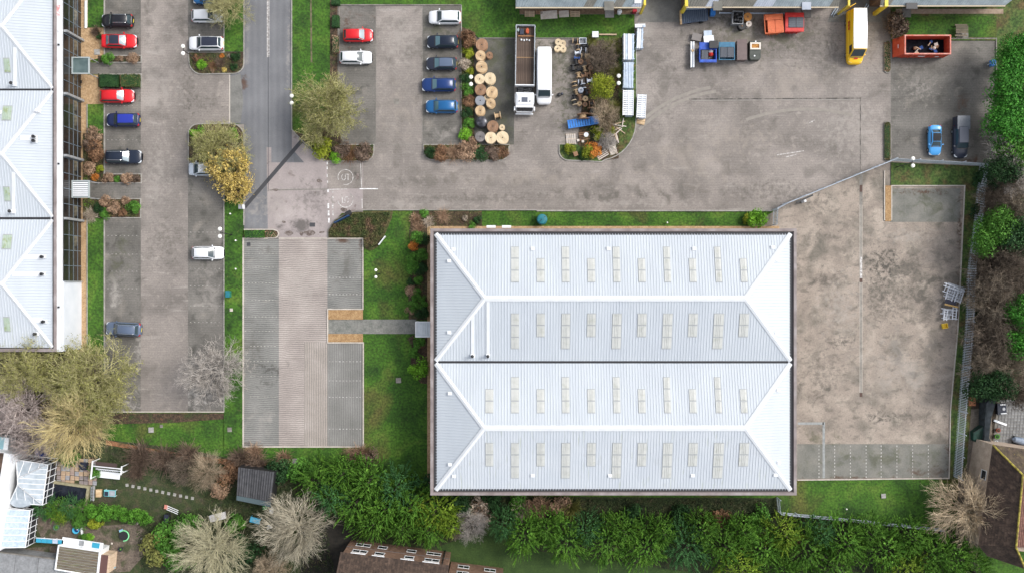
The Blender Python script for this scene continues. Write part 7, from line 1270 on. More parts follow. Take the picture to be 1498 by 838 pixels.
cover('ground_cover', [(676, 48), (693, 50), (693, 211), (676, 211)], MIX, 2600, .07, 2, hh=.35); cover('ground_cover', b2, MIX, 2200, .07, 3)
cover('ground_cover', isl1[0:1]+isl1[2:], MIX, 1200, .06, 4, .12, .2); cover('ground_cover', b1[2:]+[(500, 213), (480, 200)], MIX, 2200, .07, 5)
cover('ground_cover', [(864, 62), (904, 62), (922, 190), (900, 228), (850, 232), (848, 212), (870, 180)], MIX, 3500, .07, 6); cover('ground_cover', [(604, 310), (704, 310), (704, 332), (632, 332), (628, 466), (600, 466), (604, 380)], MIX, 2600, .06, 7, .02, .2)
cover('ground_cover', [(124, 198), (151, 198), (151, 266), (124, 266)], MIX, 1500, .06, 8); cover('ground_cover', [(124, 293), (204, 293), (204, 317), (124, 317)], MIX, 2200, .06, 9)
DCOV = mat('dark_ground_cover', [(.35, (.010,.022,.006)), (.5, (.03,.05,.012)), (.7, (.07,.055,.03))], .8, .95, island=.5)  # low cover in very dark greens and browns
cover('ground_cover', [(632, 727), (1138, 730), (1138, 752), (700, 765), (640, 745)], DCOV, 7000, .11, 10, 0, .5); cover('garden_undergrowth', [(160, 652), (330, 668), (425, 695), (470, 720), (490, 838), (210, 838), (200, 770), (300, 740), (290, 700), (160, 680)], DCOV, 14000, .11, 11, 0, .5); cover('woodland_litter', [(1438, 250), (1500, 250), (1500, 580), (1408, 590), (1424, 420)], mat('leaf_litter', [(.35, (.03,.024,.016)), (.6, (.10,.075,.052))], .8, .95, island=.5), 9000, .12, 12, 0, .4)
cover('leaf_litter', [(0, 520), (150, 520), (150, 640), (0, 640)], bpy.data.materials['leaf_litter'], 5000, .09, 13, 0, .1); cover('fallen_yellow_leaves', [(275, 245), (375, 245), (375, 285), (340, 300), (300, 270)], YEL, 420, .06, 14, .13, .02)
# ================= GARDENS =================
random.seed(31)
o = None
# left terrace house and its two conservatories
z = 5.2; a = G(4, 672, z); hb = thing('house', 'house at the lower left edge, only its brown roof and white fascia showing', 'house', (G(14, 740, z).x, G(14, 740, z).y, 0))
e0, e1 = G(21, 664, 3.4), G(-2, 806, 3.4); q0, q1 = G(13, 672, 4.6), G(0, 750, 4.6); dv = (e0-e1); dv.z = 0; dv.normalize(); nn = Vector((-dv.y, dv.x, 0))   # outward is -nn side
mb = MB(); mb.hexa([dz(e1, 0), dz(e0, 0), dz(e0+nn*9, 0), dz(e1+nn*9, 0)], [dz(e1, 3.4), dz(e0, 3.4), dz(e0+nn*9, 3.4), dz(e1+nn*9, 3.4)]); mb.build('wall', WHITEP, hb)
tiled('roof', dz(e1, 3.6)+nn*1.3, dz(e0, 3.6)+nn*1.3, dz(e0, 6)+nn*6, dz(e1, 6)+nn*6, TILE, hb); mb = MB(); mb.hexa([dz(e1, 3.42), dz(e0, 3.42), dz(e0, 3.42)+nn*1.28, dz(e1, 3.42)+nn*1.28], [dz(e1, 3.55), dz(e0, 3.55), dz(e0, 3.6)+nn*1.28, dz(e1, 3.6)+nn*1.28]); mb.build('fascia', WHITEP, hb)
CGL = mat('conservatory_roof', [(.3, (.30,.35,.39)), (.7, (.46,.50,.54))], 1.5, .25); CGB = mat('blue_conservatory_roof', [(.3, (.32,.40,.52)), (.7, (.5,.57,.66))], 3, .25, fine=(8, .12))
def conserv(label, eav, rid, zE, zR, m, nbar, ends, fl=.0):
    """eav: 4 px corners of the roof rectangle (house side first two, then garden side two) ; rid: two px ridge points"""
    c = [G(x, y, zE) for x, y in eav]; r0_, r1_ = [G(x, y, zR) for x, y in rid]; o = thing('conservatory', label, 'conservatory', (sum(v.x for v in c)/4, sum(v.y for v in c)/4, 0))
    TL, BL, BR, TR = c
    def panel(p0, p1, p2, p3, n):      # p0-p1 low edge, p3-p2 high edge
        if ends:
            ap, bp = p3, p2; d_ = p1-p0; s1, s2 = [max(.001, min(.999, (v-p0).dot(d_)/d_.dot(d_))) for v in (ap, bp)]
            def up_(s):
                if s < s1: return p0.lerp(p1, s)+(ap-p0.lerp(p1, s1))*(s/s1)
                if s > s2: return p0.lerp(p1, s)+(bp-p0.lerp(p1, s2))*((1-s)/(1-s2))
                return p0.lerp(p1, s)+(ap-p0.lerp(p1, s1)).lerp(bp-p0.lerp(p1, s2), (s-s1)/max(.001, s2-s1))
            ks = sorted(set([i/n for i in range(n+1)]+[s1, s2])); u = Vector((0, 0, .05)); m3 = MB()
            for a_, b_ in zip(ks, ks[1:]):
                A, B, C_, D = p0.lerp(p1, a_), p0.lerp(p1, b_), up_(b_), up_(a_); m2 = MB(); m2.hexa([A-u, B-u, C_-u, D-u], [A, B, C_, D]); m2.build('roof_pane', m, o)
            for i in range(1, n): A, D = p0.lerp(p1, i/n), up_(i/n); m3.tube([A+u*.5, D+u*.5], .05, 6)
            m3.tube([p0+u, ap+u], .07, 6); m3.tube([p1+u, bp+u], .07, 6); m3.tube([ap+u, bp+u+Vector((0, .01, 0))], .07, 6); m3.build('glazing_bar', WHITEP, o); return
        for i in range(n):
            A, B, C_, D = p0.lerp(p1, i/n), p0.lerp(p1, (i+1)/n), p3.lerp(p2, (i+1)/n), p3.lerp(p2, i/n); m2 = MB(); u = Vector((0, 0, .05)); m2.hexa([A-u, B-u, C_-u, D-u], [A, B, C_, D]); m2.build('roof_pane', m, o)
        m2 = MB()
        for i in range(n+1): A, D = p0.lerp(p1, i/n), p3.lerp(p2, i/n); m2.tube([A+Vector((0, 0, .03)), D+Vector((0, 0, .03))], .055, 6)
        m2.build('glazing_bar', WHITEP, o)
    if ends: panel(BR, TR, r0_, r1_, nbar); panel(TL, TR, r0_, r0_, 1) if False else panel(TR, TL, r0_, r0_, 4); panel(BL, BR, r1_, r1_, 4)
    else: panel(BR, TR, TL+Vector((0, 0, zR-zE)), BL+Vector((0, 0, zR-zE)), nbar)
    m2 = MB(); m2.tube([BL, BR, TR, TL], .09, 6); m2.build('gutter', WHITEP, o)
    for p, q in ((BR, TR), (BL, BR), (TR, TL)):
        L_ = (q-p).length; k = max(2, int(L_/.8)); d = (q-p)/L_; m2 = MB(); g2 = MB()
        for i in range(k+1): v = p+d*(L_*i/k); m2.box((v.x, v.y, zE/2), (.09, .09, zE), math.atan2(d.y, d.x))
        for zz in (.35, 1.7): v = (p+q)/2; m2.box((v.x, v.y, zz), (L_, .08, .1), math.atan2(d.y, d.x))
        v = (p+q)/2; g2.box((v.x, v.y, zE/2), (L_-.1, .03, zE-.1), math.atan2(d.y, d.x)); m2.build('window_frame', WHITEP, o); g2.build('side_glazing', GLASSD, o)
    return o
conserv('conservatory with a hipped grey glass roof beside the dark pond', [(24, 672), (14, 735), (62, 738), (70, 679)], [(26, 699), (26, 709)], 2.5, 3.4, CGL, 8, True)
conserv('lean to conservatory with six pale blue roof panes near the bottom left', [(11, 742), (4, 798), (37, 800), (44, 746)], [(8, 745), (2, 798)], 2.3, 3.1, CGB, 6, False)
mb = MB(); p = G(22, 735, 2.8); o = thing('round_porch', 'pale rounded canopy between the two conservatories', 'canopy', (p.x+.6, p.y, 0)); mb.lathe((0, 0, 2.4), [(1.5, 0), (1.3, .3), (.1, .45)], 16); mb.v = [(x, y*.5, z_) for x, y, z_ in mb.v]; lb(mb, 'canopy_roof', CGL, o); lb(MB().cyl((1.2, -.3, 0), .05, 2.4, 8), 'post', WHITEP, o)
# pond
o = thing('garden_pond', 'dark square pond with a timber surround beside the conservatory', 'pond', G(103, 722, 0), math.radians(-8)); lb(MB().bbox(-2.3, 2.3, -1.4, 1.2, -.02, .12), 'pond_water', mat('pond_water', [(.4, (.006,.008,.014)), (.7, (.02,.024,.035))], 1, .06), o)
TS = mat('mossy_sleeper', [(.3, (.19,.17,.10)), (.7, (.34,.31,.20))], 3, .9)
for c_, s_ in (((0, 1.38, .2), (5.3, .34, .44)), ((-2.48, -.1, .2), (.34, 2.6, .44)), ((2.48, -.1, .2), (.34, 2.6, .44)), ((0, -1.58, .2), (5.3, .34, .44))): lb(MB().box(c_, s_), 'timber_sleeper', TS, o)
# patio slabs
PS = [mat('patio_slab_pink', [(.3, (.26,.19,.16)), (.7, (.38,.29,.25))], 3, .9), mat('patio_slab_grey', [(.3, (.22,.22,.23)), (.7, (.33,.33,.35))], 3, .9), mat('patio_slab_tan', [(.3, (.36,.24,.15)), (.7, (.48,.36,.25))], 3, .9), mat('patio_slab_mauve', [(.3, (.2,.165,.16)), (.7, (.3,.26,.25))], 3, .9)]
pt = tag(sheet('patio', [(82, 668), (142, 668), (140, 708), (80, 704)], SOIL, 4), kind='structure')
for i in range(9):
    for j in range(6):
        if random.random() < .07: continue
        p = G(86+i*6.6+random.uniform(-.4, .4), 672+j*6.4+random.uniform(-.4, .4)+i*.3, 0); m2 = MB(); w_ = random.uniform(.26, .30); m2.bbox(-w_, w_, -w_, w_, .0, .035+random.random()*.015); x = m2.build('paving_slab', random.choice(PS), pt, local=True); x.location = p; x.rotation_euler.z = -.12
# stepping stones
for i in range(12):
    p = G(186+i*8.7, 709+i*1.75, 0); m2 = MB(); m2.prism([(-.19, -.2), (.2, -.18), (.19, .19), (-.2, .2)], -.02, .07); x = one('stepping_stone', m2, CONC, 'grey square stepping stone in the row crossing the dark lawn', 'stepping stone', 'stepping stones across the lawn', loc=p, rz=random.uniform(-.3, .1))
    x.location.z = 0
# pergola bench
o = generic('garden_swing_bench', 'white slatted garden swing bench with a frame on the edge of the patio', 'bench', 162, 687, -6, 0, .8); lb(MB().bbox(-1.85, 1.2, -1.25, -.35, .45, .52), 'seat', WHITEP, o)
for i in range(12): x = -1.6+i*.24; lb(MB().box((x, -.1, .75), (.08, .06, .6), 0), 'slat', WHITEP, o)
mb = MB(); mb.bbox(-1.9, 1.9, .0, .12, 1.05, 1.15); mb.bbox(-2.1, -1.95, -1.2, 1.3, 1.9, 2.05); mb.bbox(1.9, 2.05, -.2, 1.0, 1.9, 2.05); mb.bbox(-1.95, 1.9, .55, .67, 1.9, 2.03)
for x, y in ((-2.03, -1.1), (-2.03, 1.2), (1.97, 0), (1.97, .9)): mb.bbox(x-.05, x+.05, y-.05, y+.05, 0, 1.9)
lb(mb, 'frame', WHITEP, o); lb(MB().bbox(-1.6, 1.3, .7, 1.25, 1.92, 2.0), 'dark_cover', mat('brown_cover', (.06,.04,.035)), o)
# hedge between gardens
gh_ = [(60,742,2.2,CYPB,'blue green conifer at the left end of the garden hedge'),(80,748,2.1,CYP,'dark conifer second in the garden hedge'),(98,745,2.0,CYPB,'bluish conifer at the foot of the pond'),(86,756,1.4,CYPY,'yellow conifer low in the garden hedge'),(118,748,1.8,GRN,'green shrub in the middle of the garden hedge')]
for i, (x, y, R, m, l) in enumerate(gh_): T('garden_conifer', l, 'shrub', x, y, 'conifer', R, 2.4, None, m, i % 3, 1.6)
HG = leafm('bright_hedge_leaf', (.05,.16,.015), (.13,.32,.035))
for i, (x, y) in enumerate(((135, 748), (150, 750), (166, 751), (182, 753), (198, 755), (211, 756))): T('hedge_bush', ('left end', 'second bush', 'third bush', 'middle', 'near the right end', 'right end')[i]+' of the bright green garden hedge below the pond', 'hedge bush', x, y, 'bush', 1.35, 1.8, None, HG, i % 3, sq=(1, .85), group='bright garden hedge')
# small garden objects
o = generic('blue_barrel', 'pair of blue plastic barrels behind the conservatory', 'barrels', 57, 664, 0, 0, .9); lb(MB().lathe((-.25, .2, 0), [(.3, 0), (.34, .45), (.3, .9)], 12), 'barrel', mat('royal_blue_plastic', (.01,.06,.30)), o); lb(MB().lathe((.3, -.25, 0), [(.34, 0), (.38, .5), (.34, .95)], 12), 'barrel', bpy.data.materials['royal_blue_plastic'], o)
o = generic('low_fence', 'pale timber fence with a rail running above the conservatory', 'fence', 46, 667, -6, 0, 1.2); [lb(MB().bbox(-3.2+i*.6, -2.75+i*.6, -.03, .03, .1, 1.3), 'board', GALV, o) for i in range(11)]; lb(MB().bbox(-3.3, 3.5, .04, .1, 1.1, 1.22), 'rail', WHITEP, o)
o = generic('glass_shed', 'pale blue glazed shed at the left edge below the bare trees', 'shed', 4, 652, -8, 0, 2.0); lb(MB().bbox(-1.2, .55, -1.1, 1.1, 0, 1.9), 'sides', GALV, o); lb(MB().bbox(-1.3, .1, -1.2, 1.2, 1.9, 2.0), 'roof', mat('aqua_glazing', (.25,.42,.47), rough=.2), o); lb(MB().bbox(.1, .7, -1.2, 1.2, 1.9, 1.98), 'roof_edge', WHITEP, o)
o = generic('dark_planter', 'square dark planter on the patio', 'planter', 121.5, 681.5, -5, .03, .4); mb = MB(); ring_walls(mb, -.5, .5, -.5, .5, .08, 0, .45); lb(mb, 'sides', P_DNAVY, o); lb(MB().bbox(-.42, .42, -.42, .42, .0, .35), 'soil', P_CHAR, o)
o = generic('garden_table', 'pale glass table with a turquoise rim right of the pond', 'table', 160.5, 721, -4, 0, .6); lb(MB().bbox(-.8, .8, -.45, .45, .55, .6), 'rim', mat('turquoise', (.15,.45,.48)), o); lb(MB().bbox(-.1, .72, -.38, .38, .6, .63), 'glass_top', GALV, o); lb(MB().bbox(-.72, -.2, -.38, .2, .6, .64), 'dark_tray', P_CHAR, o); mb = MB(); [mb.bbox(x-.03, x+.03, y-.03, y+.03, 0, .55) for x in (-.7, .7) for y in (-.4, .4)]; lb(mb, 'leg', WHITEP, o)
o = generic('garden_chest', 'tan wooden box between the pond and the glass table', 'box', 144, 721, 0, 0, .4); lb(MB().bbox(-.33, .33, -.5, .5, 0, .4), 'body', WOOD, o); lb(MB().bbox(-.36, .36, -.53, .53, .4, .45), 'lid', WOOD, o)
o = generic('pond_ladder', 'pale grey frame standing beside the pond edge', 'frame', 134.5, 722, 88, 0, .6); [lb(MB().tube([(-1, s*.18, .5), (1, s*.18, .5)], .04, 6), 'side_tube', GALV, o) for s in (-1, 1)]; [lb(MB().tube([(-.8+i*.4, -.18, .5), (-.8+i*.4, .18, .5)], .03, 6), 'rung', GALV, o) for i in range(5)]; lb(MB().bbox(-1, 1, -.12, .12, 0, .3), 'base', CONC, o)
o = generic('garden_lounger', 'grey and white folded garden chair near the end of the hedge', 'chair', 246, 744, -10, 0, .5); lb(MB().box((-.35, .2, .45), (.5, .55, .08)), 'red_cushion', mat('salmon_cushion', (.5,.2,.15)), o); mb = MB(); [mb.tube([(-.2, y, .5), (1.5, y-.3, .7)], .05, 6) for y in (-.1, .15, .4)]; lb(mb, 'frame', WHITEP, o)
o = generic('black_bin', 'black lidded bin below the folded garden chair', 'bin', 243, 758, -5, 0, .9); lb(MB().bbox(-.28, .28, -.6, .5, 0, .85), 'body', BLACK, o); lb(MB().bbox(-.3, .3, -.62, .52, .85, .92), 'lid', P_CHAR, o)
o = generic('white_chest', 'long white chest on the dark soil in the garden', 'chest', 318, 756, 14, 0, .6); lb(MB().bbox(-1.05, 1.05, -.42, .42, 0, .55), 'body', mat('off_white', (.45,.44,.45)), o); lb(MB().bbox(-1.1, 1.1, -.46, .46, .55, .62), 'lid', mat('off_white_lid', (.55,.53,.53)), o)
o = generic('blue_table', 'sky blue garden table below the dark shed', 'table', 373, 761, -14, 0, .6); SB = mat('sky_blue_plastic', (.08,.42,.62), rough=.4); lb(MB().bbox(-.7, .7, -.35, .4, .55, .62), 'tabletop', SB, o); mb = MB(); [mb.bbox(x-.04, x+.04, y-.04, y+.04, 0, .55) for x in (-.65, .65) for y in (-.3, .35)]; lb(mb, 'leg', SB, o)
o = generic('white_bag', 'white sack leaning by the large grey tan bare tree', 'sack', 397, 747, 0, 0, .5); mb = MB(); mb.ball((0, 0, .4), .38, 10, 0, 1); mb.v = [(x*.8, y*1.3, z_) for x, y, z_ in mb.v]; lb(mb, 'sack', WHITEP, o); lb(MB().ball((0, .35, .75), .12, 8), 'knot', WHITEP, o)
o = generic('white_chair', 'white plastic chair under the large grey tan bare tree', 'chair', 395, 770, 15, 0, .5); lb(MB().box((0, 0, .42), (.5, .5, .05)), 'seat', WHITEP, o); lb(MB().box((-.25, 0, .7), (.06, .5, .5)), 'backrest', WHITEP, o); [lb(MB().bbox(x-.03, x+.03, y-.03, y+.03, 0, .4), 'leg', WHITEP, o) for x in (-.2, .2) for y in (-.2, .2)]
o = generic('green_cone', 'green plastic tub at the corner of the dark shed', 'tub', 387, 742, 0, 0, .4); lb(MB().lathe((0, 0, 0), [(.4, 0), (.3, .35)], 12), 'tub', mat('grass_green_plastic', (.01,.25,.07)), o); lb(MB().lathe((0, 0, .35), [(.33, 0), (.33, .04)], 12), 'rim', mat('grass_green_rim', (.02,.3,.09)), o)
o = generic('garden_hoop', 'round black tub with a lime green rim on the bare soil', 'tub', 181, 783, 0, 0, .3); lb(MB().lathe((0, 0, 0), [(.55, 0), (.65, .32)], 20), 'tub_body', BLACK, o); mb = MB(); mb.tube([(.72*math.cos(t), .72*math.sin(t), .36) for t in [x*.3-1.6 for x in range(14)]], .085, 6); lb(mb, 'rim', mat('lime_plastic', (.2,.62,.28)), o); lb(MB().box((-.35, .7, .3), (.5, .3, .2), .4), 'handle', mat('pale_blue_plastic', (.25,.42,.62)), o)
for x, y, r, m, l in ((111, 775, .5, SB, 'blue covered pot below the mottled yellow bush'), (82, 771, .42, mat('glass_green', (.08,.15,.09)), 'small green pot on the bare soil by the lean to conservatory'), (176, 803, .3, P_CHAR, 'dark pot at the edge of the dark grass')):
    o = generic('plant_pot', l, 'pot', x, y, 0, 0, .4); lb(MB().lathe((0, 0, 0), [(r*.7, 0), (r, .45), (r*.8, .46), (r*.75, .3)], 14), 'pot_body', m, o); lb(MB().lathe((0, 0, .28), [(r*.7, 0), (r*.3, .15)], 8), 'plant', GRN if m is not SB else P_DBLUE, o)
one('white_post', MB().box((0, 0, .4), (.18, .9, .3), .1), WHITEP, 'white post lying at the dark grass near the pots', 'post', loc=(G(122, 775).x, G(122, 775).y, 0))
for i in range(11): p = G(random.choice((150, 163, 205, 212, 270, 300, 330, 334, 188, 226, 310))+random.uniform(-6, 6), random.uniform(735, 800), 0); m2 = MB(); m2.lathe((0, 0, 0), [(.14, 0), (.17, .1), (.06, .2)], 7); one('white_stone', m2, KERB_P, 'small pale stone lying in the dark garden', 'stone', 'pale stones in the garden', loc=(p.x, p.y, .02))
# garage
z = 2.7; g = [G(86, 797, z), G(146, 806, z), G(142, 842, z), G(81, 832, z)]; o = thing('garage', 'garage with a mossy brown flat roof, white fascia and blue panels at the bottom left', 'garage', ((g[0].x+g[2].x)/2, (g[0].y+g[2].y)/2, 0))
mb = MB(); mb.hexa([dz(g[3], 0), dz(g[2], 0), dz(g[1], 0), dz(g[0], 0)], [dz(g[3], z), dz(g[2], z), dz(g[1], z), dz(g[0], z)]); mb.build('wall', WHITEP, o)
MR = mat('mossy_garage_roof', [(.3, (.085,.065,.045)), (.5, (.13,.11,.08)), (.7, (.20,.17,.12))], 1.5, .95, island=.2, stretch=(.5, 3, 1), blotch=[((.07,.09,.03), 1.5, .55, .68, .7), ((.28,.15,.07), 1, .62, .72, .5)])
k = 9
for i in range(k):
    A, B, C_, D = g[0].lerp(g[3], (i+.06)/k), g[1].lerp(g[2], (i+.06)/k), g[1].lerp(g[2], (i+.94)/k), g[0].lerp(g[3], (i+.94)/k); u = Vector((0, 0, .06)); m2 = MB(); m2.hexa([D+u*.2, C_+u*.2, B+u*.2, A+u*.2], [D+u, C_+u, B+u, A+u]); m2.build('roof_sheet', MR, o)
mb = MB()
for p, q in ((g[0], g[1]), (g[1], g[2]), (g[2], g[3]), (g[3], g[0])): mb.tube([p+Vector((0, 0, .04)), q+Vector((0, 0, .04))], .13, 4)
mb.build('fascia', WHITEP, o)
top0, top1 = g[0], g[1]; dd = (top1-top0).normalized(); nu = Vector((-dd.y, dd.x, 0))
mb = MB(); mb.hexa([dz(top0, 1.9), dz(top1, 1.9), dz(top1+nu*.9, 1.9), dz(top0+nu*.9, 1.9)], [dz(top0, 2.0), dz(top1, 2.0), dz(top1+nu*.9, 2.0), dz(top0+nu*.9, 2.0)]); mb.build('white_ledge', WHITEP, o)
for s0, s1, m in ((.74, .92, mat('cyan_sheet', (.03,.28,.42))), (.42, .54, GREYM)):
    A, B = top0.lerp(top1, s0), top0.lerp(top1, s1); mb = MB(); mb.hexa([dz(A+nu*.12, 2.01), dz(B+nu*.12, 2.01), dz(B+nu*.8, 2.01), dz(A+nu*.8, 2.01)], [dz(A+nu*.12, 2.08), dz(B+nu*.12, 2.08), dz(B+nu*.8, 2.08), dz(A+nu*.8, 2.08)]); mb.build('ledge_panel', m, o)
CYAN = bpy.data.materials['cyan_sheet']
o = generic('cyan_lean_to', 'narrow cyan and white roofed lean to running from the conservatory to the garage', 'lean to', 72, 791, -4, 0, 2.0); 
for i in range(5): lb(MB().bbox(-1.8+i*.75, -1.1+i*.75, -.28, .28, 1.95, 2.0), 'roof_panel', CYAN if i in (0, 1, 2, 4) else CGB, o)
lb(MB().bbox(-1.85, 2.0, .29, .36, 1.9, 2.05), 'rail', WHITEP, o); mb = MB(); [mb.bbox(x-.04, x+.04, -.25, -.17, 0, 1.9) for x in (-1.7, 0, 1.8)]; lb(mb, 'post', WHITEP, o)
o = generic('brown_shed', 'small plum brown shed at the right side of the garage', 'shed', 153, 824, -6, 0, 2.2); lb(MB().bbox(-.65, .6, -1.3, 1.1, 0, 2.1), 'body', TIMB, o); lb(MB().bbox(-.72, .35, -1.4, 1.15, 2.1, 2.2), 'roof', mat('plum_felt', (.10,.05,.045)), o)
o = generic('cyan_box', 'cyan box at the foot of the plum brown shed', 'box', 163, 829, 15, 0, .5); lb(MB().bbox(-.35, .35, -.25, .25, 0, .5), 'body', CYAN, o); lb(MB().bbox(-.38, .38, -.28, .28, .5, .54), 'lid', SB, o)
rf = mat('grey_felt', [(.3, (.17,.175,.18)), (.7, (.26,.265,.27))], 1, .9, fine=(4, .12))
o = generic('flat_roof_garages', 'row of grey felt flat roofs at the bottom left corner', 'garages', 38, 829, -7, 0, 2.3)
for i in range(4): lb(MB().bbox(-4.6+i*3.1, -1.56+i*3.1, -2.2, 1.5, 0, 2.3+.02*(i % 2)), 'garage_roof', rf, o)
lb(MB().bbox(-4.6, 7.8, 1.51, 1.62, 2.0, 2.4), 'edge_trim', KERB_D, o)
sheet('garden_soil', [(45, 745), (130, 770), (200, 765), (230, 790), (190, 835), (160, 838), (150, 800), (60, 785)], mat('bare_garden_soil', [(.3, (.085,.065,.05)), (.7, (.17,.135,.105))], 1.3, .95, .6, 8, fine=(5, .35), blotch=[((.03,.045,.012), .6, .5, .62, .8)], bdist=.1), 3)
sheet('garden_soil', [(20, 803), (86, 797), (84, 825), (0, 815)], bpy.data.materials['bare_garden_soil'], 3)
sheet('dark_ground', [(440, 770), (500, 765), (520, 785), (500, 850), (440, 850)], mat('dark_soil', [(.3, (.008,.008,.006)), (.7, (.025,.02,.014))], 2), 6)  # very dark ground left of the bottom house
sheet('orange_path', [(155, 643), (205, 653), (300, 668), (345, 672), (430, 684), (428, 690), (300, 675), (155, 650)], mat('orange_brick_path', [(.3, (.16,.075,.035)), (.7, (.30,.14,.07))], 2, .9, fine=(6, .3), blotch=[((.05,.05,.02), .5, .5, .62, .9)]), 5)
# dark shed
z = 2.2; s4 = [G(349, 683, z+.5), G(402, 690, z+.5), G(396, 741, z), G(346, 731, z)]; o = thing('dark_shed', 'dark corrugated shed under bare twigs in the garden', 'shed', ((s4[0].x+s4[2].x)/2, (s4[0].y+s4[2].y)/2, 0)); mb = MB(); mb.hexa([dz(s4[3], 0), dz(s4[2], 0), dz(s4[1], 0), dz(s4[0], 0)], [s4[3], s4[2], s4[1], s4[0]]); mb.build('wall', BLACK, o)
CR = mat('dark_corrugated', [(.3, (.045,.045,.05)), (.7, (.085,.085,.09))], 1.5, .8, objvar=.2); k = 15
for i in range(k):
    A, B, C_, D = s4[0].lerp(s4[1], i/k), s4[0].lerp(s4[1], (i+.72)/k), s4[3].lerp(s4[2], (i+.72)/k), s4[3].lerp(s4[2], i/k); u = Vector((0, 0, .08)); C2, D2 = B.lerp(C_, .85), A.lerp(D, .85); m2 = MB(); m2.hexa([D2, C2, B, A], [D2+u, C2+u, B+u, A+u]); m2.build('roof_rib', CR, o)
A, B = s4[3].lerp(s4[0], .14), s4[2].lerp(s4[1], .14); mb = MB(); u = Vector((0, 0, .07)); mb.hexa([s4[3], s4[2], B, A], [s4[3]+u, s4[2]+u, B+u, A+u]); mb.build('roof_edge', mat('slate_teal', (.07,.10,.11)), o)
# patio and netting right
pr = sheet('paved_patio', [(1460, 583), (1560, 590), (1560, 652), (1452, 648)], KERB_D, 6)
PG = mat('patio_paver', [(.3, (.14,.14,.14)), (.7, (.24,.24,.235))], 2, .9, objvar=.2); me = None; cnt = 0
for i in range(13):
    for j in range(15):
        p = G(1462+j*.0+i*4.6-.5*j*.9+3, 586+j*4.5, 0)
        if p.x > G(1505, 0).x: continue
        if me is None: x = MB().bbox(-.19, .19, -.185, .185, .0, .055).build('paver', PG, pr, local=True); me = x.data
        else: x = bpy.data.objects.new('paver', me); col.objects.link(x); x.parent = pr
        x.location = (p.x, p.y, random.uniform(.002, .012)+.006); x.rotation_euler.z = random.uniform(-.03, .03)
o = generic('barbecue', 'dark barbecue on the paved patio', 'barbecue', 1466.5, 598, 3, 0, .9); lb(MB().bbox(-.6, .6, -.75, .75, .3, .8), 'body', P_DNAVY, o); lb(MB().bbox(-.25, .45, .52, .68, .8, .9), 'white_handle', WHITEP, o); lb(MB().bbox(-.25, .55, -.68, -.54, .8, .9), 'white_handle', WHITEP, o); lb(MB().lathe((.2, 0, .8), [(.25, 0), (.2, .1)], 12), 'burner', ALLOY, o); mb = MB(); [mb.bbox(x-.04, x+.04, y-.04, y+.04, 0, .3) for x in (-.5, .5) for y in (-.65, .65)]; lb(mb, 'leg', BLACK, o)
o = generic('white_plank', 'white curved board lying on the paved patio', 'board', 1464, 618, -20, 0, .3); lb(MB().bbox(-.95, .95, -.14, .14, .08, .18), 'board', WHITEP, o); lb(MB().bbox(-.9, -.4, -.14, .14, .18, .24), 'end', GALV, o)
for x, y, r, m, l in ((1460.5, 629, .3, mat('terracotta', (.28,.06,.03)), 'terracotta pot on the paved patio'), (1459, 638, .35, GRN, 'green leafy pot below the terracotta one'), (1457, 647, .3, GALV, 'grey planter at the corner of the roof')):
    o = generic('plant_pot', l, 'pot', x, y, 0, 0, .4); lb(MB().lathe((0, 0, .06), [(r*.7, 0), (r, .4)], 12), 'pot_body', m, o); lb(MB().lathe((0, 0, .44), [(r*.9, 0), (r*.4, .08)], 10), 'soil', DGR if m is GRN else SOIL, o)
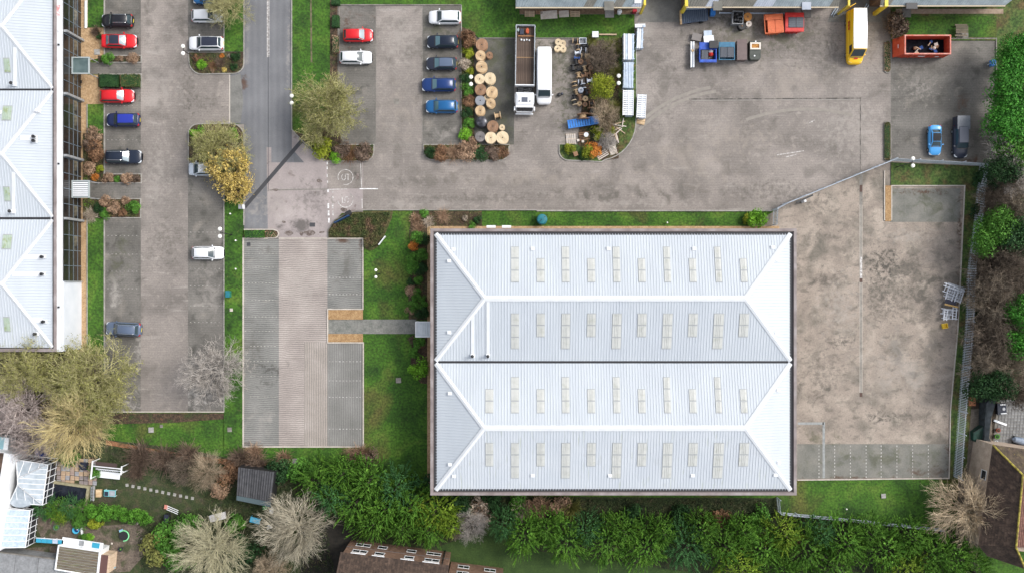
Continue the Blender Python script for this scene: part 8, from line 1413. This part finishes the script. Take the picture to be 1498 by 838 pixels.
o = generic('covered_boat', 'grey blue covered dinghy at the right edge of the patio', 'boat', 1494, 645, -14, .1, .6); mb = MB(); mb.lathe((-1.3, 0, .4), [(.02, 0), (.38, .35), (.5, 1.2), (.45, 2.6)], 14, 0, 'X'); lb(mb, 'cover', mat('blue_grey_cover', [(.3, (.15,.19,.26)), (.7, (.24,.29,.36))], 2, .5), o); lb(MB().bbox(-.9, 1.2, -.5, .5, -.05, .2), 'cradle', BLACK, o)
NET = mat('dark_netting', [(.3, (.012,.018,.02)), (.7, (.045,.055,.065))], 2, .8); mb = MB()
pts = [(1452, 580, 2.0), (1458, 583, 2.1), (1450, 612, 1.9), (1447, 640, 1.7), (1451, 648, 1.5), (1440, 646, 1.4), (1441, 615, 1.6), (1443, 590, 1.8)]
top = [G(x, y, z_) for x, y, z_ in pts]; mb.add(top+[dz(v, .05) for v in top], [tuple(range(8))]+[(i, (i+1) % 8, 8+(i+1) % 8, 8+i) for i in range(8)]); o = thing('netting_cover', 'dark netting draped along the edge of the paved patio', 'netting', dz(top[3], 0)); mb.build('net', NET, o); mb = MB(); [mb.tube([dz(top[i], 0), top[i]], .05, 6) for i in (0, 2, 4, 6)]; mb.build('pole', BLACK, o)
pts = [(1424, 632, .9), (1441, 622, 1.3), (1441, 650, 1.2), (1436, 652, .6), (1424, 644, .7)]; top = [G(x, y, z_) for x, y, z_ in pts]; mb = MB(); mb.add(top+[dz(v, .05) for v in top], [tuple(range(5))]+[(i, (i+1) % 5, 5+(i+1) % 5, 5+i) for i in range(5)]); o = thing('tarpaulin', 'dark green tarpaulin hanging beside the house wall', 'tarpaulin', dz(top[0], 0)); mb.build('sheet', mat('dark_green_tarp', [(.3, (.006,.03,.022)), (.7, (.015,.06,.045))], 1.5, .6), o); mb = MB(); mb.tube([top[0]+Vector((0, 0, .03)), top[1]+Vector((0, 0, .03))], .04, 6); mb.build('ridge_rope', BLACK, o)
sheet('side_path', [(1405, 600), (1450, 595), (1452, 652), (1430, 800), (1400, 780)], mat('dirt_path', [(.3, (.10,.085,.065)), (.7, (.22,.185,.15))], .8, .95, .5, 8, fine=(5, .25)), 6)
p = G(1423, 587, .6); o = one('brick_stack', MB().bbox(-.45, .45, -.6, .6, 0, .55), mat('orange_brick', [(.3, (.22,.08,.035)), (.7, (.34,.14,.07))], 4, .9), 'stack of orange bricks between the fence and the ivy mound', 'bricks', loc=(p.x, p.y, 0))
